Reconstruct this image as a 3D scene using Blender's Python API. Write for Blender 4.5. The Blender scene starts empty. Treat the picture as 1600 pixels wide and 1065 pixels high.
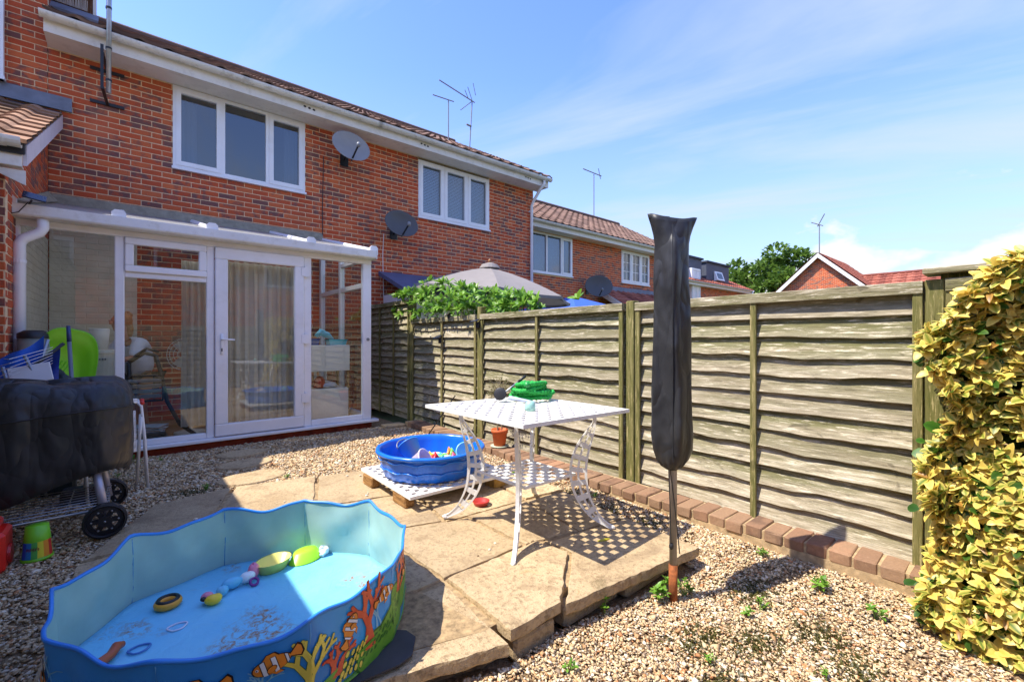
import bpy, math, random
import numpy as np
from mathutils import Vector, Matrix
random.seed(7); RNG = np.random.default_rng(7)
R = math.radians; PI = math.pi
sc = bpy.context.scene; col = sc.collection

# ------------------------------------------------------------ camera
CH = 1.30
cam_d = bpy.data.cameras.new('camera'); cam = bpy.data.objects.new('camera', cam_d); col.objects.link(cam)
cam.location = (0, 0, CH); cam.rotation_euler = (R(90), 0, -math.atan2(.6493, .7605))
cam_d.sensor_width = 36; cam_d.lens = 695*36/1600; cam_d.shift_y = -2.5/1600
cam_d.clip_start = .05; cam_d.clip_end = 2000
sc.camera = cam
# ------------------------------------------------------------ light
SUN = Vector((.55, -.245, -1.0)).normalized()          # direction the sunlight travels
elev = math.asin(-SUN.z); azim = math.atan2(-SUN.x, -SUN.y)   # azimuth of the sun from +Y towards +X
sl = bpy.data.lights.new('sun', 'SUN'); sl.energy = 2.75; sl.angle = R(.5); sl.color = (1, .93, .82)
so = bpy.data.objects.new('sun', sl); col.objects.link(so); so.rotation_euler = SUN.to_track_quat('-Z', 'Y').to_euler()
so.location = (-6, 3, 12)
sc.view_settings.view_transform = 'Standard'; sc.view_settings.look = 'None'
sc.view_settings.exposure = 1.62; sc.view_settings.gamma = 1; sc.view_settings.use_curve_mapping = False
w = bpy.data.worlds.new('World'); sc.world = w; w.use_nodes = True
N = w.node_tree.nodes; L = w.node_tree.links; N.clear()
def wn(t, **k):
    n = N.new(t)
    for a, b in k.items(): setattr(n, a, b)
    return n
sky = wn('ShaderNodeTexSky', sky_type='NISHITA'); sky.sun_disc = False; sky.sun_elevation = elev; sky.sun_rotation = azim
sky.air_density = 1.15; sky.dust_density = .3; sky.ozone_density = 3.5; sky.altitude = 50
tc = wn('ShaderNodeTexCoord'); sep = wn('ShaderNodeSeparateXYZ'); L.new(tc.outputs['Generated'], sep.inputs[0])
def mth(op, a, b=None, clamp=False):
    n = wn('ShaderNodeMath', operation=op); n.use_clamp = clamp
    for i, q in enumerate((a, b)):
        if q is None: continue
        if isinstance(q, (int, float)): n.inputs[i].default_value = q
        else: L.new(q, n.inputs[i])
    return n.outputs[0]
zc = mth('MAXIMUM', sep.outputs[2], .0)
den = mth('ADD', zc, .16)
px = mth('DIVIDE', sep.outputs[0], den); py = mth('DIVIDE', sep.outputs[1], den)
cmb = wn('ShaderNodeCombineXYZ'); L.new(px, cmb.inputs[0]); L.new(py, cmb.inputs[1])
mr = wn('ShaderNodeMapping'); mr.inputs['Rotation'].default_value = (0, 0, R(-113)); L.new(cmb.outputs[0], mr.inputs[0])
mp = wn('ShaderNodeMapping'); mp.inputs['Scale'].default_value = (.42, 1.5, 1); mp.inputs['Location'].default_value = (.35, .2, 0); L.new(mr.outputs[0], mp.inputs[0])
n1 = wn('ShaderNodeTexNoise'); n1.inputs['Scale'].default_value = 1.25; n1.inputs['Detail'].default_value = 9; n1.inputs['Roughness'].default_value = .56; n1.inputs['Distortion'].default_value = .5
L.new(mp.outputs[0], n1.inputs['Vector'])
r1 = wn('ShaderNodeMapRange'); r1.inputs['From Min'].default_value = .45; r1.inputs['From Max'].default_value = .66; r1.inputs['To Max'].default_value = .72; L.new(n1.outputs['Fac'], r1.inputs['Value'])
# low cumulus: billowing noise on the direction itself, only in a band above the horizon
mp2 = wn('ShaderNodeMapping'); mp2.inputs['Scale'].default_value = (1, 1, 1.9); mp2.inputs['Location'].default_value = (.37, .9, .15); L.new(tc.outputs['Generated'], mp2.inputs[0])
n2 = wn('ShaderNodeTexNoise'); n2.inputs['Scale'].default_value = 6.8; n2.inputs['Detail'].default_value = 8; n2.inputs['Roughness'].default_value = .5; L.new(mp2.outputs[0], n2.inputs['Vector'])
band = wn('ShaderNodeMapRange'); band.inputs['From Min'].default_value = .10; band.inputs['From Max'].default_value = .27; band.inputs['To Min'].default_value = .10; band.inputs['To Max'].default_value = -.22; L.new(sep.outputs[2], band.inputs['Value'])
cu = mth('ADD', n2.outputs['Fac'], band.outputs[0])
r2 = wn('ShaderNodeMapRange'); r2.inputs['From Min'].default_value = .505; r2.inputs['From Max'].default_value = .575; r2.inputs['To Max'].default_value = .9; L.new(cu, r2.inputs['Value'])
hz = wn('ShaderNodeMapRange'); hz.inputs['From Min'].default_value = .0; hz.inputs['From Max'].default_value = .50; hz.inputs['To Min'].default_value = .92; hz.inputs['To Max'].default_value = .0; L.new(sep.outputs[2], hz.inputs['Value'])
hs = wn('ShaderNodeHueSaturation'); hs.inputs['Hue'].default_value = .520; hs.inputs['Saturation'].default_value = 1.18; hs.inputs['Value'].default_value = .86; L.new(sky.outputs[0], hs.inputs['Color'])
mh = wn('ShaderNodeMix', data_type='RGBA'); L.new(hz.outputs[0], mh.inputs['Factor']); L.new(hs.outputs[0], mh.inputs[6]); mh.inputs[7].default_value = (1.16, 1.52, 2.24, 1)
m1 = wn('ShaderNodeMix', data_type='RGBA'); L.new(r1.outputs[0], m1.inputs['Factor']); L.new(mh.outputs[2], m1.inputs[6]); m1.inputs[7].default_value = (1.62, 1.86, 2.22, 1)
mx = wn('ShaderNodeMix', data_type='RGBA'); L.new(r2.outputs[0], mx.inputs['Factor']); L.new(m1.outputs[2], mx.inputs[6]); mx.inputs[7].default_value = (2.25, 2.25, 2.3, 1)
bg = wn('ShaderNodeBackground'); bg.inputs[1].default_value = .15; L.new(mx.outputs[2], bg.inputs[0])
wo = wn('ShaderNodeOutputWorld'); L.new(bg.outputs[0], wo.inputs[0])

# ------------------------------------------------------------ mesh helpers
class MB:
    def __init__(s): s.v = []; s.f = []; s.a = []
    def add(s, v, f, a=None):
        b = len(s.v); s.v += [tuple(p) for p in v]; s.f += [tuple(i+b for i in q) for q in f]
        s.a += list(a) if a is not None else [(0, 0, 0)]*len(v)
        return s
    def box(s, a, b, c=None):
        x0, y0, z0 = a; x1, y1, z1 = b
        if x0 > x1: x0, x1 = x1, x0
        if y0 > y1: y0, y1 = y1, y0
        if z0 > z1: z0, z1 = z1, z0
        v = [(x0,y0,z0),(x1,y0,z0),(x1,y1,z0),(x0,y1,z0),(x0,y0,z1),(x1,y0,z1),(x1,y1,z1),(x0,y1,z1)]
        return s.add(v, [(0,3,2,1),(4,5,6,7),(0,1,5,4),(1,2,6,5),(2,3,7,6),(3,0,4,7)], [c]*8 if c else None)
    def bbox(s, a, b, r=.006):
        """box with chamfered vertical and top edges"""
        x0, y0, z0 = [min(p, q) for p, q in zip(a, b)]; x1, y1, z1 = [max(p, q) for p, q in zip(a, b)]
        def ring(i, z): return [(x0+i+r,y0+i,z),(x1-i-r,y0+i,z),(x1-i,y0+i+r,z),(x1-i,y1-i-r,z),(x1-i-r,y1-i,z),(x0+i+r,y1-i,z),(x0+i,y1-i-r,z),(x0+i,y0+i+r,z)]
        rs = [ring(r*.7, z0), ring(0, z0+r), ring(0, z1-r), ring(r*.7, z1)]
        return s.loft(rs, True, True)
    def loft(s, rings, cap0=False, cap1=False, closed=True, attr=None):
        n = len(rings[0]); v = [p for r in rings for p in r]; f = []
        for i in range(len(rings)-1):
            for j in range(n if closed else n-1):
                k = (j+1) % n
                f.append((i*n+j, i*n+k, (i+1)*n+k, (i+1)*n+j))
        if cap0: f.append(tuple(reversed(range(n))))
        if cap1: f.append(tuple(range((len(rings)-1)*n, len(rings)*n)))
        return s.add(v, f, attr)
    def tube(s, pts, r, n=8, caps=True):
        pts = [Vector(p) for p in pts]; rr = r if isinstance(r, (list, tuple)) else [r]*len(pts)
        rings = []; up = None
        for i, p in enumerate(pts):
            t = (pts[min(i+1, len(pts)-1)]-pts[max(i-1, 0)])
            t = t.normalized() if t.length > 1e-9 else Vector((0,0,1))
            if up is None: up = t.orthogonal().normalized()
            up = (up - t*up.dot(t)); up = up.normalized() if up.length > 1e-6 else t.orthogonal().normalized()
            sd = t.cross(up)
            rings.append([tuple(p + (up*math.cos(a)+sd*math.sin(a))*rr[i]) for a in [2*PI*k/n for k in range(n)]])
        return s.loft(rings, caps, caps)
    def lathe(s, prof, c=(0,0,0), n=24, mod=None, caps=(False, False)):
        rings = []
        for r, z in prof:
            rings.append([(c[0]+math.cos(a)*r*(mod(a, z) if mod else 1), c[1]+math.sin(a)*r*(mod(a, z) if mod else 1), c[2]+z) for a in [2*PI*k/n for k in range(n)]])
        return s.loft(rings, caps[0], caps[1])
    def prism(s, poly, z0, z1):
        n = len(poly); ar = sum(poly[i][0]*poly[(i+1)%n][1]-poly[(i+1)%n][0]*poly[i][1] for i in range(n))
        if ar < 0: poly = poly[::-1]
        return s.loft([[(x, y, z0) for x, y in poly], [(x, y, z1) for x, y in poly]], True, True)
    def rod(s, p, q, w, h=None):
        """square bar from p to q"""
        h = h or w; p = Vector(p); q = Vector(q); t = (q-p).normalized()
        up = Vector((0,0,1)) if abs(t.z) < .95 else Vector((0,1,0))
        sd = t.cross(up).normalized(); up = sd.cross(t)
        o = [(-1,-1),(1,-1),(1,1),(-1,1)]
        return s.loft([[tuple(e+sd*a*w/2+up*b*h/2) for a, b in o] for e in (p, q)], True, True)
    def blob(s, c, rad, n=12, m=7, bump=.0, seed=0, flat=False):
        rn = random.Random(seed); rings = []
        ph = [(rn.uniform(0, 6), rn.uniform(0, 6)) for _ in range(4)]
        for i in range(m):
            t = PI*(i+.0)/(m-1)*.998+.001; ring = []
            for k in range(n):
                a = 2*PI*k/n; q = 1+bump*(math.sin(2*a+ph[0][0])*math.sin(2*t+ph[0][1])+.6*math.sin(3*a+ph[1][0]+2*t))
                z = -math.cos(t)
                if flat and z < -.5: z = -.5
                ring.append((c[0]+rad[0]*q*math.sin(t)*math.cos(a), c[1]+rad[1]*q*math.sin(t)*math.sin(a), c[2]+rad[2]*q*z))
            rings.append(ring)
        return s.loft(rings, True, True)
    def xf(s, M):
        s.v = [tuple(M @ Vector(p)) for p in s.v]; return s
    def mesh(s, name, mat, smooth=False):
        me = bpy.data.meshes.new(name); me.from_pydata(s.v, [], s.f)
        if mat: me.materials.append(mat)
        if any(any(c) for c in s.a):
            at = me.attributes.new('vc', 'FLOAT_COLOR', 'POINT')
            at.data.foreach_set('color', np.array([(c[0], c[1], c[2], 1) for c in s.a], dtype=np.float32).ravel())
        if smooth: me.polygons.foreach_set('use_smooth', [True]*len(me.polygons))
        me.update(); return me
def link(name, me, parent=None, loc=None):
    o = bpy.data.objects.new(name, me); col.objects.link(o)
    if parent: o.parent = parent
    if loc is not None: o.location = loc
    return o
def wpos(o):
    p = Vector((0,0,0))
    while o: p += o.location; o = o.parent
    return p
def part(name, mb, mat, parent, smooth=False, local=False, kind=None, label=None):
    o = link(name, mb.mesh(name, mat, smooth), parent)
    if parent and not local: o.location = -wpos(parent)
    if kind: o['kind'] = kind
    if label: o['label'] = label
    return o
def tag(o, label, cat, group=None):
    o['label'] = label; o['category'] = cat
    if group: o['group'] = group
    return o
def thing(name, loc, label, cat, group=None, rz=0):
    o = bpy.data.objects.new(name, None); col.objects.link(o); o.location = loc; o.rotation_euler = (0, 0, rz); o.empty_display_size = .1
    return tag(o, label, cat, group)
def solo(name, mb, mat, label, cat, group=None, smooth=False):
    return tag(part(name, mb, mat, None, smooth), label, cat, group)
def struct(name, mb, mat, smooth=False):
    o = part(name, mb, mat, None, smooth); o['kind'] = 'structure'; return o
def big_mesh(name, v, f, mat, cols=None, smooth=False):
    """numpy arrays: v (n,3), f (m,k)"""
    me = bpy.data.meshes.new(name); k = f.shape[1]
    me.vertices.add(len(v)); me.vertices.foreach_set('co', v.astype(np.float32).ravel())
    me.loops.add(f.size); me.loops.foreach_set('vertex_index', f.astype(np.int32).ravel())
    me.polygons.add(len(f)); me.polygons.foreach_set('loop_start', np.arange(0, f.size, k, dtype=np.int32))
    me.update(calc_edges=True)
    if smooth: me.polygons.foreach_set('use_smooth', np.ones(len(f), dtype=bool))
    me.materials.append(mat)
    if cols is not None:
        at = me.attributes.new('vc', 'FLOAT_COLOR', 'POINT'); c4 = np.ones((len(v), 4), np.float32); c4[:, :3] = cols
        at.data.foreach_set('color', c4.ravel())
    return me

# ------------------------------------------------------------ materials
def srgb(r, g, b):
    f = lambda c: c/12.92 if c <= .04045 else ((c+.055)/1.055)**2.4
    return (f(r/255), f(g/255), f(b/255), 1)
class NT:
    def __init__(s, name):
        s.m = bpy.data.materials.new(name); s.m.use_nodes = True; s.t = s.m.node_tree; s.b = s.t.nodes['Principled BSDF']; s._p = None
    def n(s, t, **k):
        q = s.t.nodes.new(t)
        for a, b in k.items(): setattr(q, a, b)
        return q
    def l(s, a, b): s.t.links.new(a, b)
    def pos(s, scale=(1,1,1), loc=(0,0,0), rot=(0,0,0), obj=False):
        g = s.n('ShaderNodeTexCoord').outputs['Object'] if obj else s.n('ShaderNodeNewGeometry').outputs['Position']
        m = s.n('ShaderNodeMapping'); m.inputs['Scale'].default_value = scale; m.inputs['Location'].default_value = loc; m.inputs['Rotation'].default_value = rot
        s.l(g, m.inputs[0]); return m.outputs[0]
    def noise(s, scale, detail=5, rough=.55, vec=None, dist=0):
        q = s.n('ShaderNodeTexNoise'); q.inputs['Scale'].default_value = scale; q.inputs['Detail'].default_value = detail; q.inputs['Roughness'].default_value = rough; q.inputs['Distortion'].default_value = dist
        s.l(vec if vec else s.pos(), q.inputs['Vector']); return q.outputs['Fac']
    def rng(s, val, a, b, c=0, d=1):
        q = s.n('ShaderNodeMapRange'); q.inputs['From Min'].default_value = a; q.inputs['From Max'].default_value = b; q.inputs['To Min'].default_value = c; q.inputs['To Max'].default_value = d
        s.l(val, q.inputs['Value']); return q.outputs[0]
    def ramp(s, val, stops):
        q = s.n('ShaderNodeValToRGB'); e = q.color_ramp.elements
        while len(e) < len(stops): e.new(.5)
        for i, (p, c) in enumerate(stops): e[i].position = p; e[i].color = c
        s.l(val, q.inputs[0]); return q.outputs[0]
    def mix(s, fac, a, b, mode='MIX'):
        q = s.n('ShaderNodeMix', data_type='RGBA', blend_type=mode)
        for i, x in ((0, fac), (6, a), (7, b)):
            if isinstance(x, (int, float)): q.inputs[i].default_value = x
            elif isinstance(x, tuple): q.inputs[i].default_value = x
            else: s.l(x, q.inputs[i])
        return q.outputs[2]
    def math(s, op, a, b=0):
        q = s.n('ShaderNodeMath', operation=op)
        for i, x in enumerate((a, b)):
            if isinstance(x, (int, float)): q.inputs[i].default_value = x
            else: s.l(x, q.inputs[i])
        return q.outputs[0]
    def attr(s, name='vc'):
        q = s.n('ShaderNodeAttribute', attribute_name=name); return q.outputs['Color']
    def sepc(s, c):
        q = s.n('ShaderNodeSeparateColor'); s.l(c, q.inputs[0]); return q.outputs
    def base(s, c):
        if isinstance(c, tuple): s.b.inputs['Base Color'].default_value = c
        else: s.l(c, s.b.inputs['Base Color'])
    def rough(s, r):
        if isinstance(r, (int, float)): s.b.inputs['Roughness'].default_value = r
        else: s.l(r, s.b.inputs['Roughness'])
    def bump(s, h, strength=.3, dist=.01):
        q = s.n('ShaderNodeBump'); q.inputs['Strength'].default_value = strength; q.inputs['Distance'].default_value = dist
        s.l(h, q.inputs['Height']); s.l(q.outputs[0], s.b.inputs['Normal'])
    def set(s, **k):
        for a, b in k.items(): s.b.inputs[a.replace('_', ' ')].default_value = b
        return s
MATS = {}
def plain(name, c, rough=.5, var=.12, scale=6, bump=0, metal=0, spec=.5, dirt=None):
    """one colour with slight procedural variation, optional dirt"""
    if name in MATS: return MATS[name]
    t = NT(name); nz = t.noise(scale, 6, .6)
    d = tuple(x*(1-var*1.6) for x in c[:3])+(1,); u = tuple(min(1, x*(1+var)) for x in c[:3])+(1,)
    cc = t.ramp(nz, [(.3, d), (.7, u)])
    if dirt: cc = t.mix(t.rng(t.noise(dirt[1], 8, .7), .52, .72, 0, dirt[2]), cc, dirt[0])
    t.base(cc); t.rough(rough); t.set(Metallic=metal); t.b.inputs['Specular IOR Level'].default_value = spec
    if bump: t.bump(t.noise(scale*8, 5), bump, .004)
    MATS[name] = t.m; return t.m

def m_brick(name, red, dark, orange):
    t = NT(name); a = t.sepc(t.attr()); nz = t.noise(9, 4, .6); n3 = t.noise(70, 6, .7)
    c = t.mix(a[1], red, orange)
    k = t.math('ADD', a[0], t.math('MULTIPLY', t.math('SUBTRACT', nz, .5), 2.4))
    c = t.mix(t.rng(k, .40, .80, 0, .92), c, dark)
    c = t.mix(t.rng(n3, .35, .75, 0, .45), c, tuple(x*.45 for x in red[:3])+(1,))
    wx = t.noise(1, 6, .6, t.pos((1.6, 1.6, .45)), .5); c = t.mix(t.rng(wx, .52, .74, 0, .28), c, srgb(128, 86, 70)); c = t.mix(t.rng(wx, .46, .30, 0, .25), c, srgb(214, 140, 104)); c = t.mix(t.rng(t.noise(26, 7, .8), .62, .70, 0, .5), c, srgb(200, 170, 140))
    t.base(c); t.rough(.88); t.b.inputs['Specular IOR Level'].default_value = .25; t.bump(n3, .5, .004); return t.m
M_BRICK = m_brick('brick_red', srgb(198, 88, 54), srgb(108, 86, 84), srgb(218, 116, 70))
M_EDGE = m_brick('brick_edging', srgb(140, 108, 84), srgb(110, 86, 70), srgb(156, 126, 98))
M_MORTAR = plain('mortar', srgb(232, 202, 162), .95, .15, 30, .4)
def m_cream():
    t = NT('cream_paint_and_haze_brick'); t.base(t.ramp(t.noise(5, 5), [(.3, srgb(206, 200, 180)), (.7, srgb(226, 220, 202))])); t.rough(.6); return t.m  # real cream paint on the side wall, painted-in glass haze on the rear wall
M_CREAM = m_cream()
M_UPVC = plain('white_plastic', (.84, .84, .86, 1), .3, .03, 3, dirt=((.5, .47, .4, 1), 5, .18))
M_FASCIA = plain('weathered_white_board', (.78, .74, .68, 1), .45, .05, 3, dirt=((.30, .26, .19, 1), 7, .35))
M_GUTTER = plain('weathered_white_gutter', (.72, .70, .65, 1), .4, .06, 4, dirt=((.22, .19, .14, 1), 9, .6))
M_CGUT = plain('conservatory_gutter_white', (.76, .75, .73, 1), .4, .05, 4, dirt=((.34, .3, .22, 1), 8, .45))
M_LEAD = plain('lead_flashing', srgb(118, 124, 140), .6, .15, 8, .1)
M_FELT = plain('grey_mortar_flashing', srgb(150, 142, 122), .9, .2, 12, .3)
M_BLACKP = plain('black_plastic', (.018, .018, .02, 1), .45, .2, 20)
M_STEEL = plain('galvanised_steel', (.42, .43, .45, 1), .42, .1, 20, metal=.8)
M_GREYMETAL = plain('grey_metal', (.24, .25, .27, 1), .5, .1, 15, metal=.3)
M_RUST = plain('rusty_metal', srgb(150, 84, 40), .85, .35, 40, .3)
M_DARK = plain('dark_room', (.03, .03, .035, 1), .9, .1)
def m_glass(name, ior=1.62, tint=(.93, .96, .95, 1)):
    t = NT(name); t.t.nodes.remove(t.b); o = t.t.nodes['Material Output']
    tr = t.n('ShaderNodeBsdfTransparent'); tr.inputs[0].default_value = tint
    gl = t.n('ShaderNodeBsdfGlossy'); gl.inputs['Roughness'].default_value = .004
    fr = t.n('ShaderNodeFresnel'); fr.inputs[0].default_value = ior
    mx = t.n('ShaderNodeMixShader'); ge = t.n('ShaderNodeNewGeometry'); fm = t.math('MULTIPLY', fr.outputs[0], t.math('SUBTRACT', 1.0, ge.outputs['Backfacing'])); t.l(fm, mx.inputs[0]); t.l(tr.outputs[0], mx.inputs[1]); t.l(gl.outputs[0], mx.inputs[2]); t.l(mx.outputs[0], o.inputs[0])
    return t.m
M_GLASS = m_glass('window_glass', 2.0)
M_GLASSUP = m_glass('double_glazing', 2.5, (.62, .68, .72, 1))
def m_wood(name, axis, c1, c2, c3, stain=None, sa=.5):
    """weathered timber; axis = index of the grain direction"""
    t = NT(name); s = [52, 52, 52]; s[axis] = 4.0; s2 = [14, 14, 14]; s2[axis] = 1.1
    g = t.noise(1, 7, .65, t.pos(tuple(s)), .4); g2 = t.noise(1, 5, .6, t.pos(tuple(s2), (3, 1, 2)), .6)
    c = t.ramp(g, [(.28, c2), (.5, c1), (.72, c3)])
    a = t.sepc(t.attr())
    if stain: c = t.mix(t.math('MULTIPLY', t.rng(t.math('ADD', g2, t.math('SUBTRACT', t.math('MULTIPLY', a[0], .30), t.math('MULTIPLY', a[1], .20))), .42, .70, 0, 1), sa), c, stain)
    c = t.mix(t.math('MULTIPLY', t.rng(g2, .35, .6), t.math('MULTIPLY', a[1], .35)), c, c3)
    fl = t.noise(1, 8, .75, t.pos(tuple(q*1.6 for q in s), (9, 4, 7)))
    c = t.mix(t.rng(fl, .54, .63, 0, .75), c, tuple(min(1, q*1.45) for q in c3[:3])+(1,))
    c = t.mix(t.rng(fl, .44, .36, 0, .75), c, tuple(q*.45 for q in c2[:3])+(1,))
    c = t.mix(t.rng(a[2], 0, 1, .0, .45), c, tuple(q*.55 for q in c1[:3])+(1,)); kn = t.noise(1, 3, .5, t.pos(tuple(4.5 if i == axis else 9 for i in range(3)), (1, 7, 3)), 1.2); c = t.mix(t.rng(kn, .66, .72, 0, .55), c, tuple(q*.5 for q in c2[:3])+(1,))
    t.base(c); t.rough(.9); t.b.inputs['Specular IOR Level'].default_value = .2; t.bump(g, .7, .008); return t.m
M_BOARD = m_wood('weathered_fence_board', 1, srgb(160, 148, 122), srgb(104, 95, 74), srgb(202, 192, 170), srgb(98, 98, 52), .86)
M_POSTW = m_wood('green_stained_post', 2, srgb(128, 118, 76), srgb(84, 84, 42), srgb(160, 146, 104), srgb(92, 96, 44), .6)
M_TIMBER = m_wood('raw_timber', 1, srgb(150, 112, 68), srgb(110, 80, 46), srgb(180, 140, 92))
M_LAMINATE = m_wood('laminate_floor', 0, srgb(150, 112, 74), srgb(120, 86, 54), srgb(172, 134, 94))
def m_stone():
    t = NT('sandstone_paving'); a = t.sepc(t.attr()); n1 = t.noise(2.2, 7, .6); n2 = t.noise(46, 6, .7); n3 = t.noise(7, 6, .65, None, .6); n4 = t.noise(150, 3, .6)
    c = t.ramp(n1, [(.3, srgb(176, 152, 116)), (.5, srgb(200, 176, 138)), (.72, srgb(210, 186, 146))])
    c = t.mix(t.rng(n3, .52, .68, 0, .75), c, srgb(146, 122, 92))
    c = t.mix(t.rng(n2, .50, .64, 0, .7), c, srgb(124, 102, 74))
    c = t.mix(t.rng(n2, .42, .30, 0, .5), c, srgb(206, 184, 142))
    c = t.mix(t.rng(n3, .36, .27, 0, .5), c, srgb(198, 164, 104))
    c = t.mix(t.math('MULTIPLY', a[0], .6), c, srgb(150, 130, 102))
    st = t.noise(1.1, 6, .7, None, 1.5); c = t.mix(t.rng(st, .54, .66, 0, .5), c, srgb(128, 108, 84)); c = t.mix(t.rng(t.noise(5.5, 8, .75, t.pos((1, 1, 1), (4, 9, 2)), .8), .60, .68, 0, .6), c, srgb(112, 100, 70))
    t.base(c); t.rough(.93); t.b.inputs['Specular IOR Level'].default_value = .15
    t.bump(t.math('ADD', t.math('MULTIPLY', n2, .7), t.math('ADD', n3, t.math('MULTIPLY', n4, .4))), .75, .016); return t.m
M_STONE = m_stone()
def m_vc(name, rough=.8, spec=.3, var=.35, scale=60, trans=0):
    t = NT(name); c = t.attr(); nz = t.noise(scale, 4, .6)
    c = t.mix(t.rng(nz, .35, .7, 0, var), c, (0, 0, 0, 1)) if var else c
    t.base(c); t.rough(rough); t.b.inputs['Specular IOR Level'].default_value = spec
    if trans:
        o = t.t.nodes['Material Output']; tl = t.n('ShaderNodeBsdfTranslucent'); t.l(c, tl.inputs[0]); mx = t.n('ShaderNodeMixShader'); mx.inputs[0].default_value = trans
        t.l(t.b.outputs[0], mx.inputs[1]); t.l(tl.outputs[0], mx.inputs[2]); t.l(mx.outputs[0], o.inputs[0])
    return t.m
M_GRAVEL = m_vc('flint_gravel', .75, .3, .16, 90)
M_LEAF = m_vc('leaf', .42, .45, .10, 40, .34)
M_VCOL = m_vc('coloured_plastic', .4, .5, 0)
def m_soil():
    t = NT('gravel_bed'); n1 = t.noise(70, 5, .7); n2 = t.noise(4, 5)
    c = t.ramp(n1, [(.3, srgb(108, 86, 60)), (.5, srgb(160, 132, 96)), (.66, srgb(192, 166, 128))])
    c = t.mix(t.rng(n2, .55, .75, 0, .5), c, srgb(88, 74, 46)); t.base(c); t.rough(.95); t.bump(n1, 1, .02); return t.m
M_SOIL = m_soil()
def m_grass():
    t = NT('far_lawn'); t.base(t.ramp(t.noise(3, 6), [(.3, (.04, .06, .02, 1)), (.7, (.09, .12, .04, 1))])); t.rough(.95); return t.m
M_GRASS = m_grass()
def m_tile(name, c1, c2, c3):
    t = NT(name); a = t.sepc(t.attr()); n1 = t.noise(3, 6, .65); n2 = t.noise(40, 6, .7)
    c = t.ramp(t.math('ADD', t.math('MULTIPLY', n1, .7), t.math('MULTIPLY', a[0], .35)), [(.3, c2), (.55, c1), (.78, c3)])
    c = t.mix(t.rng(n2, .55, .7, 0, .5), c, tuple(q*.4 for q in c2[:3])+(1,)); t.base(c); t.rough(.9); t.b.inputs['Specular IOR Level'].default_value = .2; t.bump(n2, .4, .005); return t.m
M_TILE = m_tile('concrete_roof_tile', srgb(124, 98, 86), srgb(94, 76, 68), srgb(148, 120, 104))
M_TILERED = m_tile('red_roof_tile', srgb(150, 88, 72), srgb(116, 66, 56), srgb(172, 110, 92))
M_TILEOLD = m_tile('mossy_roof_tile', srgb(140, 104, 80), srgb(92, 76, 56), srgb(178, 140, 112))
def m_cover():
    t = NT('black_cover_fabric'); n = t.noise(5, 3, .5, None, 1.0); rd = lambda q: t.math('ABSOLUTE', t.math('SUBTRACT', q, .5))
    r_a = rd(t.noise(3.8, 2, .4, t.pos((1, 1, .3)), .15)); r_b = rd(t.noise(7.5, 2, .45, t.pos((1, 1, .5), (3, 5, 1)), .2)); fine = t.noise(420, 2)
    c = t.ramp(n, [(.3, (.022, .022, .024, 1)), (.7, (.034, .034, .036, 1))]); c = t.mix(t.rng(t.noise(18, 7, .75), .60, .72, 0, .3), c, (.12, .115, .105, 1))
    t.base(c); t.rough(t.rng(n, .3, .7, .34, .48)); t.bump(t.math('ADD', t.math('ADD', r_a, t.math('MULTIPLY', r_b, .5)), t.math('MULTIPLY', fine, .006)), .95, .10); t.b.inputs['Specular IOR Level'].default_value = .4; return t.m
M_COVER = m_cover()
def m_poly():
    t = NT('polycarbonate_roofing'); o = t.t.nodes['Material Output']
    n = t.noise(16, 6, .7, t.pos((1, .4, 1))); c = t.mix(t.rng(n, .55, .7, 0, .6), (.80, .81, .80, 1), (.2, .19, .14, 1))
    t.base(c); t.rough(.25); tl = t.n('ShaderNodeBsdfTranslucent'); t.l(c, tl.inputs[0]); tr = t.n('ShaderNodeBsdfTransparent')
    m0 = t.n('ShaderNodeMixShader'); m0.inputs[0].default_value = .55; t.l(tl.outputs[0], m0.inputs[1]); t.l(tr.outputs[0], m0.inputs[2])
    mx = t.n('ShaderNodeMixShader'); mx.inputs[0].default_value = .72; t.l(t.b.outputs[0], mx.inputs[1]); t.l(m0.outputs[0], mx.inputs[2]); t.l(mx.outputs[0], o.inputs[0]); return t.m
M_POLY = m_poly()
def m_thin(name, c, rough=.4, trans=.35, var=.06, scale=5, dirt=None):
    t = NT(name); o = t.t.nodes['Material Output']; nz = t.noise(scale, 6, .6)
    cc = t.ramp(nz, [(.3, tuple(q*(1-var) for q in c[:3])+(1,)), (.7, tuple(min(1, q*(1+var)) for q in c[:3])+(1,))])
    if dirt: cc = t.mix(t.math('MULTIPLY', t.rng(t.noise(dirt[1], 9, .75), .58, .66, 0, dirt[2]), t.rng(t.noise(3.1, 3), .5, .62)), cc, dirt[0])
    t.base(cc); t.rough(rough); tl = t.n('ShaderNodeBsdfTranslucent'); t.l(cc, tl.inputs[0]); mx = t.n('ShaderNodeMixShader'); mx.inputs[0].default_value = trans
    t.l(t.b.outputs[0], mx.inputs[1]); t.l(tl.outputs[0], mx.inputs[2]); t.l(mx.outputs[0], o.inputs[0]); return t.m

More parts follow.
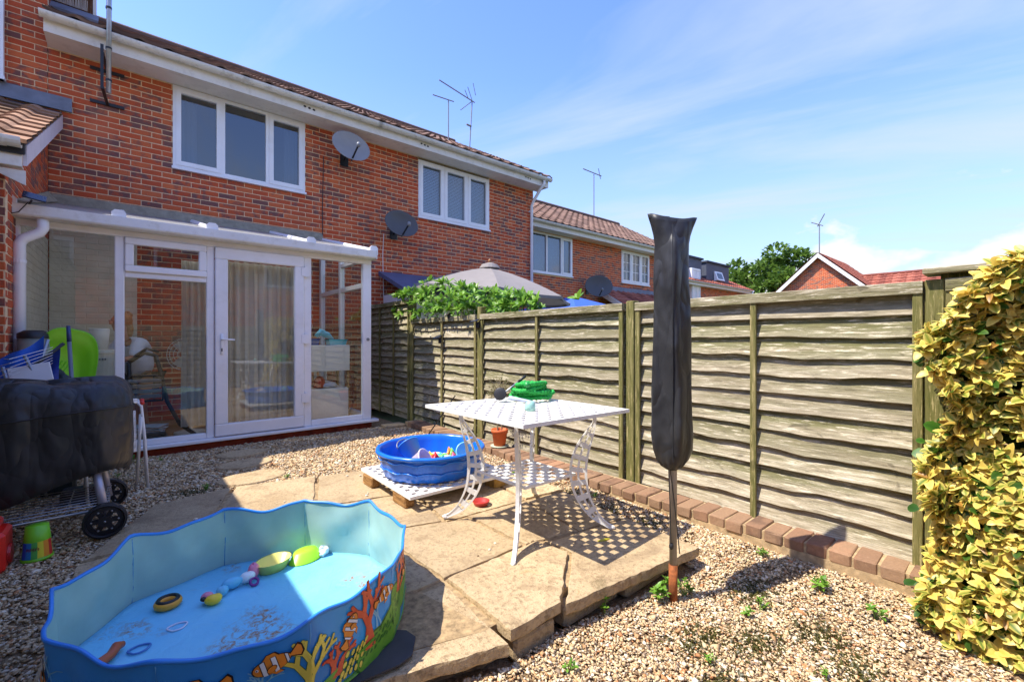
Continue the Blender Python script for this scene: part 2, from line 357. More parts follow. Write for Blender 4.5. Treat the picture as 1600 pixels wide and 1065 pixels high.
# ============================================================ GROUND
FU0, FV0, FD = 3.15, 2.2, .0284                       # fence line: u = FU0 + FD*(v-FV0)
def fu(v): return FU0+FD*(v-FV0)
def sstep(x, a, b):
    t = np.clip((x-a)/(b-a), 0, 1); return t*t*(3-2*t)
def gz(u, v):
    """height of the gravel"""
    return -.03+.115*np.maximum(sstep(v, .9, 2.9), sstep(-u, -.5, .1))+.010*np.sin(3.1*u+1)*np.sin(2.7*v)+.075*sstep(u, 2.3, 2.88)*(1-sstep(v, .9, 2.9))
PZ = .11
g = MB(); nx, ny = 60, 100
us = np.linspace(-6, 2.93, nx); vs = np.linspace(-4, 8.0, ny); vv = []
for b in vs:
    for a in us: vv.append((a, b, float(gz(a, b))-.012-(.05 if (-.2 < a < 2.4 and 1.45 < b < 3.9) else 0)))
g.add(vv, [(j*nx+i, j*nx+i+1, (j+1)*nx+i+1, (j+1)*nx+i) for j in range(ny-1) for i in range(nx-1)])
struct('gravel_ground', g, M_SOIL, True)
g = MB(); s_ = 900
for a, b, c, d in ((2.93, -s_, s_, s_), (-s_, -s_, -6, s_), (-6, -s_, 2.93, -4), (-6, 8.0, 2.93, s_)):
    g.add([(a, b, -.04), (c, b, -.04), (c, d, -.04), (a, d, -.04)], [(0, 1, 2, 3)])
struct('ground', g, M_GRASS)

# patio slabs: irregular sandstone flags
SL = [
 [(-.26,2.55),(.30,2.62),(.33,3.36),(-.22,3.30)], [(-.26,1.95),(.40,1.92),(.31,2.60),(-.26,2.53)],
 [(-.20,3.32),(.34,3.38),(.62,4.22),(.12,4.12)], [(.35,2.64),(.95,2.70),(.98,3.30),(.35,3.36)],
 [(.36,3.38),(.98,3.32),(1.22,4.08),(.64,4.20)], [(1.0,3.31),(1.66,3.16),(1.86,3.90),(1.24,4.06)],
 [(.97,2.71),(1.55,2.52),(1.65,3.14),(1.0,3.28)], [(1.68,3.14),(2.30,3.05),(2.42,3.62),(1.88,3.88)],
 [(1.57,2.50),(2.22,2.46),(2.28,3.02),(1.67,3.12)], [(2.24,2.46),(2.60,2.42),(2.62,2.98),(2.30,3.02)],
 [(.42,1.92),(1.16,1.90),(1.14,2.64),(.96,2.68),(.34,2.61)], [(1.18,1.905),(1.72,1.92),(1.70,2.44),(1.56,2.49),(1.16,2.62)],
 [(1.74,1.92),(2.10,1.84),(2.20,2.43),(1.72,2.47)], [(2.12,1.83),(2.50,1.78),(2.58,2.39),(2.22,2.43)],
 [(1.165,1.37),(1.46,1.375),(1.84,1.68),(1.80,1.89),(1.185,1.885)], [(1.48,1.36),(1.98,1.295),(2.47,1.235),(2.50,1.75),(2.10,1.81),(1.86,1.84),(1.86,1.67)],
 [(.50,1.56),(.80,1.45),(1.135,1.345),(1.165,1.88),(.42,1.90)], [(-.26,1.56),(.48,1.57),(.40,1.90),(-.26,1.93)],
]
patio = MB(); patio.prism([(-.2,1.66),(.5,1.66),(1.10,1.47),(1.5,1.48),(2.4,1.38),(2.5,2.85),(2.2,3.45),(.65,4.1),(.1,3.95),(-.17,3.2)], -.05, .100)
patio = struct('patio', patio, plain('patio_bedding', srgb(164, 138, 100), .95, .35, 30, .6))
def edge_pts(poly, step=.05, jit=.005, rn=random):
    out = []
    for i, (a, b) in enumerate(poly):
        c, d = poly[(i+1) % len(poly)]; L_ = math.hypot(c-a, d-b); n = max(2, int(L_/step))
        for k in range(n):
            t = k/n; out.append((a+(c-a)*t+rn.uniform(-jit, jit), b+(d-b)*t+rn.uniform(-jit, jit)))
    return out
for i, p in enumerate(SL):
    rn = random.Random(i+30); e = edge_pts(p, .04, .0055, rn); n = len(e); cx = sum(q[0] for q in e)/n; cy = sum(q[1] for q in e)/n
    zt = PZ+rn.uniform(-.006, .004); sx, sy = rn.uniform(-.008, .008), rn.uniform(-.008, .008)
    sx *= .6; sy *= .6
    if i == 14: zt += .010
    if i == 16: zt -= .012; sx = .012
    Z = lambda x, y, d=0: zt+sx*(x-cx)+sy*(y-cy)-d
    ins = lambda q, k: (cx+(q[0]-cx)*(1-k), cy+(q[1]-cy)*(1-k))
    m = MB(); d = rn.random()*.8
    rings = []
    for k, dz in ((.012, .052), (.0, .044), (.0, .012), (.012, .001), (.035, 0)):
        rings.append([(*ins(q, k+(rn.uniform(0, .010) if dz > .005 else 0)), Z(*q, dz+(rn.uniform(-.003, .003) if .005 < dz < .05 else 0))) for q in e])
    m.loft(rings, True, False); b0 = len(m.v)-n
    m.add([(cx, cy, Z(cx, cy))], []); ci = len(m.v)-1
    m.f += [(b0+k, b0+(k+1) % n, ci) for k in range(n)]
    m.a = [(d, 0, .01)]*len(m.v)
    part('paving_slab', m, M_STONE, patio)
# bricks propping the front slab and lower course of stone
for i, (a, b, c, d) in enumerate(((1.20, 1.385, 1.44, 1.49), (1.52, 1.40, 1.92, 1.52), (1.94, 1.36, 2.38, 1.5), (.62, 1.52, 1.08, 1.62))):
    m = MB(); m.bbox((a, b, -.04), (c, d, .055), .012); m.a = [(.6, 0, .01)]*len(m.v); part('prop_stone', m, M_STONE, patio)

# stepping stones set in the gravel
for i, (u, v, ru, rv, lab) in enumerate(((.80, 4.42, .27, .20, 'round buff stepping stone in sunlight nearest the patio'), (.83, 4.95, .24, .17, 'buff stepping stone on the shadow edge in the gravel'), (.88, 5.42, .24, .16, 'shaded stepping stone nearest the conservatory door'))):
    m = MB(); m.loft([[(u+ru*q*math.cos(a)*(1+.03*math.sin(3*a+i)), v+rv*q*math.sin(a)*(1+.03*math.sin(2*a)), .06+z) for a in [2*PI*k/28 for k in range(28)]] for q, z in ((.98, 0), (1, .03), (.97, .045), (.9, .047))], True, True)
    m.a = [(.3, 0, .01)]*len(m.v); solo('stepping_stone', m, M_STONE, lab, 'stepping stone', 'stepping stones in the gravel')

# gravel stones
PAT = [[(x, y) for x, y in p] for p in SL]
def inside(P, poly):
    x, y = P[:, 0], P[:, 1]; r = np.zeros(len(P), bool); n = len(poly)
    for i in range(n):
        x0, y0 = poly[i]; x1, y1 = poly[(i+1) % n]
        c = ((y0 > y) != (y1 > y)); r ^= c & (x < (x1-x0)*(y-y0)/((y1-y0) or 1e-9)+x0)
    return r
OUT = [(-.24,1.58),(.5,1.575),(.8,1.465),(1.14,1.36),(1.48,1.38),(2.45,1.25),(2.49,1.78),(2.59,2.4),(2.61,2.97),(2.32,3.1),(2.40,3.60),(1.87,3.88),(1.22,4.07),(.63,4.2),(.14,4.11),(-.2,3.3),(-.25,2.5)]
regs = [((.35, .05, 2.9, 1.75), 19000, .0060), ((2.35, 1.2, 2.9, 4.3), 12500, .0067), ((-.78, 3.0, 2.9, 5.93), 7000, .0090), ((-1.0, 1.5, .0, 3.6), 11000, .0072), ((1.6, -.9, 2.9, .05), 3500, .010)]
PP, SS = [], []
for (a, b, c, d), dens, sz in regs:
    n = int((c-a)*(d-b)*dens); P = np.stack([RNG.uniform(a, c, n), RNG.uniform(b, d, n)], 1)
    keep = ~inside(P, OUT)
    # thin bare patches of soil
    bare = np.sin(P[:, 0]*9+np.sin(P[:, 1]*7)*1.7)*np.sin(P[:, 1]*11+P[:, 0]*3) > .80
    keep &= ~(bare & (RNG.random(n) < .75))
    if b == 3.0: keep &= ~((P[:, 1] < 4.3) & (P[:, 0] > 2.35)) & ~((P[:, 0] < 0) & (P[:, 1] < 3.6))
    for u, v, ru, rv in ((.80, 4.42, .26, .19), (.83, 4.95, .23, .16), (.88, 5.42, .23, .15)): keep &= ((P[:, 0]-u)/ru)**2+((P[:, 1]-v)/rv)**2 > 1
    P = P[keep]; PP.append(P); SS.append(np.full(len(P), sz)*np.exp(RNG.normal(0, .33, len(P))))
P = np.concatenate(PP); S = np.concatenate(SS); n = len(P)
oc = np.array([(1,0,0),(0,1,0),(-1,0,0),(0,-1,0),(0,0,1),(0,0,-1)], float); of = np.array([(0,1,4),(1,2,4),(2,3,4),(3,0,4),(1,0,5),(2,1,5),(3,2,5),(0,3,5)])
V = oc[None]*(1+RNG.uniform(-.35, .35, (n, 6, 1))); V = V+RNG.normal(0, .18, (n, 6, 3))
V *= S[:, None, None]*np.stack([RNG.uniform(1.0, 1.75, n), RNG.uniform(.75, 1.2, n), RNG.uniform(.35, .7, n)], 1)[:, None, :]
ax = RNG.normal(0, 1, (n, 3)); ax /= np.linalg.norm(ax, axis=1)[:, None]; an = RNG.normal(0, .5, n)
def rotv(V, ax, an):
    c, s = np.cos(an)[:, None, None], np.sin(an)[:, None, None]; a = ax[:, None, :]
    return V*c+np.cross(np.broadcast_to(a, V.shape), V)*s+a*(V*a).sum(2, keepdims=True)*(1-c)
V = rotv(V, np.tile([[0., 0, 1]], (n, 1)), RNG.uniform(0, 6.28, n)); V = rotv(V, ax, an)
V[:, :, 0] += P[:, :1]; V[:, :, 1] += P[:, 1:2]; V[:, :, 2] += (gz(P[:, 0], P[:, 1])+RNG.uniform(-.008, .007, n))[:, None]
pal = np.array([srgb(*c)[:3] for c in ((212,188,148),(200,168,124),(226,210,182),(184,144,102),(182,126,82),(156,134,110),(126,100,74),(206,178,138),(194,172,142))])
C = pal[RNG.choice(len(pal), n, p=[.26,.20,.16,.09,.035,.05,.025,.13,.05])]*RNG.uniform(.85, 1.18, (n, 1))
me = big_mesh('gravel', V.reshape(-1, 3), (of[None]+6*np.arange(n)[:, None, None]).reshape(-1, 3), M_GRAVEL, np.repeat(C, 6, 0))
o = link('gravel', me); o['kind'] = 'stuff'; tag(o, 'loose buff and cream flint gravel covering the yard', 'gravel')

# ============================================================ BRICKWORK
def brick_mb(L_, seed, depth=.03, H_=.0635):
    rn = random.Random(seed); m = MB(); e = .003; j = lambda: rn.uniform(-.0015, .0015)
    # local x along the wall, y out of the wall (negative = outwards), z up
    b = [(j(), 0, j()), (L_+j(), 0, j()), (L_+j(), 0, H_+j()), (j(), 0, H_+j())]
    back = [(x, depth, z) for x, _, z in b]
    mid = [(x, e*.8, z) for x, _, z in b]
    fr = [(x+(e if x < L_/2 else -e), rn.uniform(-.001, .001), z+(e if z < H_/2 else -e)) for x, _, z in b]
    d = min(1, max(0, rn.gauss(.32, .34))); o_ = rn.random()**2
    m.loft([back, mid, fr], False, True)
    m.a = [(d+.01, o_, 0)]*len(m.v); return m
BV = [brick_mb(.215, 100+i) for i in range(24)]
BVM = [b.mesh('brick', M_BRICK) for b in BV]
def brick_wall(parent, name, org, d, length, z0, z1, holes=(), see=None, n_ind=300, mat=None, thick=.1, zskip=None, backmat=None, gable=None, poly=None):
    """stretcher-bond wall. org (u,v) start, d unit direction; outward normal is d rotated -90 deg"""
    mat = mat or M_BRICK; d = Vector((d[0], d[1], 0)); nrm = Vector((d.y, -d.x, 0)); inn = -nrm
    O = Vector((org[0], org[1], 0)); T = Matrix((( d.x, inn.x, 0, 0), (d.y, inn.y, 0, 0), (0, 0, 1, 0), (0, 0, 0, 1)))
    ss = sorted({0, length, *[h[0] for h in holes], *[h[1] for h in holes]}); zs = sorted({z0, z1, *[h[2] for h in holes], *[h[3] for h in holes]})
    ss = [s for s in ss if 0 <= s <= length]; zs = [z for z in zs if z0 <= z <= z1]
    back = MB()
    for i in range(len(ss)-1):
        for k in range(len(zs)-1):
            cs, cz = (ss[i]+ss[i+1])/2, (zs[k]+zs[k+1])/2
            if any(h[0] < cs < h[1] and h[2] < cz < h[3] for h in holes): continue
            back.box((ss[i], .005, zs[k]), (ss[i+1], thick, zs[k+1]))
    if poly:
        back = MB(); back.loft([[(a_, .005, b_) for a_, b_ in poly], [(a_, thick, b_) for a_, b_ in poly]], True, True)
    if gable:
        s0, s1, zb, zt = gable; back.add([(s0, .005, zb), (s1, .005, zb), ((s0+s1)/2, .005, zt), (s0, thick, zb), (s1, thick, zb), ((s0+s1)/2, thick, zt)], [(0,1,2),(5,4,3),(0,2,5,3),(1,4,5,2)])
    back.xf(Matrix.Translation(O) @ T)
    wall = part(name, back, backmat or M_MORTAR, parent)
    full, cut = [], []
    zz = z1 if not gable else gable[3]
    for r in range(int(z0/.075), int(zz/.075)+1):
        za, zb = r*.075, r*.075+.065
        if za < z0-1e-6 or zb > zz: continue
        if zskip and zskip(za): continue
        off = -.1125 if r % 2 else 0; k = 0
        lim0, lim1 = 0, length
        if gable and za > gable[2]-.07:
            f = (zb-gable[2])/(gable[3]-gable[2]); hw = (gable[1]-gable[0])/2; lim0 = gable[0]+hw*f; lim1 = gable[1]-hw*f
        s = off
        while s < length:
            if poly and zb > np.interp(s+.03, [poly[-1][0], poly[-2][0]], [poly[-1][1], poly[-2][1]]): s += .225; continue
            iv = [(max(s, lim0), min(s+.215, lim1))]
            for h in holes:
                if h[2]-.005 < (za+zb)/2 < h[3]+.005:
                    new = []
                    for a, b in iv:
                        if b <= h[0] or a >= h[1]: new.append((a, b))
                        else:
                            if a < h[0]-.01: new.append((a, h[0]-.002))
                            if b > h[1]+.01: new.append((h[1]+.002, b))
                    iv = new
            for a, b in iv:
                if b-a > .2149: full.append((a, za))
                elif b-a > .02: cut.append((a, za, b-a))
            s += .225
    pos = lambda a, z: O+d*a+Vector((0, 0, z))
    cands = []
    for a, z in full:
        p = pos(a+.1, z+.03)
        if see and not see(p): continue
        cands.append(((p-Vector((0, 0, CH))).length, a, z))
    cands.sort(); ind = {(a, z) for _, a, z in cands[:n_ind]}
    rn = random.Random(len(full)); rot = math.atan2(d.y, d.x); wp = wpos(wall)
    joined = MB()
    for a, z in full:
        i = rn.randrange(24)
        if (a, z) in ind and mat is M_BRICK:
            o = link('brick', BVM[i], wall, pos(a, z)-wp); o.rotation_euler = (0, 0, rot)
        else:
            M = Matrix.Translation(pos(a, z)) @ T; b = BV[i]; joined.add([M @ Vector(q) for q in b.v], b.f, b.a)
    for a, z, l in cut:
        b = brick_mb(l, rn.randrange(9999)); M = Matrix.Translation(pos(a, z)) @ T; joined.add([M @ Vector(q) for q in b.v], b.f, b.a)
    if joined.v: part('brickwork', joined, mat, wall, kind='stuff')
    return wall
def roof_slope(parent, name, u0, u1, v0, z0, v1, z1, mat, lift=.0, base=True):
    """interlocking tiled slope rising from (v0,z0) to (v1,z1)"""
    Ln = math.hypot(v1-v0, z1-z0); nc = int(Ln/.30)+1; dv, dz = (v1-v0)/Ln, (z1-z0)/Ln; nv, nz = (-dz, dv) if dv > 0 else (dz, -dv)
    if nz < 0: nv, nz = -nv, -nz
    per = .30; k = 8; nx_ = int((u1-u0)/per*k); m = MB()
    for c in range(nc):
        a0, a1 = c*Ln/nc-.02, (c+1)*Ln/nc+.02; r0, r1 = [], []
        rr = random.Random(c*13+int(u0*10))
        for i in range(nx_+1):
            u = u0+(u1-u0)*i/nx_; ph = (u/per) % 1; h = .028*max(0, math.sin(2*PI*ph))+.006
            for lst, a, add in ((r0, a0, .024), (r1, a1, .0)):
                lst.append((u, v0+dv*a+nv*(h+add+lift), z0+dz*a+nz*(h+add+lift)))
        lip = [(p[0], p[1]-nv*.03, p[2]-nz*.03) for p in r0]
        t = [rr.random() for _ in range(nx_//k+2)]; at = [(t[i//k]+.01, 0, 0) for i in range(nx_+1)]
        m.loft([lip, r0, r1], closed=False, attr=at*3)
    o = part(name, m, mat, parent, False, kind='stuff')
    if base:
        b = MB(); q = .035
        b.add([(u, v+nv*s, z+nz*s) for s in (0, -q) for u, v, z in ((u0, v0, z0), (u1, v0, z0), (u1, v1, z1), (u0, v1, z1))], [(0,1,2,3),(7,6,5,4),(0,4,5,1),(1,5,6,2),(2,6,7,3),(3,7,4,0)])
        part('roof_deck', b, M_DARK, parent)
    return o
def gutter(parent, u0, u1, v, z, r=.06, mat=None, brackets=.9):
    m = MB(); prof = [(math.cos(a)*r, math.sin(a)*r) for a in [PI+PI*k/8 for k in range(9)]]; pin = [(q*.85, w_*.85) for q, w_ in prof[::-1]]
    pr = prof+[(r*.99, .006), (r*.84, .006)]+pin+[(-r*.84, .006), (-r*.99, .006)]
    m.loft([[(u, v+p[0], z+p[1]) for p in pr] for u in (u0, u1)], True, True)
    o = part('gutter', m, mat or M_GUTTER, parent)
    k = MB(); n = int((u1-u0)/brackets)
    for i in range(n+1):
        u = u0+.1+(u1-u0-.2)*i/max(1, n)
        k.loft([[(u+s, v+math.cos(a)*(r+.006), z+math.sin(a)*(r+.006)) for s in (-.018, .018)][::1] for a in [PI+PI*j/8 for j in range(9)]], closed=False)
    part('gutter_bracket', k, mat or M_GUTTER, o, kind='stuff')
    return o
def window(parent, u0, u1, z0, z1, v, cols=3, sash=None, bars=None, sill=True, back=None, widths=None, depth=.06, mat=None, name='window', glass=None):
    """white framed window in a plane of constant v; frame stands 12 mm proud of v"""
    mat = mat or M_UPVC; glass = glass or M_GLASSUP
    fr = .045; m = MB(); vf, vb = v-.014, v+depth
    m.box((u0, vf, z0), (u1, vb, z0+fr)); m.box((u0, vf, z1-fr), (u1, vb, z1)); m.box((u0, vf, z0+fr), (u0+fr, vb, z1-fr)); m.box((u1-fr, vf, z0+fr), (u1, vb, z1-fr))
    W = widths or [1/cols]*cols; e = [u0]
    for q in W: e.append(e[-1]+(u1-u0)*q)
    for x in e[1:-1]: m.box((x-.03, vf, z0+fr), (x+.03, vb, z1-fr))
    win = part(name, m, mat, parent)
    for i in range(cols):
        a = e[i]+(fr if i == 0 else .03); b = e[i+1]-(fr if i == cols-1 else .03); c, d_ = z0+fr, z1-fr
        if sash and i in sash:
            s = MB(); t = .05; y0, y1 = vf-.012, vb-.012
            o_ = .012
            s.box((a-o_, y0, c-o_), (b+o_, y1, c+t)); s.box((a-o_, y0, d_-t), (b+o_, y1, d_+o_)); s.box((a-o_, y0, c+t), (a+t, y1, d_-t)); s.box((b-t, y0, c+t), (b+o_, y1, d_-t))
            part('sash', s, mat, win); a += t; b -= t; c += t; d_ -= t
        p = MB(); p.box((a+.001, v+.018, c+.001), (b-.001, v+.024, d_-.001)); part('pane', p, glass, win)
        if bars:
            s = MB()
            for k in range(1, bars[0]): s.box((a+(b-a)*k/bars[0]-.009, v+.008, c), (a+(b-a)*k/bars[0]+.009, v+.017, d_))
            for k in range(1, bars[1]): s.box((a, v+.0075, c+(d_-c)*k/bars[1]-.009), (b, v+.0175, c+(d_-c)*k/bars[1]+.009))
            part('glazing_bar', s, mat, win)
    if sill:
        s = MB(); s.box((u0-.015, v-.05, z0-.035), (u1+.015, v+.03, z0-.001)); part('sill', s, mat, win)
    return win

# ============================================================ HOUSES
EAVE = 4.95
def eaves(h, u0, u1, vw, zs, over=.40, zg=None):
    m = MB(); m.box((u0, vw-over, zs), (u1, vw-over+.022, zs+.17)); part('fascia', m, M_FASCIA, h)
    m = MB(); m.box((u0, vw-over+.024, zs+.004), (u1, vw-.002, zs+.016)); part('soffit', m, M_FASCIA, h)
    return gutter(h, u0-.03, u1+.03, vw-over-.064, (zg or zs+.185))
def shell(h, u0, u1, v0, v1, z1, mat):
    """flank and rear walls"""
    for nm, a, b in (('side_wall', (u0, v0+.101, 0), (u0+.1, v1, z1)), ('side_wall', (u1-.1, v0+.101, 0), (u1, v1, z1)), ('rear_wall', (u0+.101, v1-.1, 0), (u1-.101, v1, z1))):
        m = MB(); m.box(a, b); part(nm, m, mat, h)
PLAINBRICK = plain('distant_brick', srgb(150, 74, 48), .9, .2, 30)
def house_pair(name, u0, u1, win, label, blinds=False):
    h = thing(name, ((u0+u1)/2, 8.0, 0), label, 'house')
    holes = [(win[0]-u0, win[1]-u0, win[2]-.035, EAVE+.01)]
    brick_wall(h, 'wall', (u0, 8.0), (1, 0), u1-u0, 0, EAVE+.05, holes, see=lambda p: p.z > 3.02 or (p.x > 2.6 and p.z > 1.9))
    shell(h, u0, u1, 8.0, 15.6, EAVE+.2, PLAINBRICK)
    m = MB(); m.add([(u, v, z) for u in (u0+.01, u1-.01) for v, z in ((7.75, 5.12), (11.8, 7.3), (15.9, 5.12))], [(0,1,2),(5,4,3)])
    part('gable_end', m, PLAINBRICK, h)
    eaves(h, u0, u1+(.12 if blinds else 0), 8.0, EAVE)
    ue = u1+(.16 if blinds else 0)
    r = roof_slope(h, 'roof_tiles', u0, ue, 7.53, 5.165, 11.8, 7.46, M_TILE)
    roof_slope(h, 'rear_roof_tiles', u0, ue, 16.07, 5.165, 11.8, 7.46, M_TILE)
    m = MB(); m.tube([(u0, 11.8, 7.47), (ue, 11.8, 7.47)], .1, 10); part('ridge', m, M_TILE, h)
    m = MB(); m.box((u0+.12, 8.11, 3.0), (u1-.12, 12, 3.1)); part('upper_floor', m, M_DARK, h)
    m = MB(); m.box((u0+.12, 12.02, 0), (u1-.12, 12.1, 4.9)); part('partition', m, plain('bedroom_wall', srgb(96, 94, 92), .8, .05), h)
    wi = window(h, win[0], win[1], win[2], win[3], 8.0, 3, sash=(0, 2) if not blinds else (0, 1, 2), widths=(.34, .345, .315) if not blinds else None)
    if blinds:
        m = MB()
        for i in range(34):
            z = win[2]+.09+i*.031; m.add([(win[0]+.06, 8.10, z), (win[1]-.06, 8.10, z), (win[1]-.06, 8.114, z+.026), (win[0]+.06, 8.114, z+.026), (win[0]+.06, 8.1015, z), (win[1]-.06, 8.1015, z), (win[1]-.06, 8.1155, z+.026), (win[0]+.06, 8.1155, z+.026)], [(0,1,2,3),(7,6,5,4),(0,4,5,1),(3,2,6,7)])
        part('blind', m, plain('white_blind', (.86, .86, .9, 1), .5, .02), wi, kind='stuff')
    else:
        m = MB(); m.box((win[0]+.05, 8.09, win[3]-.14), (win[1]-.05, 8.13, win[3]-.05)); part('roller_blind', m, plain('dark_blind', (.12, .12, .11, 1), .8), wi)
        for k, (a, b) in enumerate(((.08, .3), (1.5, 1.7))):
            m = MB(); n = 12; m.loft([[(win[0]+a+(b-a)*i/n, 8.2+.025*math.sin(i*1.9), z) for i in range(n+1)] for z in (win[2]-.3, win[3]-.06)], closed=False)
            part('curtain', m, m_thin('pale_bedroom_curtain', srgb(150, 150, 165), .8, .3), wi, True)
    return h
hA = house_pair('terraced_house', -.80, 3.35, (.442, 2.22, 3.775, 4.945), 'red brick terraced house behind the conservatory with three pane upstairs window')
hB = house_pair('terraced_house', 3.35, 7.52, (4.36, 6.14, 3.765, 4.905), 'red brick end terraced house with white blinds in its upstairs window', True)
# vents and marks on the fascia, soldier course over the neighbour's door
for h, u in ((hA, 2.18), (hB, 4.28), (hB, 6.98)):
    for k in (-.07, 0, .07):
        m = MB(); m.blob((u+k, 7.597, EAVE+.085+.008*math.sin(k*60)), (.022, .006, .017), 8, 5); part('fascia_vent', m, M_BLACKP, h)
m = MB()
for i in range(12): m.add(*[(lambda b: ([Vector((4.02+.075*i+q[2], 7.992+q[1]*.5, 2.35+q[0])) for q in b.v], [f[::-1] for f in b.f], b.a))(BV[i])][0])
part('soldier_course', m, M_BRICK, hB, kind='stuff')
m = MB(); m.tube([(7.46, 7.555, 5.10), (7.46, 7.56, 4.99), (7.44, 7.66, 4.90), (7.42, 7.88, 4.66), (7.41, 7.94, 4.55), (7.41, 7.94, .05)], .036, 12); part('downpipe', m, M_UPVC, hB, True)
for z in (4.4, 2.7, 1.1):
    m = MB(); m.box((7.36, 7.955, z), (7.46, 7.999, z+.03)); m.lathe([(.040, 0), (.040, .03)], (7.41, 7.94, z), 12); part('pipe_bracket', m, M_UPVC, hB)

# --- timber clad stack on the roof of the first house, lead apron, bird spikes
m = MB(); u = -.94
bx = thing('roof_stack', (-.68, 8.9, 5.7), 'brown boarded stack on the roof at the top left corner', 'chimney')
for i in range(4): m = MB(); m.box((u+i*.133, 8.6, 5.45), (u+i*.133+.128, 8.63, 7.1)); part('board', m, m_wood('brown_board', 2, srgb(96, 66, 48), srgb(66, 46, 36), srgb(122, 90, 66)) if i == 0 else bpy.data.materials['brown_board'], bx)
m = MB(); m.box((-.935, 8.632, 5.45), (-.415, 9.3, 7.1)); part('core', m, bpy.data.materials['brown_board'], bx)
m = MB(); m.box((-.42, 8.59, 5.6), (-.385, 8.66, 7.1)); m.box((-.95, 8.56, 6.12), (-.38, 8.595, 6.25)); part('trim', m, M_FASCIA, bx)
m = MB(); m.add([(-1.0, 8.58, 5.86), (-.36, 8.58, 5.86), (-.36, 8.4, 5.70), (-1.0, 8.4, 5.70), (-1.0, 8.59, 5.84), (-.36, 8.59, 5.84), (-.36, 8.41, 5.67), (-1.0, 8.41, 5.67)], [(0,3,2,1),(4,5,6,7),(0,1,5,4),(3,7,6,2),(0,4,7,3),(1,2,6,5)]); part('lead_apron', m, M_LEAD, bx)
m = MB()
for i in range(40): a = -.93+i*.0115; m.tube([(a, 8.57, 5.87), (a+random.uniform(-.01, .01), 8.55+random.uniform(-.02, .01), 5.99+random.uniform(-.02, .03))], .0032, 4)
part('bird_spikes', m, M_FASCIA, bx, kind='stuff')

# --- neighbour on the left: main wall, projecting single storey wing with a tiled lean-to roof
hC = thing('neighbour_house', (-2, 6.8, 0), 'left neighbour brick house with projecting tiled lean-to wing', 'house')
brick_wall(hC, 'wall', (-3.05, 8.0), (1, 0), 2.245, 3.4, 7.6, see=lambda p: p.x > -1.4, n_ind=120)
brick_wall(hC, 'wing_wall', (-3.05, 5.52), (1, 0), 2.25, 0, 2.9, see=lambda p: p.x > -1.1 and p.z > .5, n_ind=40)
brick_wall(hC, 'wing_side_wall', (-.80, 5.53), (0, 1), 2.46, 2.55, 4.05, see=lambda p: True, n_ind=200, poly=[(0, 2.55), (2.46, 2.55), (2.46, 4.05), (0, 2.86)])
brick_wall(hC, 'wing_side_wall', (-.80, 5.53), (0, 1), .44, 0, 2.549, see=lambda p: True, n_ind=60)
brick_wall(hC, 'glass_haze_rear_wall', (-.79, 7.985), (1, 0), .84, .15, 2.85, n_ind=0, mat=M_CREAM, backmat=M_CREAM, thick=.012)  # red brick coloured pale for the haze and sky reflection in the left pane
brick_wall(hC, 'painted_side_wall', (-.80, 5.98), (0, 1), 2.01, 0, 2.549, n_ind=0, mat=M_CREAM, backmat=M_CREAM)
LS = (4.18-2.93)/(8.0-5.42); RU = -.655
def lz(v): return 2.93+(v-5.42)*LS
roof_slope(hC, 'roof_tiles', -3.05, RU-.9, 5.36, lz(5.36), 7.98, lz(7.98), M_TILEOLD)
tl = math.hypot(1, LS); tm = []
for q in range(6):
    m = MB(); k = 10; rr = random.Random(q); n_ = (-LS/tl, 1/tl)
    rings = []
    for a, up in ((0, -.006), (0, .026), (.33, .004), (.33, -.02)):
        rings.append([(.30*i/k, a/tl+n_[0]*(up+.03*max(0, math.sin(2*PI*i/k))), a*LS/tl+n_[1]*(up+.03*max(0, math.sin(2*PI*i/k)))) for i in range(k+1)])
    m.loft(rings, closed=False); m.loft([rings[0], rings[3]], closed=False); m.a = [(rr.random()+.01, 0, 0)]*len(m.v)
    tm.append(m.mesh('roof_tile', M_TILEOLD))
wt = MB(); wt.add([(u, v, lz(v)-d_) for d_ in (.0, .1) for u, v in ((RU-.9, 5.38), (RU-.02, 5.38), (RU-.02, 7.98), (RU-.9, 7.98))], [(0,1,2,3),(7,6,5,4),(0,4,5,1),(1,5,6,2),(2,6,7,3),(3,7,4,0)])
wr = part('wing_roof', wt, M_DARK, hC)
for c in range(10):
    for i in range(3):
        v = 5.34+c*.295/tl
        if v+.3 > 8.0: continue
        o = link('roof_tile', tm[(c*3+i) % 6], wr, Vector((RU-.9+.30*i, v, lz(v)+.012))-wpos(wr))
m = MB(); m.add([(u, v, z) for u in (RU-.035, RU-.012) for v, z in ((5.44, lz(5.44)-.20), (5.44, lz(5.44)-.03), (7.97, lz(7.97)-.03), (7.97, lz(7.97)-.20))], [(0,1,2,3),(7,6,5,4),(0,4,5,1),(1,5,6,2),(2,6,7,3),(3,7,4,0)]); part('barge_board', m, plain('lilac_white_board', srgb(206, 200, 210), .5, .06, 3, dirt=((.3, .28, .25, 1), 9, .35)), hC)
m = MB(); m.box((-3.05, 5.40, 2.72), (RU-.036, 5.435, 2.91)); m.add([(-.92, 5.44, 2.70), (RU-.02, 5.44, 2.70), (RU-.02, 5.46, 2.70), (-.92, 5.46, 2.70), (RU-.02, 5.44, 2.58), (RU-.02, 5.46, 2.58)], [(0,1,4),(2,3,5),(1,2,5,4)]); part('fascia', m, M_FASCIA, hC)
m = MB(); m.box((-3.05, 5.437, 2.722), (RU-.04, 5.515, 2.735)); part('soffit', m, M_FASCIA, hC)
m = MB(); m.box((-.81, 5.45, 2.735), (RU-.04, 7.97, 2.75)); 
gutter(hC, -3.05, RU-.03, 5.335, 2.915, .062)
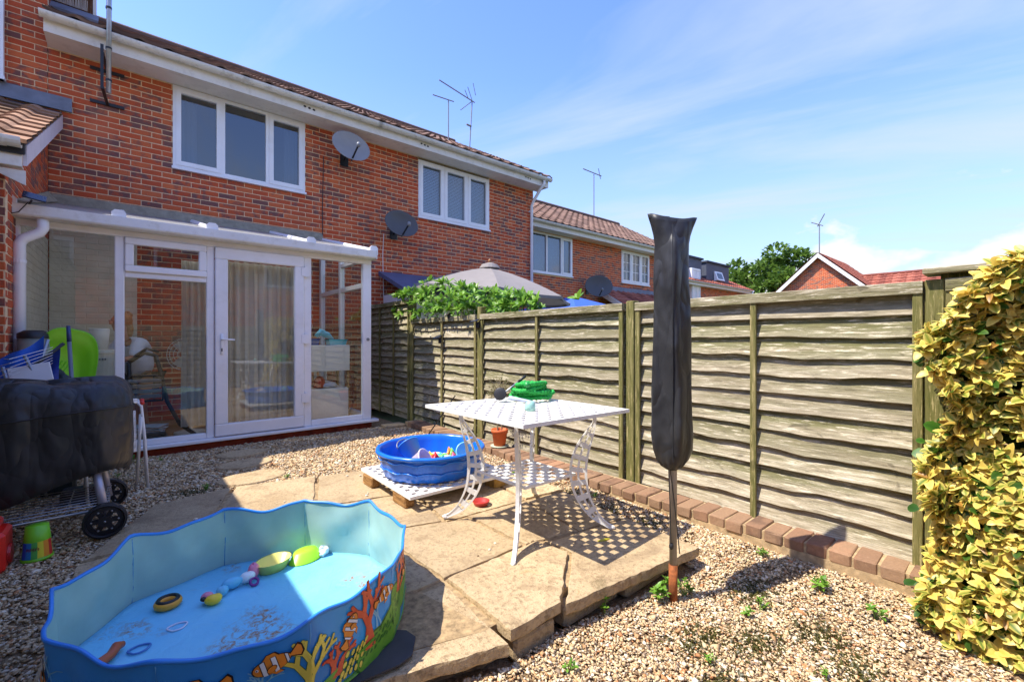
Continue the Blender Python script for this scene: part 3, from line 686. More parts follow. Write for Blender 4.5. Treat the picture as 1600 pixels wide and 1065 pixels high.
m = MB(); m.box((-3.05, 7.955, lz(7.98)+.02), (-.585, 7.985, lz(7.98)+.19)); part('lead_flashing', m, M_LEAD, hC)
m = MB(); m.box((-1.225, 7.88, 4.36), (-1.155, 7.95, 7.6)); m.box((-1.235, 7.87, 4.36), (-1.145, 7.96, 4.40)); part('square_downpipe', m, M_UPVC, hC)
m = MB(); m.box((-3.05, 5.7, 0), (-2.95, 8, 4.1)); m.box((-3.05, 8.12, 0), (-.83, 12, 7.6)); part('rear_block', m, PLAINBRICK, hC)

# tall shed outside the frame on the left boundary: its shadow lies over the barbecue and half of the pool
sh = thing('garden_shed', (-1.6, 2.2, 0), 'tall boarded shed along the left boundary of the yard', 'shed')
for i in range(22):
    m = MB(); z = i*.122; m.add([(-.885, -.6, z), (-.865, -.6, z), (-.885, -.6, z+.128), (-.885, 5.3, z), (-.865, 5.3, z), (-.885, 5.3, z+.128)], [(0,1,2),(5,4,3),(1,4,5,2),(0,3,4,1)]); part('board', m, M_BOARD, sh)
m = MB(); m.box((-2.3, -.59, 0), (-.887, 5.29, 2.66)); part('carcass', m, M_DARK, sh)
m = MB(); m.box((-2.35, -.65, 2.70), (-.86, 5.34, 2.76)); part('roof', m, plain('roof_felt', (.06, .06, .06, 1), .95, .2, 20), sh)

# --- behind the camera: boarded fence and the brick house opposite, which the glass reflects
rf = thing('rear_fence', (1, -2.6, 0), 'boarded fence closing the yard behind the viewer', 'fence')
for i in range(13):
    m = MB(); z = i*.128; m.add([(-2.3, -2.60, z), (-2.3, -2.585, z), (-2.3, -2.60, z+.136), (3.0, -2.60, z), (3.0, -2.585, z), (3.0, -2.60, z+.136)], [(0,1,2),(5,4,3),(1,4,5,2),(0,3,4,1),(0,2,5,3)]); part('board', m, M_BOARD, rf)
for u in (-2.2, -.4, 1.4, 3.0): m = MB(); m.box((u, -2.66, -.05), (u+.07, -2.602, 1.7)); part('post', m, M_POSTW, rf)
ho = thing('house_opposite', (2, -9, 0), 'brick house standing opposite behind the viewer', 'house')
brick_wall(ho, 'wall', (9.0, -9.0), (-1, 0), 16, 1.2, 5.0, [(6.6, 8.4, 3.5, 4.7), (10.5, 12.3, 3.5, 4.7), (3.0, 4.8, 3.5, 4.7)], n_ind=0)
for a in (.6, -3.3, 4.2):
    m = MB(); m.box((a, -9.02, 3.5), (a+1.8, -8.98, 4.7)); wq = part('window', m, M_UPVC, ho); m = MB(); m.box((a+.1, -8.979, 3.6), (a+1.7, -8.97, 4.6)); part('pane', m, plain('dark_glass', (.05, .06, .09, 1), .1), wq)
m = MB(); m.add([(u, v, z) for u in (-7.3, 9.3) for v, z in ((-8.6, 5.0), (-12.5, 7.3), (-16.4, 5.0))], [(0,1,2),(5,4,3),(0,3,4,1),(1,4,5,2),(0,2,5,3)]); part('roof', m, M_TILERED, ho)

# --- set back house to the right of the end terrace
hD = thing('set_back_house', (12, 9.5, 0), 'set back brick house with tiled roof right of the end terrace', 'house')
brick_wall(hD, 'wall', (7.62, 9.5), (1, 0), 8.9, 0, 4.62, [(1.22, 3.0, 3.25, 4.48), (5.60, 7.36, 3.30, 4.48)], see=lambda p: p.z > 2.2, n_ind=300, zskip=lambda z: z < 1.4)
shell(hD, 7.62, 16.52, 9.5, 14.6, 4.6, PLAINBRICK)
eaves(hD, 7.60, 16.54, 9.5, 4.50, .36)
roof_slope(hD, 'roof_tiles', 7.6, 16.6, 9.06, 4.71, 12.1, 6.42, M_TILE); roof_slope(hD, 'rear_roof_tiles', 7.6, 16.6, 15.1, 4.71, 12.1, 6.42, M_TILE)
m = MB(); m.tube([(7.6, 12.1, 6.44), (16.6, 12.1, 6.44)], .1, 10); part('ridge', m, M_TILE, hD)
m = MB(); m.add([(u, v, z) for u in (7.65, 16.5) for v, z in ((9.3, 4.6), (12.1, 6.3), (14.9, 4.6))], [(0,1,2),(5,4,3)]); part('gable_end', m, PLAINBRICK, hD)
wi = window(hD, 8.84, 10.62, 3.285, 4.47, 9.5, 3, sash=(2,), widths=(.36, .36, .28))
m = MB(); m.box((8.9, 9.62, 3.34), (10.56, 9.63, 4.42)); part('roller_blind', m, plain('blue_blind', srgb(110, 160, 215), .6, .03), wi)
wi = window(hD, 13.22, 14.98, 3.335, 4.47, 9.5, 3, sash=(0, 1, 2), bars=(2, 3))
m = MB(); m.box((13.3, 9.66, 3.38), (14.9, 9.67, 4.42)); part('net_curtain', m, plain('pale_blue_net', srgb(150, 178, 210), .7, .06), wi)
m = MB(); m.box((11.3, 9.46, 2.98), (16.5, 9.49, 3.14)); part('lead_flashing', m, M_LEAD, hD)
roof_slope(hD, 'porch_tiles', 11.9, 16.5, 8.25, 2.30, 9.47, 2.98, M_TILERED)
m = MB(); m.add([(u, v, z) for u in (11.86, 11.90) for v, z in ((8.25, 2.12), (8.25, 2.30), (9.47, 3.0), (9.47, 2.82))], [(0,1,2,3),(7,6,5,4),(0,4,5,1),(1,5,6,2),(2,6,7,3),(3,7,4,0)]); part('barge_board', m, M_FASCIA, hD)
m = MB(); m.box((12.1, 8.5, 0), (16.4, 9.4, 2.2)); part('porch_wall', m, PLAINBRICK, hD)

# --- far house with grey dormers
hE = thing('dormer_house', (26, 12.5, 0), 'far brick house with two dark grey roof dormers', 'house')
brick_wall(hE, 'wall', (19.5, 12.5), (1, 0), 11.8, 2.4, 4.4, see=lambda p: p.x > 23, n_ind=120)
m = MB(); m.box((19.5, 12.62, 0), (31.3, 19, 4.4)); part('body', m, PLAINBRICK, hE)
eaves(hE, 19.4, 31.4, 12.5, 4.32, .38)
roof_slope(hE, 'roof_tiles', 19.4, 31.4, 12.05, 4.53, 15.4, 6.15, M_TILERED)
M_SLATE = plain('dark_grey_cladding', srgb(74, 80, 96), .6, .1, 6)
for a, b, z0, z1 in ((19.6, 25.75, 4.75, 6.0), (26.35, 29.4, 4.8, 5.95)):
    m = MB(); m.box((a, 12.8, 4.3), (b, 15.3, z1)); d_ = part('dormer', m, M_SLATE, hE)
    m = MB(); m.box((a-.08, 12.7, z1), (b+.08, 15.4, z1+.1)); part('dormer_roof', m, plain('dormer_felt', (.05, .055, .07, 1), .9), d_)
m = MB(); m.box((23.75, 12.36, 3.05), (24.75, 12.79, 5.3)); part('window_bay', m, M_UPVC, hE)
window(hE, 23.8, 24.7, 3.1, 5.25, 12.345, 2, bars=(1, 3))
m = MB(); m.add([(27.3, 12.55, 4.95), (28.3, 12.55, 4.95), (28.3, 12.74, 5.5), (27.3, 12.74, 5.5), (27.3, 12.78, 4.9), (28.3, 12.78, 4.9), (28.3, 12.79, 5.5), (27.3, 12.79, 5.5)], [(0,1,2,3),(7,6,5,4),(0,4,5,1),(1,5,6,2),(2,6,7,3),(3,7,4,0)]); sk = part('skylight', m, M_UPVC, hE)
m = MB(); m.add([(27.45, 12.575, 5.04), (28.15, 12.575, 5.04), (28.15, 12.70, 5.41), (27.45, 12.70, 5.41)], [(0,1,2,3)]); part('pane', m, plain('dark_glass', (.05, .06, .09, 1), .1), sk)
m = MB(); m.tube([(31.2, 12.0, 4.5), (31.25, 12.1, 4.25), (30.6, 12.3, 4.0), (30.0, 12.45, 3.6)], .06, 8); part('downpipe', m, M_UPVC, hE, True)
# --- gabled house on the right and a long low roof behind it
hG = thing('gabled_house', (32.4, 8.6, 0), 'gable end of an orange brick house rising behind the fence', 'house')
brick_wall(hG, 'gable_wall', (32.4, 11.7), (0, -1), 6.2, 2.4, 3.55, see=lambda p: True, n_ind=300, gable=(0, 6.2, 3.55, 6.5))
m = MB(); m.box((32.52, 5.5, 0), (38, 11.7, 3.5)); part('body', m, PLAINBRICK, hG)
E_ = (8.6, 6.62)
for s, nm in ((1, 'left'), (-1, 'right')):
    m = MB(); v1 = 8.6+s*3.45; z1 = 6.62-3.45*.94
    m.add([(u, v, z-d_) for d_ in (0, .14) for u, v, z in ((32.1, E_[0], E_[1]), (32.1, v1, z1), (38.2, v1, z1), (38.2, E_[0], E_[1]))], [(0,1,2,3),(7,6,5,4),(0,4,5,1),(1,5,6,2),(2,6,7,3),(3,7,4,0)]); part('roof_deck', m, M_TILERED, hG)
    m = MB(); m.add([(u, v, z) for u in (32.06, 32.1) for v, z in ((E_[0], E_[1]-.02), (E_[0], E_[1]-.28), (v1, z1-.28), (v1, z1-.02))], [(0,1,2,3),(7,6,5,4),(0,4,5,1),(1,5,6,2),(2,6,7,3),(3,7,4,0)]); part('barge_board', m, M_UPVC, hG)
    m = MB(); ln = math.hypot(3.45, 3.45*.94)
    for c in range(14):
        f0, f1 = c/14, (c+1)/14
        nx_ = 90; r0 = []; r1 = []; lp = []
        for i in range(nx_+1):
            u = 32.05+6.15*i/nx_; hh = .02+.03*max(0, math.sin(u*2*PI/.33))
            r0.append((u, v1+(E_[0]-v1)*f0+s*(hh+.03)*.68, z1+(E_[1]-z1)*f0+(hh+.03)*.73)); r1.append((u, v1+(E_[0]-v1)*f1+s*hh*.68, z1+(E_[1]-z1)*f1+hh*.73)); lp.append((r0[-1][0], r0[-1][1]-s*.03, r0[-1][2]-.03))
        m.loft([lp, r0, r1], closed=False, attr=[(((i//5)*7 % 5)/5+.01, 0, 0) for i in range(nx_+1)]*3)
    part('roof_tiles', m, M_TILERED, hG, kind='stuff')
hH = thing('low_roofed_house', (36, 4, 0), 'long low red tiled roof to the right of the gable', 'house')
m = MB(); m.box((33.6, -3, 0), (40, 7.5, 3.2)); part('body', m, PLAINBRICK, hH)
m = MB()
for c in range(12):
    r0, r1, lp = [], [], []; nx_ = 200
    for i in range(nx_+1):
        v = -3.3+11*i/nx_; hh = .02+.035*max(0, math.sin(v*2*PI/.33)); f0, f1 = c/12, (c+1)/12
        for lst, f, e in ((r0, f0, .035), (r1, f1, 0)): lst.append((33.1+2.9*f-(hh+e)*.6, v, 3.1+2.27*f+(hh+e)*.8))
        lp.append((r0[-1][0]+.02, v, r0[-1][2]-.04))
    m.loft([lp, r0, r1], closed=False, attr=[(((i//6)*11 % 7)/7+.01, 0, 0) for i in range(nx_+1)]*3)
part('roof_tiles', m, M_TILERED, hH, kind='stuff')
m = MB(); m.add([(33.1, -3.3, 3.05), (36, -3.3, 5.32), (39, -3.3, 3.05), (33.1, 7.7, 3.05), (36, 7.7, 5.32), (39, 7.7, 3.05)], [(0,1,2),(5,4,3),(0,3,4,1),(1,4,5,2),(0,2,5,3)]); part('roof_deck', m, M_TILERED, hH)
m = MB(); m.tube([(36, -3.3, 5.38), (36, 7.7, 5.38)], .12, 8); part('ridge', m, M_TILERED, hH)

# --- aerials and dishes
def aerial(p0, z1, label, elems, r=.016, lean=0):
    t = thing('tv_aerial', p0, label, 'aerial', 'television aerials on the roofs')
    m = MB(); m.tube([p0, (p0[0]+lean, p0[1], z1)], r, 8); part('mast', m, M_GREYMETAL, t)
    for a, b, rr in elems: m = MB(); m.tube([a, b], rr, 6); part('element', m, M_GREYMETAL, t)
    return t
A0 = (-.223, 7.46, 4.36)
t = thing('aerial_mast', A0, 'thick grey mast bracketed to the brick wall at upper left', 'aerial')
m = MB(); m.tube([A0, (-.215, 7.46, 6.6)], .026, 12); part('mast', m, M_STEEL, t, True)
for z in (4.42, 4.85):
    m = MB(); m.rod((-.28, 7.49, z), (-.25, 7.98, z), .03); m.box((-.42, 7.975, z-.02), (-.08, 7.992, z+.02)); part('wall_bracket', m, M_BLACKP, t)
m = MB(); m.rod((-.285, 7.49, 4.40), (-.285, 7.49, 4.95), .03); part('brace', m, M_BLACKP, t)
for z in (4.5, 4.9, 5.4): m = MB(); m.lathe([(.031, 0), (.031, .025)], (-.222, 7.46, z), 12); part('clip', m, M_BLACKP, t)
p = (6.05, 9.55, 6.2)
aerial(p, 7.32, 'thin aerial mast with a single slanting boom above the end terrace', [((5.60, 9.55, 7.29), (6.21, 9.55, 7.33), .014)], .014)
p = (6.69, 9.55, 6.17)
aerial(p, 7.55, 'taller aerial with long boom and crossed reflectors above the end terrace', [((5.78, 9.55, 7.72), (6.86, 9.55, 7.53), .016), ((6.64, 9.55, 7.86), (6.78, 9.55, 7.55), .01), ((6.81, 9.55, 8.02), (6.89, 9.55, 7.73), .01), ((6.42, 9.55, 7.19), (6.79, 9.55, 7.55), .012), ((6.60, 9.55, 6.88), (6.75, 9.55, 6.87), .025), ((6.55, 9.55, 7.75), (6.66, 9.55, 7.56), .01)], .015, lean=.09)
p = (14.9, 12.1, 6.3)
aerial(p, 8.3, 'aerial standing on the ridge of the set back house', [((14.2, 12.1, 8.36), (15.4, 12.1, 8.34), .022), ((15.2, 12.1, 8.62), (15.35, 12.1, 8.2), .016)], .02)
p = (32.4, 8.6, 6.3)
aerial(p, 8.4, 'aerial standing at the apex of the orange brick gable', [((32.3, 8.3, 9.0), (32.4, 8.7, 8.3), .03), ((32.3, 9.0, 8.6), (32.4, 8.4, 8.3), .03)], .03)
def dish(c, fac, label, colr, sx=.30, sz=.24, wallv=7.99, cable=None):
    t = thing('satellite_dish', c, label, 'satellite dish', 'satellite dishes on the houses'); Q = Vector(fac).normalized().to_track_quat('Z', 'Y').to_matrix().to_4x4(); M = Matrix.Translation(c) @ Q
    m = MB(); n = 28
    rings = [[(sx*r*math.cos(a), sz*r*math.sin(a), .075*r*r+d_) for a in [2*PI*k/n for k in range(n)]] for r, d_ in ((.02, 0), (.4, 0), (.75, 0), (.97, 0), (1.0, -.004), (.97, -.014), (.75, -.01), (.4, -.01), (.02, -.01))]
    m.loft(rings, True, True); m.xf(M); part('reflector', m, colr, t, True)
    m = MB(); m.box((-.035, -.04, -.05), (.035, .04, -.008)); m.xf(M); part('clamp', m, M_BLACKP, t)
    a = M @ Vector((0, -sz*.9, .0)); b = M @ Vector((0, -sz*.55, .34))
    m = MB(); m.rod(a, b, .022); m.xf(Matrix.Identity(4)); ar = part('feed_arm', m, M_BLACKP, t)
    m = MB(); m.blob(b, (.035, .035, .045), 10, 6); part('feed_horn', m, M_GREYMETAL, t, True)
    k = M @ Vector((0, 0, -.05)); m = MB(); m.tube([k, (k.x, (k.y+wallv)/2, k.z-.06), (k.x+.02, wallv, k.z-.10)], .018, 8); m.box((k.x-.05, wallv-.015, k.z-.2), (k.x+.09, wallv+.001, k.z)); part('wall_mount', m, M_BLACKP, t)
    if cable:
        m = MB(); m.tube([(cable, wallv-.012, k.z-.12), (cable-.02, wallv-.012, (k.z+cable*0)/2+1.2), (cable, wallv-.012, 2.0)], .007, 6); part('cable', m, cable and (M_BLACKP if colr.name.startswith('pale') else M_FASCIA), t)
dish((2.86, 7.66, 4.60), (.02, -.85, .22), 'pale grey satellite dish high on the wall between the two upstairs windows', plain('pale_dish_grey', srgb(146, 144, 144), .45, .05), .33, .27, 7.99, 2.52)
dish((3.80, 7.66, 3.43), (-.02, -.85, .22), 'dark grey satellite dish lower on the wall left of the blinds', plain('dark_dish_grey', srgb(80, 79, 80), .5, .05), .33, .26, 7.99, 3.62)
dish((11.3, 9.0, 2.98), (-.5, -.8, .2), 'dark satellite dish beside the porch of the set back house', bpy.data.materials['dark_dish_grey'], .46, .36, 9.49)

# ============================================================ CONSERVATORY
cv = thing('conservatory', (.85, 6, 0), 'white lean-to conservatory with glazed door and polycarbonate roof', 'conservatory')
V6 = 6.0; ZS = .20; ZH = 2.335
def fr(name, *bx, mat=None, parent=None, smooth=False):
    m = MB()
    for a, b in bx: m.bbox(a, b, .007)
    return part(name, m, mat or M_UPVC, parent or cv, smooth)
m = MB(); m.box((-.80, 5.99, -.02), (2.54, 6.06, .162)); m.box((2.47, 6.061, -.02), (2.54, 7.99, .162)); part('plinth', m, plain('plinth_brick', srgb(150, 62, 40), .9, .3, 9, .3), cv)
m = MB(); m.box((-.79, 6.07, .05), (2.46, 7.98, .15)); part('floor', m, M_LAMINATE, cv)
fr('sill', ((-.86, 5.90, .163), (2.61, 6.06, .199)))
for a, b in ((-.86, -.775), (-.135, -.06), (.628, .700), (1.645, 1.735), (2.405, 2.525)): fr('post', ((a, 5.965, ZS), (b, 6.035, ZH)))
fr('head_rail', ((-.86, 5.962, ZH+.001), (2.527, 6.036, 2.40)))
fr('bottom_rail', ((-.774, 5.967, ZS+.001), (-.136, 6.033, ZS+.06))); fr('bottom_rail', ((-.059, 5.967, ZS+.001), (.627, 6.033, ZS+.06))); fr('bottom_rail', ((1.736, 5.967, ZS+.001), (2.404, 6.033, ZS+.07)))
fr('transom', ((-.059, 5.967, 1.93), (.627, 6.033, 1.985)))
def pane(u0, u1, z0, z1, v=6.0, parent=None, glass=None):
    m = MB(); m.box((u0, v-.004, z0), (u1, v+.004, z1)); return part('pane', m, glass or M_GLASS, parent or cv)
pane(-.773, -.137, ZS+.062, ZH-.002); pane(-.058, .626, ZS+.062, 1.929); pane(1.737, 2.403, ZS+.072, ZH-.002)
# top-hung window
m = MB()
for a, b in (((-.058, 5.94, 1.987), (.626, 6.0, 2.052)), ((-.058, 5.94, 2.265), (.626, 6.0, 2.333)), ((-.058, 5.94, 2.053), (.012, 6.0, 2.264)), ((.556, 5.94, 2.053), (.626, 6.0, 2.264))): m.bbox(a, b, .008)
tw = part('window', m, M_UPVC, cv); pane(.013, .555, 2.054, 2.263, 5.975, tw)
# door
m = MB()
for a, b in (((.704, 5.935, ZS+.012), (1.642, 6.0, .345)), ((.704, 5.935, 2.205), (1.642, 6.0, 2.333)), ((.704, 5.935, .346), (.828, 6.0, 2.204)), ((1.530, 5.935, .346), (1.642, 6.0, 2.204))): m.bbox(a, b, .009)
dr = part('door', m, M_UPVC, cv); pane(.829, 1.529, .347, 2.203, 5.97, dr)
m = MB(); m.bbox((.752, 5.923, 1.13), (.782, 5.934, 1.36), .004); m.tube([(.767, 5.925, 1.30), (.767, 5.89, 1.30), (.79, 5.882, 1.30), (.885, 5.882, 1.295)], .010, 8); part('handle', m, M_UPVC, dr, True)
m = MB(); m.box((.761, 5.9215, 1.165), (.773, 5.9228, 1.20)); part('keyhole', m, M_BLACKP, dr)
for z in (.50, 1.24, 2.08): m = MB(); m.lathe([(.018, 0), (.018, .13)], (1.66, 5.945, z), 10, caps=(True, True)); m.box((1.61, 5.926, z+.01), (1.70, 5.934, z+.12)); part('hinge', m, M_UPVC, dr)
m = MB(); m.lathe([(.022, 0), (.022, .008)], (0, 0, 0), 12, caps=(True, True)); m.xf(Matrix.Translation((2.475, 5.964, 1.30)) @ Matrix.Rotation(R(90), 4, 'X')); part('screw_cap', m, M_GREYMETAL, cv)
# right flank
for a, b in ((6.04, 6.10), (6.98, 7.05), (7.90, 7.985)): fr('flank_post', ((2.45, a, ZS), (2.525, b, 2.52 if a < 7 else 2.7)))
fr('flank_rail', ((2.455, 6.101, ZS), (2.52, 7.899, ZS+.07))); fr('flank_rail', ((2.455, 6.101, 2.02), (2.52, 6.979, 2.09))); fr('flank_rail', ((2.455, 7.051, 2.02), (2.52, 7.899, 2.09))); fr('flank_rail', ((2.455, 6.101, 2.40), (2.52, 6.979, 2.46)))
for a, b in ((6.101, 6.979), (7.051, 7.899)):
    m = MB(); m.box((2.484, a, ZS+.071), (2.490, b, 2.019)); part('pane', m, M_GLASS, cv)
    m = MB(); m.box((2.484, a, 2.091), (2.490, b, 2.399)); part('pane', m, M_GLASS, cv)
# roof
RZ0, RZ1 = 2.52, 3.02
def rz(v): return RZ0+(v-5.9)*(RZ1-RZ0)/2.09
bars = [-.83, -.10, .665, 1.69, 2.50]
for a, b in zip(bars[:-1], bars[1:]):
    m = MB(); m.add([(u, v, rz(v)+e) for e in (0, -.016) for u, v in ((a+.012, 5.86), (b-.012, 5.86), (b-.012, 7.98), (a+.012, 7.98))], [(0,1,2,3),(7,6,5,4),(0,4,5,1),(1,5,6,2),(2,6,7,3),(3,7,4,0)]); part('roof_panel', m, M_POLY, cv)
for u in bars:
    m = MB(); prof = [(-.032, -.03), (.032, -.03), (.032, .005), (.016, .03), (-.016, .03), (-.032, .005)]
    m.loft([[(u+p[0], v, rz(v)+p[1]) for p in prof] for v in (5.85, 7.98)], True, True); g_ = part('glazing_bar', m, M_UPVC, cv)
    m = MB(); prof = [(-.055, -.06), (.055, -.06), (.055, .035), (.03, .062), (-.03, .062), (-.055, .035)]
    m.loft([[(u+p[0], v, rz(5.85)+p[1]) for p in prof] for v in (5.815, 5.848)], True, True); part('end_cap', m, M_UPVC, g_)
m = MB(); pr = [(5.80, 2.415), (5.80, 2.50), (5.812, 2.50), (5.815, 2.43), (5.90, 2.42), (5.955, 2.44), (5.96, 2.515), (5.975, 2.515), (5.975, 2.40), (5.88, 2.392), (5.81, 2.40)]
m.loft([[(u, p[0], p[1]) for p in pr] for u in (-.90, 2.525)], True, True); m.box((2.526, 5.795, 2.39), (2.538, 5.98, 2.51)); part('gutter', m, M_CGUT, cv)
m = MB(); m.box((-.83, 5.982, 2.402), (2.52, 6.034, 2.50)); part('eaves_beam', m, plain('cream_eaves_beam', srgb(222, 212, 190), .5, .04), cv)
m = MB(); m.add([(-.79, 7.90, 2.995), (2.5, 7.90, 2.995), (2.5, 7.995, 3.03), (-.79, 7.995, 3.03), (-.79, 7.985, 3.13), (2.5, 7.985, 3.13), (2.5, 7.995, 3.13), (-.79, 7.995, 3.13)], [(0,1,5,4),(4,5,6,7),(0,3,2,1),(0,4,7,3),(1,2,6,5)]); part('flashing', m, M_FELT, cv)
m = MB(); m.add([(-.79, 5.9, rz(5.9)+.03), (-.70, 5.9, rz(5.9)+.02), (-.70, 7.9, rz(7.9)+.02), (-.79, 7.9, rz(7.9)+.13), (-.79, 5.9, rz(5.9)-.05), (-.79, 7.9, rz(7.9)-.05)], [(0,1,2,3),(1,4,5,2),(0,4,1),(3,2,5)]); part('side_flashing', m, M_FELT, cv)
m = MB(); m.tube([(-.62, 5.87, 2.40), (-.62, 5.87, 2.31), (-.64, 5.865, 2.27), (-.74, 5.865, 2.20), (-.765, 5.865, 2.15), (-.765, 5.865, .10)], .042, 14); part('downpipe', m, M_UPVC, cv, True)
for z in (1.98, 1.30): m = MB(); m.lathe([(.047, 0), (.047, .03)], (-.765, 5.865, z), 14); m.box((-.92, 5.86, z+.005), (-.80, 5.88, z+.025)); part('pipe_clip', m, M_UPVC, cv)
# solar lamp on the conservatory gutter
sp = thing('solar_lamp', (-.70, 5.83, 2.52), 'small dark solar panel clipped to the conservatory gutter', 'solar panel')
m = MB(); m.bbox((-.075, -.05, 0), (.075, .05, .012), .003); m.xf(Matrix.Translation((-.66, 5.76, 2.56)) @ Matrix.Rotation(R(40), 4, 'X') @ Matrix.Rotation(R(12), 4, 'Y')); part('panel', m, plain('solar_cell', (.02, .03, .06, 1), .15), sp)
m = MB(); m.tube([(-.70, 5.81, 2.50), (-.68, 5.79, 2.54)], .008, 6); m.tube([(-.70, 5.79, 2.52), (-.76, 5.79, 2.42), (-.85, 5.79, 2.38)], .004, 5); part('cable', m, M_BLACKP, sp)

# ------------------------------------------------------------ inside the conservatory
def curtain(u0, u1, v, z0, z1, label, folds):
    m = MB(); n = int(folds*10); top = []; bot = []
    for q, lst in ((1, top), (0, bot)):
        for i in range(n+1):
            t = i/n; a = t*folds*2*PI; lst.append((u0+(u1-u0)*t+.012*math.sin(a*1.7+q), v+(.022+.008*math.sin(t*9))*math.sin(a)+(1-q)*.012*math.sin(a*.5), z1 if q else z0))
    m.loft([bot, [tuple((Vector(a)+Vector(b))/2) for a, b in zip(bot, top)], top], closed=False)
    m.loft([[(p[0], p[1]+.006, p[2]) for p in top], [(p[0], p[1]+.006, p[2]) for p in bot]], closed=False)
    return tag(part('curtain', m, MATS.setdefault('curt', m_thin('pale_net_curtain', srgb(226, 220, 208), .85, .45)), None, True), label, 'curtain', 'curtains in the conservatory')
curtain(.80, 1.58, 6.16, .32, 2.22, 'pale curtain hanging behind the glazed door', 9)
curtain(.42, .66, 6.30, .30, 2.20, 'narrow pale curtain drawn beside the large fixed pane', 4)
WH = plain('white_laminate', srgb(226, 222, 214), .5, .03)
t = thing('white_unit', (2.05, 6.55, .15), 'white shelf unit with grey baskets behind the right hand pane', 'shelf unit')
for a, b in (((1.80, 6.32, .86), (2.36, 6.80, 1.22)), ((1.80, 6.32, .22), (2.34, 6.80, .62))): m = MB(); m.bbox(a, b, .008); part('drawer_box', m, WH, t)
for u in (1.81, 2.33):
    for v in (6.34, 6.77): m = MB(); m.box((u, v, .15), (u+.03, v+.03, 1.22)); part('leg', m, M_TIMBER, t)
for i, (c, r, mt, lb) in enumerate((((1.98, 6.45, .63), (.09, .07, .10), plain('red_cloth', srgb(190, 50, 40), .8), 'red bundle on the lower shelf of the white unit'), ((2.10, 6.42, .63), (.10, .06, .05), plain('pale_cloth', srgb(190, 196, 206), .9), 'pale bundle on the lower shelf of the white unit'))):
    m = MB(); m.blob((c[0], c[1], c[2]+r[2]*.48), r, 12, 8, .12, i, True); solo('cloth_bundle', m, mt, lb, 'bundle', None, True)
def basket(c, w, d_, h, mat, label, name='basket', flare=1.15):
    m = MB(); q = lambda k, z: [(c[0]+s*w/2*k, c[1]+e*d_/2*k, c[2]+z) for s, e in ((-1,-1),(1,-1),(1,1),(-1,1))]
    m.loft([q(.9, .006), q(1, 0), q(flare, h), q(flare+.05, h), q(flare+.05, h-.012), q(flare-.03, h-.012), q(.95, .01)], True, True); return solo(name, m, mat, label, 'basket')
basket((2.22, 6.48, 1.221), .22, .16, .08, plain('turquoise_plastic', srgb(70, 190, 205), .4), 'turquoise basket on top of the white unit')
basket((1.88, 6.50, 1.221), .16, .18, .09, plain('navy_plastic', srgb(30, 70, 150), .4), 'dark blue basket on top of the white unit')
m = MB(); m.tube([(1.92, 6.40, 1.34), (1.98, 6.40, 1.40), (2.08, 6.42, 1.36), (2.16, 6.44, 1.30)], [.03, .05, .045, .02], 8); m2 = solo('folded_towel', m, plain('towel_blue', srgb(110, 190, 215), .9, .25, 20), 'pale blue towel slumped over the baskets', 'towel', None, True)
t = thing('white_chair', (2.36, 7.3, .15), 'white slatted chair behind the white unit', 'chair')
for u in (2.24, 2.40):
    for v in (7.1, 7.5): m = MB(); m.box((u-.015, v-.015, .15), (u+.015, v+.015, .60 if v < 7.3 else 1.05)); part('leg', m, WH, t)
m = MB(); m.bbox((2.22, 7.08, .60), (2.42, 7.52, .63), .005); part('seat', m, WH, t)
# pedestal fan
t = thing('pedestal_fan', (.55, 6.75, .15), 'white pedestal fan standing behind the large fixed pane', 'fan')
m = MB(); m.lathe([(.17, 0), (.17, .02), (.05, .035), (.015, .06), (.014, .92)], (.55, 6.75, .15), 20, caps=(True, True)); part('stand', m, WH, t, True)
m = MB(); m.blob((.55, 6.75, 1.12), (.06, .09, .06), 12, 8); part('motor', m, WH, t, True)
m = MB(); Fm = Matrix.Translation((.48, 6.66, 1.12)) @ Vector((-.55, -.8, .05)).normalized().to_track_quat('Z', 'Y').to_matrix().to_4x4()
cage = MB()
for r_ in (.05, .10, .15, .19): cage.tube([(r_*math.cos(a), r_*math.sin(a), .05-.9*r_*r_) for a in [2*PI*k/20 for k in range(21)]], .004, 4, False)
for k in range(16): a = 2*PI*k/16; cage.tube([(.03*math.cos(a), .03*math.sin(a), .05), (.19*math.cos(a), .19*math.sin(a), .018), (.19*math.cos(a), .19*math.sin(a), -.05)], .003, 4)
cage.xf(Fm); part('cage', cage, WH, t)
for k in range(3):
    b = MB(); b.add([(.02, -.01, .0), (.16, -.05, .015), (.165, .05, -.015), (.02, .02, -.01), (.02, -.01, .004), (.16, -.05, .019), (.165, .05, -.011), (.02, .02, -.006)], [(3,2,1,0),(4,5,6,7),(0,1,5,4),(1,2,6,5),(2,3,7,6),(3,0,4,7)]); b.xf(Fm @ Matrix.Rotation(2*PI*k/3, 4, 'Z')); part('blade', b, WH, t)
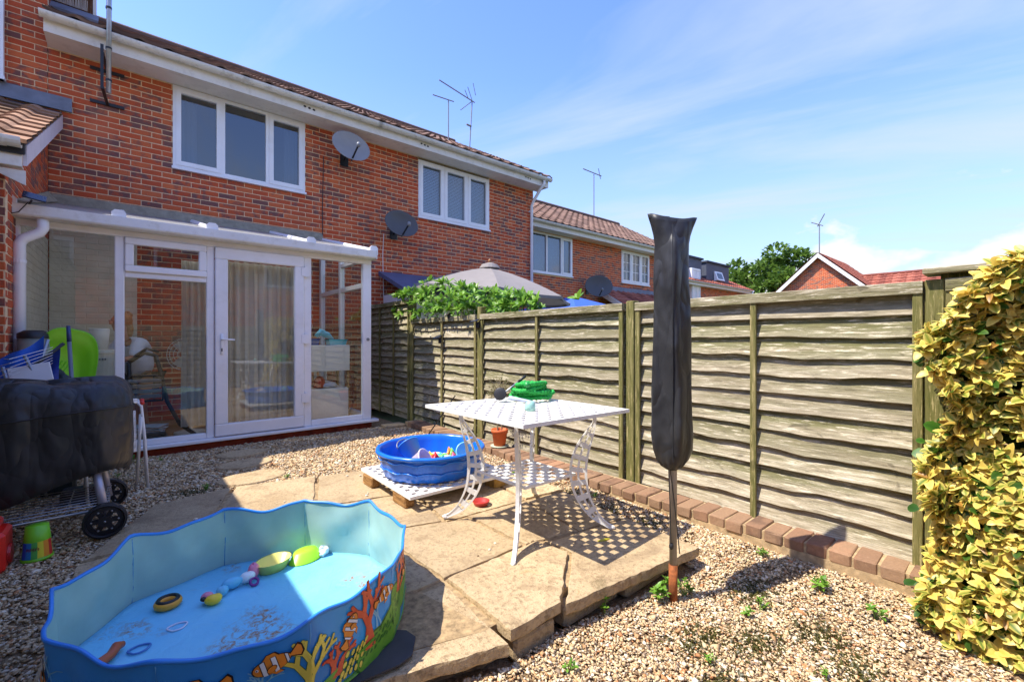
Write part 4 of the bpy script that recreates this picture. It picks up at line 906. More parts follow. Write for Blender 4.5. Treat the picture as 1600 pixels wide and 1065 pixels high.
# folding exercise chair: black bent tubes and grey pad
t = thing('exercise_bike', (.12, 6.45, .15), 'black framed exercise bike with grey slatted seat behind the fixed pane', 'exercise bike')
m = MB(); m.tube([(-.03, 6.40, 1.05), (.10, 6.38, 1.15), (.20, 6.38, 1.12), (.24, 6.38, .95), (.30, 6.4, .6), (.42, 6.4, .32), (.56, 6.4, .19)], .022, 8); part('main_frame', m, M_BLACKP, t, True)
m = MB(); m.tube([(-.03, 6.40, 1.05), (-.02, 6.45, .6), (.02, 6.5, .17)], .02, 8); part('rear_leg', m, M_BLACKP, t, True)
m = MB(); m.tube([(.30, 6.2, .17), (.30, 6.7, .17)], .022, 8); part('foot_bar', m, M_BLACKP, t, True)
m = MB(); m.tube([(-.06, 6.36, .62), (.26, 6.34, .62), (.27, 6.34, .84), (.20, 6.35, .90), (.0, 6.36, .90), (-.06, 6.36, .84), (-.06, 6.36, .62)], .014, 6); part('seat_frame', m, M_BLACKP, t, True)
for i in range(4): m = MB(); m.bbox((-.04, 6.335, .65+i*.058), (.25, 6.375, .69+i*.058), .006); part('slat', m, plain('grey_pad', srgb(120, 118, 116), .6), t)
m = MB(); m.tube([(.02, 6.40, 1.11), (.12, 6.30, 1.20), (.22, 6.38, 1.16)], .016, 6); part('handlebar', m, M_BLACKP, t, True)
# pile of papers, storage boxes
m = MB(); m.bbox((-.02, 6.12, .15), (.28, 6.40, .30), .01); solo('storage_crate', m, M_BLACKP, 'low black crate behind the bottom of the fixed pane', 'crate')
for i in range(6):
    m = MB(); m.bbox((-.15, -.11, 0), (.15, .11, .009), .002); m.xf(Matrix.Translation((.13, 6.26, .301+i*.0105)) @ Matrix.Rotation(random.uniform(-.5, .5), 4, 'Z')); solo('magazine', m, plain(f'paper{i%3}', srgb(*[(200,190,190),(180,150,140),(170,180,185)][i % 3]), .6, .2, 30), 'magazine lying in the heap on the black crate', 'magazine', 'heap of magazines')
M_BIN = plain('pale_grey_plastic', srgb(186, 188, 186), .5, .04)
t = thing('storage_box', (-.34, 6.55, .15), 'grey ribbed storage box standing behind the first pane', 'storage box')
m = MB(); m.bbox((-.58, 6.32, .15), (-.10, 6.80, .88), .015); part('body', m, M_BIN, t)
for i in range(6): m = MB(); m.bbox((-.585, 6.31, .25+i*.1), (-.095, 6.319, .29+i*.1), .003); part('rib', m, M_BIN, t)
t = thing('laundry_bin', (-.27, 6.55, .881), 'cream lidded bin on top of the grey storage box', 'bin')
m = MB(); m.lathe([(.13, 0), (.16, .26)], (-.27, 6.55, .881), 4*6, caps=(True, True)); part('body', m, plain('cream_plastic', srgb(206, 202, 188), .5, .03), t)
m = MB(); m.lathe([(.165, .262), (.17, .275), (.165, .30), (.12, .31)], (-.27, 6.55, .881), 24, caps=(True, True)); part('lid', m, bpy.data.materials['cream_plastic'], t)
for k in range(5): m = MB(); m.box((-.31+k*.022, 6.385, 1.08), (-.299+k*.022, 6.402, 1.10)); part('slot', m, M_GREYMETAL, t)
m = MB(); m.lathe([(.07, 0), (.085, .22), (.08, .225), (.07, .21)], (-.27, 6.55, 1.192), 16, caps=(True, True)); solo('paper_roll', m, WH, 'white roll standing on the cream bin', 'roll', None, True)

# person inside, leaning towards the bike
def person():
    t = thing('person', (.08, 6.95, .15), 'blurred person in a white T-shirt leaning on the exercise bike', 'person', None, R(-48))
    base = Vector((.08, 6.95, .15))
    J = {'pel': (0, 0, .70), 'sp': (.0, -.05, .90), 'ch': (0, -.13, 1.06), 'nk': (0, -.20, 1.17), 'hd': (0, -.25, 1.26), 'hd2': (0, -.27, 1.36), 'hd3': (0, -.275, 1.42),
         'sl': (-.13, -.14, 1.10), 'el': (-.18, -.28, .93), 'wl': (-.10, -.44, .92), 'hl': (-.07, -.51, .93), 'sr': (.13, -.14, 1.10), 'er': (.19, -.28, .93), 'wr': (.13, -.44, .92), 'hr': (.10, -.51, .93), 'nb': (0, -.175, 1.125),
         'pl': (-.08, 0, .66), 'kl': (-.09, -.03, .36), 'al': (-.09, .03, .06), 'tl': (-.10, -.12, .03), 'pr': (.08, 0, .66), 'kr': (.09, -.08, .36), 'ar': (.10, -.02, .06), 'tr': (.11, -.17, .03)}
    RA = {'nb': .062, 'pel': .11, 'sp': .105, 'ch': .115, 'nk': .048, 'hd': .062, 'hd2': .078, 'hd3': .06, 'sl': .055, 'el': .036, 'wl': .026, 'hl': .02, 'sr': .055, 'er': .036, 'wr': .026, 'hr': .02, 'pl': .08, 'kl': .055, 'al': .036, 'tl': .028, 'pr': .08, 'kr': .055, 'ar': .036, 'tr': .028}
    E = [('pel','sp'),('sp','ch'),('ch','nb'),('nb','nk'),('nk','hd'),('hd','hd2'),('hd2','hd3'),('ch','sl'),('sl','el'),('el','wl'),('wl','hl'),('ch','sr'),('sr','er'),('er','wr'),('wr','hr'),('pel','pl'),('pl','kl'),('kl','al'),('al','tl'),('pel','pr'),('pr','kr'),('kr','ar'),('ar','tr')]
    def skinned(name, keys, edges, rad, mat, root, grow=1.0, extra=None):
        idx = {k: i for i, k in enumerate(keys)}; me = bpy.data.meshes.new(name)
        me.from_pydata([J2[k] for k in keys], [(idx[a], idx[b]) for a, b in edges], [])
        o = link(name, me, t); me.materials.append(mat)
        md = o.modifiers.new('skin', 'SKIN'); md.use_smooth_shade = True
        for k in keys: me.skin_vertices[0].data[idx[k]].radius = (rad[k]*grow, rad[k]*grow)
        me.skin_vertices[0].data[idx[root]].use_root = True
        sb = o.modifiers.new('sub', 'SUBSURF'); sb.levels = sb.render_levels = 2
        return o
    J2 = dict(J); rad = dict(RA)
    for s, sx in (('l', -1), ('r', 1)):
        h = Vector(J['h'+s])
        for q in range(5):
            off = (q-2)*.015; k1, k2 = f'f{s}{q}a', f'f{s}{q}b'
            d_ = (-.045 if q else -.02)
            J2[k1] = tuple(h+Vector((off*1.2, d_, -.005))); J2[k2] = tuple(h+Vector((off*1.2, d_-.008, -.035))); rad[k1] = .0085; rad[k2] = .0075
            E.append(('h'+s, k1)); E.append((k1, k2))
    SK = plain('skin', srgb(190, 130, 100), .55, .05)
    skinned('body', list(J2), E, rad, SK, 'pel')
    skinned('t_shirt', ['sp','ch','nb','sl','sr','pel','el','er'], [('pel','sp'),('sp','ch'),('ch','nb'),('ch','sl'),('ch','sr'),('sl','el'),('sr','er')], RA, plain('white_shirt', srgb(214, 218, 230), .8, .05), 'ch', 1.5)
    skinned('shorts', ['pel','pl','pr','kl2','kr2'] if False else ['pel','pl','pr'], [('pel','pl'),('pel','pr')], RA, plain('dark_shorts', srgb(40, 44, 60), .8), 'pel', 1.35)
    m = MB(); m.blob((0, -.225, 1.365), (.088, .095, .098), 14, 9, .05, 3); m.blob((0, -.175, 1.27), (.07, .06, .13), 12, 7, .06, 4); m.blob((0, -.16, 1.43), (.045, .045, .045), 10, 7, .1, 6); part('hair', m, plain('fair_hair', srgb(176, 128, 78), .6, .25, 50), t, True, local=True)
    f = MB(); f.blob((0, -.352, 1.335), (.014, .022, .022), 8, 6); f.blob((-.03, -.342, 1.36), (.012, .008, .008), 8, 5); f.blob((.03, -.342, 1.36), (.012, .008, .008), 8, 5); part('face_features', f, SK, t, True, local=True)
person()

# ============================================================ FENCE
def fence_post(v, z1, label, cap=True):
    m = MB(); u = fu(v)
    m.bbox((u-.045, v-.038, -.05), (u+.04, v+.038, z1), .006); m.a = [(.5, 0, .01)]*len(m.v)
    solo('fence_post', m, M_POSTW, label, 'fence post', 'timber fence posts')
def fence_panel(v0, v1, z0, z1, label, seed, mids=(.5,), nb=None, green=.5):
    rn = random.Random(seed); t = thing('lapped_fence', (fu((v0+v1)/2), (v0+v1)/2, z0), label, 'fence', 'lapped fence panels')
    nb = nb or int(round((z1-z0-.06)/.112)); pitch = (z1-.05-z0)/nb
    for i in range(nb):
        m = MB(); n = 26; zb = z0+i*pitch; amp = rn.choice((.003, .006, .010, .013)) if i else .002; f1, f2, p1, p2 = rn.uniform(2, 4), rn.uniform(6, 11), rn.uniform(0, 6), rn.uniform(0, 6); sag = rn.uniform(-.008, .008)
        dk_ = rn.random()**1.5; gr = min(1, max(0, green+rn.gauss(0, .22)+.55*(i/nb-.45)))
        rings = [[], [], [], [], []]
        for k in range(n+1):
            v = v0+(v1-v0)*k/n; w_ = amp*(math.sin(f1*v+p1)+.6*math.sin(f2*v+p2)+.3*math.sin(23*v+p1))+sag*(k/n-.5); b = zb+w_; u = fu(v); pr = rn.uniform(-.001, .001)+.004*math.sin(2.1*v+p2)
            rings[0].append((u-.004, v, b+pitch+.03)); rings[1].append((u-.014+pr*.4, v, b+pitch*.7)); rings[2].append((u-.036+pr, v, b+.003)); rings[3].append((u-.031+pr, v, b-.002+rn.uniform(-.002, .002))); rings[4].append((u-.014, v, b+.002))
        m.loft(rings, closed=False, attr=[(gr+.01, q_, dk_) for q_ in (0, .15, 1, 1, .5) for _ in range(n+1)])
        m.loft([rings[4], [(fu(v0+(v1-v0)*k/n)+.004, v0+(v1-v0)*k/n, p[2]) for k, p in enumerate(rings[0])], rings[0]], closed=False, attr=[(gr+.01, 0, 0)]*(3*(n+1)))
        part('board', m, M_BOARD, t)
    ed = [(v0+.02, .04), (v1-.02, .04)]+[(v0+(v1-v0)*q, .036) for q in mids]
    for v, w_ in ed:
        m = MB(); u = fu(v); m.bbox((u-.060, v-w_/2, z0-.01), (u-.040, v+w_/2, z1-.052), .003); m.a = [(.35, 0, .01)]*len(m.v); part('batten', m, M_POSTW, t)
    m = MB()
    for du, zz in ((-.056, .056), ):
        m.add([(fu(v)+d_, v, z) for v in (v0, v1) for d_, z in ((-.068, z1-.062), (-.068, z1-.004), (-.058, z1), (.03, z1-.002), (.03, z1-.06))], [(0,1,6,5),(1,2,7,6),(2,3,8,7),(3,4,9,8),(4,0,5,9),(4,3,2,1,0),(5,6,7,8,9)])
    m.a = [(.25, 0, .01)]*len(m.v); part('top_rail', m, M_BOARD, t)
fence_panel(.362, 2.085, .145, 1.595, 'nearest weathered fence panel behind the covered rotary line', 1, (.475,), 12, .42)
fence_panel(2.21, 4.27, .10, 1.60, 'greenish fence panel behind the white table', 2, (.52,), 12, .78)
fence_panel(4.37, 6.09, .07, 1.60, 'fence panel under the overhanging shrub with shadow across half of it', 3, (.48,), 13, .60)
fence_panel(6.19, 7.9, .07, 1.91, 'tallest fence panel beside the conservatory', 4, (.33, .66), 17, .45)
fence_panel(-1.5, .279, .145, 1.60, 'fence panel hidden behind the yellow hedge', 5, (.5,), 12, .3)
fence_post(2.148, 1.615, 'green stained fence post left of the nearest panel'); fence_post(4.32, 1.69, 'fence post carrying a small lamp behind the table'); fence_post(6.14, 1.98, 'fence post at the step up in fence height'); fence_post(.32, 1.60, 'fence post with a capping board beside the yellow hedge')
m = MB(); m.bbox((fu(.3)-.09, .02, 1.625), (fu(.3)+.08, .36, 1.655), .004); m.a = [(.2, 0, .01)]*len(m.v); solo('capping_board', m, M_BOARD, 'loose weathered capping board on the fence by the hedge', 'board')
m = MB(); m.bbox((fu(.28)-.02, .10, 1.555), (fu(.28)+.03, .30, 1.624), .004); m.a = [(.6, 0, .01)]*len(m.v); solo('packing_block', m, M_POSTW, 'timber block under the capping board', 'block')
# solar lamps on the fence
def lamp(v, z, label, tilt, pale=False):
    u = fu(v); t = thing('fence_lamp', (u-.08, v, z), label, 'solar lamp', 'solar lamps on the fence')
    m = MB(); m.bbox((-.045, -.055, 0), (.045, .055, .010), .003); m.xf(Matrix.Translation((u-.10, v, z)) @ Matrix.Rotation(tilt, 4, 'Y') @ Matrix.Rotation(R(20), 4, 'Z')); part('panel', m, plain('pale_panel', srgb(196, 192, 170), .3) if pale else bpy.data.materials['solar_cell'], t)
    m = MB(); m.bbox((u-.075, v-.03, z-.085), (u-.052, v+.03, z-.012), .006); part('head', m, M_BLACKP, t)
lamp(5.22, 1.33, 'small black solar lamp on the middle batten of the shaded panel', R(-25)); lamp(4.32, 1.52, 'black solar lamp on the post behind the table', R(-20)); lamp(4.98, 1.66, 'tilted pale square solar panel under the shrub', R(-78), True)

# brick edging, one header after another
ed = thing('brick_edging', (2.98, 2.8, 0), 'low edging of brick headers along the foot of the fence', 'brick edging')
m = MB(); m.prism([(2.905, -.3), (2.89, 1.02), (2.853, 2.0), (2.88, 4.5), (2.915, 5.74), (3.12, 5.74), (3.1, -.3)], -.05, .094); m.prism([(2.912, -.3), (2.897, 1.02), (2.86, 2.0), (2.887, 4.5), (2.922, 5.74), (3.10, 5.74), (3.08, -.3)], .0945, .147); part('mortar_bed', m, plain('edging_mortar', srgb(176, 150, 112), .95, .25, 30, .5), ed)
EB = []
for q in range(10):
    rn = random.Random(q+50); m = MB(); m.bbox((0, 0, 0), (.215, .098, .065), .007); j = lambda: rn.uniform(-.003, .003)
    m.v = [(x+j(), y+j()*.6, z+j()*.6) for x, y, z in m.v]; m.a = [(rn.uniform(.0, .6)+.01, rn.random(), 0)]*len(m.v); EB.append(m.mesh('brick', M_EDGE))
v = -.25; k = 0
def eu(v): return np.interp(v, [-.3, .32, 1.02, 1.98, 4.55, 5.7], [2.90, 2.895, 2.885, 2.845, 2.875, 2.91])
while v < 5.6:
    o = link('brick', EB[k*7 % 10], ed, Vector((eu(v)+random.uniform(-.006, .006), v, .09+random.uniform(-.003, .004)))-wpos(ed)); o.rotation_euler = (random.uniform(-.02, .02), random.uniform(-.015, .015), random.uniform(-.03, .03)); v += .1095; k += 1
m = MB(); m.bbox((2.62, 5.66, .0), (2.905, 5.88, .125), .01); m.a = [(.6, 0, .01)]*len(m.v); part('return_stone', m, M_STONE, ed)

# ============================================================ FOLIAGE
def leaf_arr(L_, W_, curl, rim, mid, fold=.25):
    """leaf blade along +x, normal +z: verts, tris-as-quads, colours"""
    xs = [0, .25, .6, .87, 1.0]; ws = [.14, .84, 1.0, .62, .10]
    v, c = [], []
    for x, w_ in zip(xs, ws):
        z = -curl*x*x*L_
        v += [(x*L_, -w_*W_/2, z+fold*w_*W_/2), (x*L_, 0, z), (x*L_, w_*W_/2, z+fold*w_*W_/2)]; c += [rim, mid, rim]
    f = []
    for i in range(4):
        b = i*3; f += [(b, b+1, b+4, b+3), (b+1, b+2, b+5, b+4)]
    return np.array(v), np.array(f), np.array(c)
def frames(D, up):
    """rotation matrices taking x to D, z near up"""
    D = D/np.linalg.norm(D, axis=1)[:, None]; Z = up-D*(up*D).sum(1)[:, None]; Z /= np.linalg.norm(Z, axis=1)[:, None]+1e-9; Y = np.cross(Z, D); return np.stack([D, Y, Z], 2)
def rosettes(C, Nn, per, open_, size, jit=.3):
    """leaf origins, directions, ups and scales around shoot tips C with axis Nn"""
    P, D, U, S = [], [], [], []
    for c, n in zip(C, Nn):
        n = n/np.linalg.norm(n); a = np.cross(n, [.3, .5, .8]); a /= np.linalg.norm(a); b = np.cross(n, a); ph = RNG.uniform(0, 6.28)
        for k in range(per):
            th = ph+2.4*k; op = open_*(.45+.55*k/per)+RNG.normal(0, jit*.4); d = n*math.cos(op)+(a*math.cos(th)+b*math.sin(th))*math.sin(op)
            P.append(c-n*.012*k/per); D.append(d); U.append(n*.8+np.array([0, 0, .35])+RNG.normal(0, .15, 3)); S.append(size*RNG.uniform(.5, 1.15))
    return np.array(P), np.array(D), np.array(U), np.array(S)
def foliage(parent, P, D, U, S, leaf_kinds, probs, mat, n_ind=0, name='foliage'):
    n = len(P); M = frames(D, U); kind = RNG.choice(len(leaf_kinds), n, p=probs); wp = np.array(wpos(parent)) if parent else np.zeros(3)
    order = np.argsort(np.linalg.norm(P-np.array([0, 0, CH]), axis=1)); ind = set(order[:n_ind].tolist())
    lm = [big_mesh('leaf', v, f, mat, c, True) for v, f, c in leaf_kinds] if n_ind else None
    vs_, fs_, cs_ = [], [], []; off = 0
    for k, (v, f, c) in enumerate(leaf_kinds):
        ids = [i for i in np.nonzero(kind == k)[0] if i not in ind]
        if not ids: continue
        W_ = np.einsum('nij,vj->nvi', M[ids], v)*S[ids][:, None, None]+P[ids][:, None, :]
        vs_.append(W_.reshape(-1, 3)); fs_.append((f[None]+(off+len(v)*np.arange(len(ids)))[:, None, None]).reshape(-1, 4)); off += len(ids)*len(v)
        sh_ = RNG.uniform(.78, 1.12, (len(ids), 1, 1)); cs_.append((np.broadcast_to(c[None], (len(ids),)+c.shape)*sh_).reshape(-1, 3))
    o = link(name, big_mesh(name, np.concatenate(vs_)-wp, np.concatenate(fs_), mat, np.concatenate(cs_), True), parent); o['kind'] = 'stuff'
    for i in ind:
        q = link('leaf', lm[kind[i]], parent, Vector(P[i]-wp)); q.rotation_mode = 'QUATERNION'; q.rotation_quaternion = Matrix(M[i].tolist()).to_quaternion(); q.scale = (S[i],)*3
    return o
c3 = lambda r, g, b: srgb(r, g, b)[:3]
# golden variegated hedge
hd = thing('golden_hedge', (2.9, -.35, 0), 'tall golden variegated hedge at the right edge of the yard', 'hedge')
def hedge_pts(n):
    out, nr = [], []
    while len(out) < n:
        z = RNG.uniform(.0, 1.86); v = RNG.uniform(-1.4, .55); side = RNG.random()
        top = float(np.interp(v, [-1.4, -.3, -.02, .12, .24, .36], [1.80, 1.80, 1.66, 1.54, 1.42, 1.30]))+.04*math.sin(17*v)
        if z > top: continue
        bulge = .03*math.sin(5*z+3*v)+.03*math.sin(9*v+4*z)+.03*math.sin(13*z)
        vmax = .285+.03*math.sin(4*z+1)+.04*math.sin(11*z)-(.04 if z < .3 else 0)
        uf = 2.66-bulge*.9+.02*z
        if side < .60: p = (uf+abs(RNG.normal(0, .03)), v, z); nn = (-1, .25, .55)
        elif side < .86:
            if z > float(np.interp(vmax, [-1.4, -.3, -.02, .12, .24, .36], [1.80, 1.80, 1.66, 1.54, 1.42, 1.30])): continue
            p = (RNG.uniform(uf, 3.05), vmax-abs(RNG.normal(0, .03)), z); nn = (-.25, 1, .5)
        else: p = (RNG.uniform(uf, 3.1), v, top-abs(RNG.normal(0, .03))); nn = (-.2, .2, 1)
        if p[1] > vmax+.01: continue
        out.append(p); nr.append(np.array(nn)+RNG.normal(0, .35, 3))
    return np.array(out), np.array(nr)
C_, N_ = hedge_pts(4800)
P, D, U, S = rosettes(C_, N_, 7, 1.25, 1.0)
K = [leaf_arr(.058, .032, .45, c3(246, 220, 118), c3(234, 204, 96), .3), leaf_arr(.058, .031, .2, c3(242, 220, 120), c3(132, 150, 50), .3), leaf_arr(.050, .029, .5, c3(222, 204, 96), c3(84, 118, 36), .25), leaf_arr(.052, .030, .3, c3(78, 112, 36), c3(52, 88, 26), .2), leaf_arr(.046, .022, .8, c3(196, 150, 70), c3(150, 110, 50), .5)]
foliage(hd, P, D, U, S, K, [.40, .32, .13, .11, .04], M_LEAF, 300)
# inner darker leaves and stems
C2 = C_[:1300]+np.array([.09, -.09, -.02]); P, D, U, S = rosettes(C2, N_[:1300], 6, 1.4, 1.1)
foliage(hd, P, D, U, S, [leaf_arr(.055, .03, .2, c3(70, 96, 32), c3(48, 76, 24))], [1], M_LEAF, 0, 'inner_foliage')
m = MB()
for i in range(26):
    a, b = RNG.uniform(2.84, 3.0), RNG.uniform(-1.3, .12); m.tube([(2.85, b*.8, -.03), (a, b, .6), (a-.06+RNG.normal(0, .04), b+RNG.normal(0, .05), RNG.uniform(1.1, 1.7))], [.012, .008, .003], 5)
part('stems', m, plain('brown_twig', srgb(96, 76, 52), .9, .2), hd, kind='stuff')
# ivy leaves trailing from the hedge over the fence
iv = thing('ivy', (2.95, .42, .5), 'dark green ivy leaves trailing from the hedge onto the fence', 'ivy')
Pi = np.array([(2.78+RNG.normal(0, .05), float(np.interp(z, [0, 1.5], [.31, .27]))+RNG.uniform(-.06, .06), z) for z in np.concatenate([RNG.normal(c_, .05, 7) for c_ in (.18, .62, .86, 1.25)])]); Di = np.array([(-.5, .7, -.3)]*28)+RNG.normal(0, .45, (28, 3)); Ui = np.array([(-.8, .3, .6)]*28)+RNG.normal(0, .3, (28, 3))
foliage(iv, Pi, Di, Ui, RNG.uniform(.5, 1.05, 28), [leaf_arr(.07, .055, .2, c3(84, 132, 44), c3(58, 104, 34), .12), leaf_arr(.06, .05, .2, c3(60, 98, 36), c3(44, 82, 28), .12)], [.5, .5], M_LEAF, 20)
# top spray of darker leaves above the hedge
# laurel hanging over the fence
la = thing('laurel_shrub', (3.6, 5.3, 0), 'glossy green laurel shrub spilling over the fence', 'shrub')
LC, LN = [], []
for _ in range(330):
    v = RNG.uniform(2.6, 6.7); hmax = np.interp(v, [2.6, 3.3, 3.7, 4.4, 5.0, 5.6, 6.1, 6.5, 6.8], [1.63, 1.68, 1.80, 1.92, 2.02, 2.18, 2.20, 2.02, 1.80]); dens = np.interp(v, [2.6, 3.5, 3.7, 6.7], [.12, .25, 1, 1])
    if RNG.random() > dens: continue
    z = hmax-abs(RNG.normal(0, .14)) if RNG.random() < .7 else RNG.uniform(1.55, hmax); u = fu(v)+RNG.uniform(.02, .40)
    if v > 4.5 and RNG.random() < .45: u = fu(v)-RNG.uniform(.0, .12); z = RNG.uniform(1.60, 1.6+(hmax-1.6)*.7)
    if u < fu(v)+.06: z = max(z, 1.68 if v < 6.05 else 1.98) if RNG.random() < .8 else z
    LC.append((u, v, z)); LN.append(np.array((-.45, -.15, .85))+RNG.normal(0, .4, 3))
P, D, U, S = rosettes(np.array(LC), np.array(LN), 8, 1.1, 1.0)
K = [leaf_arr(.115, .045, .3, c3(132, 176, 62), c3(112, 158, 50), .22), leaf_arr(.105, .042, .3, c3(96, 142, 44), c3(80, 126, 38), .2), leaf_arr(.09, .04, .25, c3(156, 192, 84), c3(132, 172, 62), .2)]
foliage(la, P, D, U, S, K, [.4, .4, .2], M_LEAF, 300)
m = MB()
for i in range(30):
    v = RNG.uniform(3.6, 6.5); m.tube([(fu(v)+.3, v, -.04), (fu(v)+.25, v+RNG.normal(0, .1), 1.0), (fu(v)+RNG.uniform(.02, .3), v+RNG.normal(0, .15), 1.75)], [.014, .01, .004], 5)
part('stems', m, bpy.data.materials['brown_twig'], la, kind='stuff')
# far trees
def tree(loc, rad, h, label, seed, n=9500, kinds=None):
    t = thing('tree', loc, label, 'tree', 'trees behind the houses'); rn = np.random.default_rng(seed)
    m = MB(); x, y, z = loc; m.tube([(x, y, z-.05), (x+.1, y, z+h*.35), (x, y+.1, z+h*.7)], [rad*.09, rad*.07, rad*.03], 8)
    for k in range(7):
        a = k*.9; m.tube([(x, y, z+h*(.35+.04*k)), (x+rad*.35*math.cos(a), y+rad*.35*math.sin(a), z+h*(.5+.05*k)), (x+rad*.7*math.cos(a), y+rad*.7*math.sin(a), z+h*(.58+.05*k))], [rad*.04, rad*.025, rad*.01], 6)
    part('trunk', m, plain('bark', srgb(90, 74, 56), .95, .2, 8), t)
    cl_ = []
    for _ in range(46):
        d = rn.normal(0, 1, 3); d /= np.linalg.norm(d); cl_.append(np.array([x, y, z+h*.62])+d*np.array([rad, rad, h*.40])*rn.uniform(.55, 1.0))
    C, Nn = [], []
    for _ in range(n):
        c = cl_[rn.integers(46)]; d = rn.normal(0, 1, 3); d /= np.linalg.norm(d); C.append(c+d*rad*.30*rn.uniform(.5, 1.05)*np.array([1, 1, .75])); Nn.append(d+np.array([0, 0, .5]))
    C = np.array(C); Nn = np.array(Nn)
    foliage(t, C, Nn+rn.normal(0, .5, C.shape), np.tile([[0, 0, 1.]], (n, 1))+rn.normal(0, .4, C.shape), rn.uniform(.7, 1.3, n)*rad*.10, kinds or [leaf_arr(1, .7, .3, c3(122, 150, 66), c3(106, 138, 56)), leaf_arr(1, .7, .3, c3(92, 124, 50), c3(80, 112, 44))], [.5, .5], M_LEAF, 0, 'crown')
tree((44, 15.5, -.04), 3.5, 9.2, 'rounded green tree between the dormer house and the gable', 5)
tree((46, 20.5, -.04), 2.4, 8.8, 'smaller darker tree just left of the rounded tree', 6, 5500, [leaf_arr(1, .7, .3, c3(74, 92, 44), c3(64, 82, 38)), leaf_arr(1, .7, .3, c3(90, 100, 50), c3(60, 80, 36))])
# weeds in the gravel
def weed(u, v, h, n, label, tint=0):
    z = float(gz(u, v)); t = thing('weed', (u, v, z-.004), label, 'weed', 'weeds in the gravel')
    m = MB(); C, Nn = [], []
    for k in range(n):
        a = RNG.uniform(0, 6.28); r_ = RNG.uniform(.1, .5)*h; p = (u+r_*math.cos(a), v+r_*math.sin(a), z+h*RNG.uniform(.4, 1)); m.tube([(u, v, z-.008), ((u+p[0])/2, (v+p[1])/2, (z+p[2])/2+.008), p], .0018, 4); C.append(p); Nn.append(np.array((math.cos(a)*.4, math.sin(a)*.4, 1)))
    part('stems', m, plain('weed_stem', srgb(110, 140, 60), .8), t, kind='stuff')
    P, D, U, S = rosettes(np.array(C), np.array(Nn), 5, 1.35, h*.42)
    foliage(t, P, D, U, S, [leaf_arr(1, .5, .3, c3(120, 168, 58), c3(98, 146, 46)), leaf_arr(1, .55, .3, c3(140, 180, 70), c3(110, 156, 52))], [.5, .5], M_LEAF, 0, 'leaves')
for u, v, h, n, lb in ((1.72, 1.33, .09, 3, 'upright weed against the patio edge left of the rotary line'), (2.02, 1.225, .10, 9, 'leafy weed clump left of the rotary line foot'), (2.17, 1.17, .09, 8, 'weed clump right of the rotary line foot'), (2.13, 1.26, .08, 6, 'weed behind the rotary line foot'), (1.33, 1.20, .06, 4, 'small weed below the propped slab'), (2.23, .88, .07, 4, 'pale seedling in the middle of the gravel'), (2.32, .86, .08, 5, 'taller pale seedling beside another in the gravel'), (2.66, .70, .09, 9, 'weed clump at the edging near the hedge'), (2.78, 1.02, .06, 7, 'low weed at the foot of the edging by the shadow'), (2.60, .47, .08, 7, 'weed between edging and hedge'), (1.80, .86, .05, 5, 'small weed low in the gravel foreground'), (1.62, .62, .05, 5, 'weed at the lower edge of the gravel'), (2.05, .52, .05, 5, 'weed in the gravel toward the hedge'), (.02, 5.72, .09, 6, 'weed by the conservatory sill'), (.22, 5.62, .06, 4, 'small weed by the conservatory sill'), (.45, 4.32, .06, 8, 'weed on the edge of the patio in the shade'), (-.10, 5.2, .06, 4, 'weed in the shaded gravel by the chairs'), (2.55, 2.95, .07, 5, 'weed beside the patio behind the table'), (2.72, 2.2, .06, 6, 'weed in the shadowed strip by the edging'), (1.02, 4.20, .05, 6, 'weed fringe beside the sunlit stepping stone')):
    weed(u, v, h*.8, n, lb)
m = []
for _ in range(4200):
    c = [(2.05, .78), (2.3, .62), (1.9, .95), (2.45, .95), (2.62, 2.0), (2.66, 1.7), (1.7, .75), (2.6, 2.4), (2.2, .45), (.35, 4.35)][RNG.integers(10)]
    m.append((c[0]+RNG.normal(0, .07), c[1]+RNG.normal(0, .05)))
m = np.array(m); mo = link('moss', None) if False else None
Pm = np.column_stack([m, gz(m[:, 0], m[:, 1])+.004]); ok = ~inside(m, OUT); Pm = Pm[ok]; n = len(Pm)
me = thing('moss', (2.1, .8, 0), 'dark moss patches between the stones of the gravel', 'moss'); me['kind'] = 'stuff'
foliage(me, Pm, RNG.normal(0, 1, (n, 3))*np.array([1, 1, .6])+np.array([0, 0, .7]), np.tile([[0, 0, 1.]], (n, 1))+RNG.normal(0, .3, (n, 3)), RNG.uniform(.011, .021, n), [leaf_arr(1, .5, .2, c3(84, 80, 36), c3(70, 68, 30)), leaf_arr(1, .4, .2, c3(108, 104, 48), c3(88, 84, 38))], [.6, .4], M_LEAF, 0, 'moss_tufts')

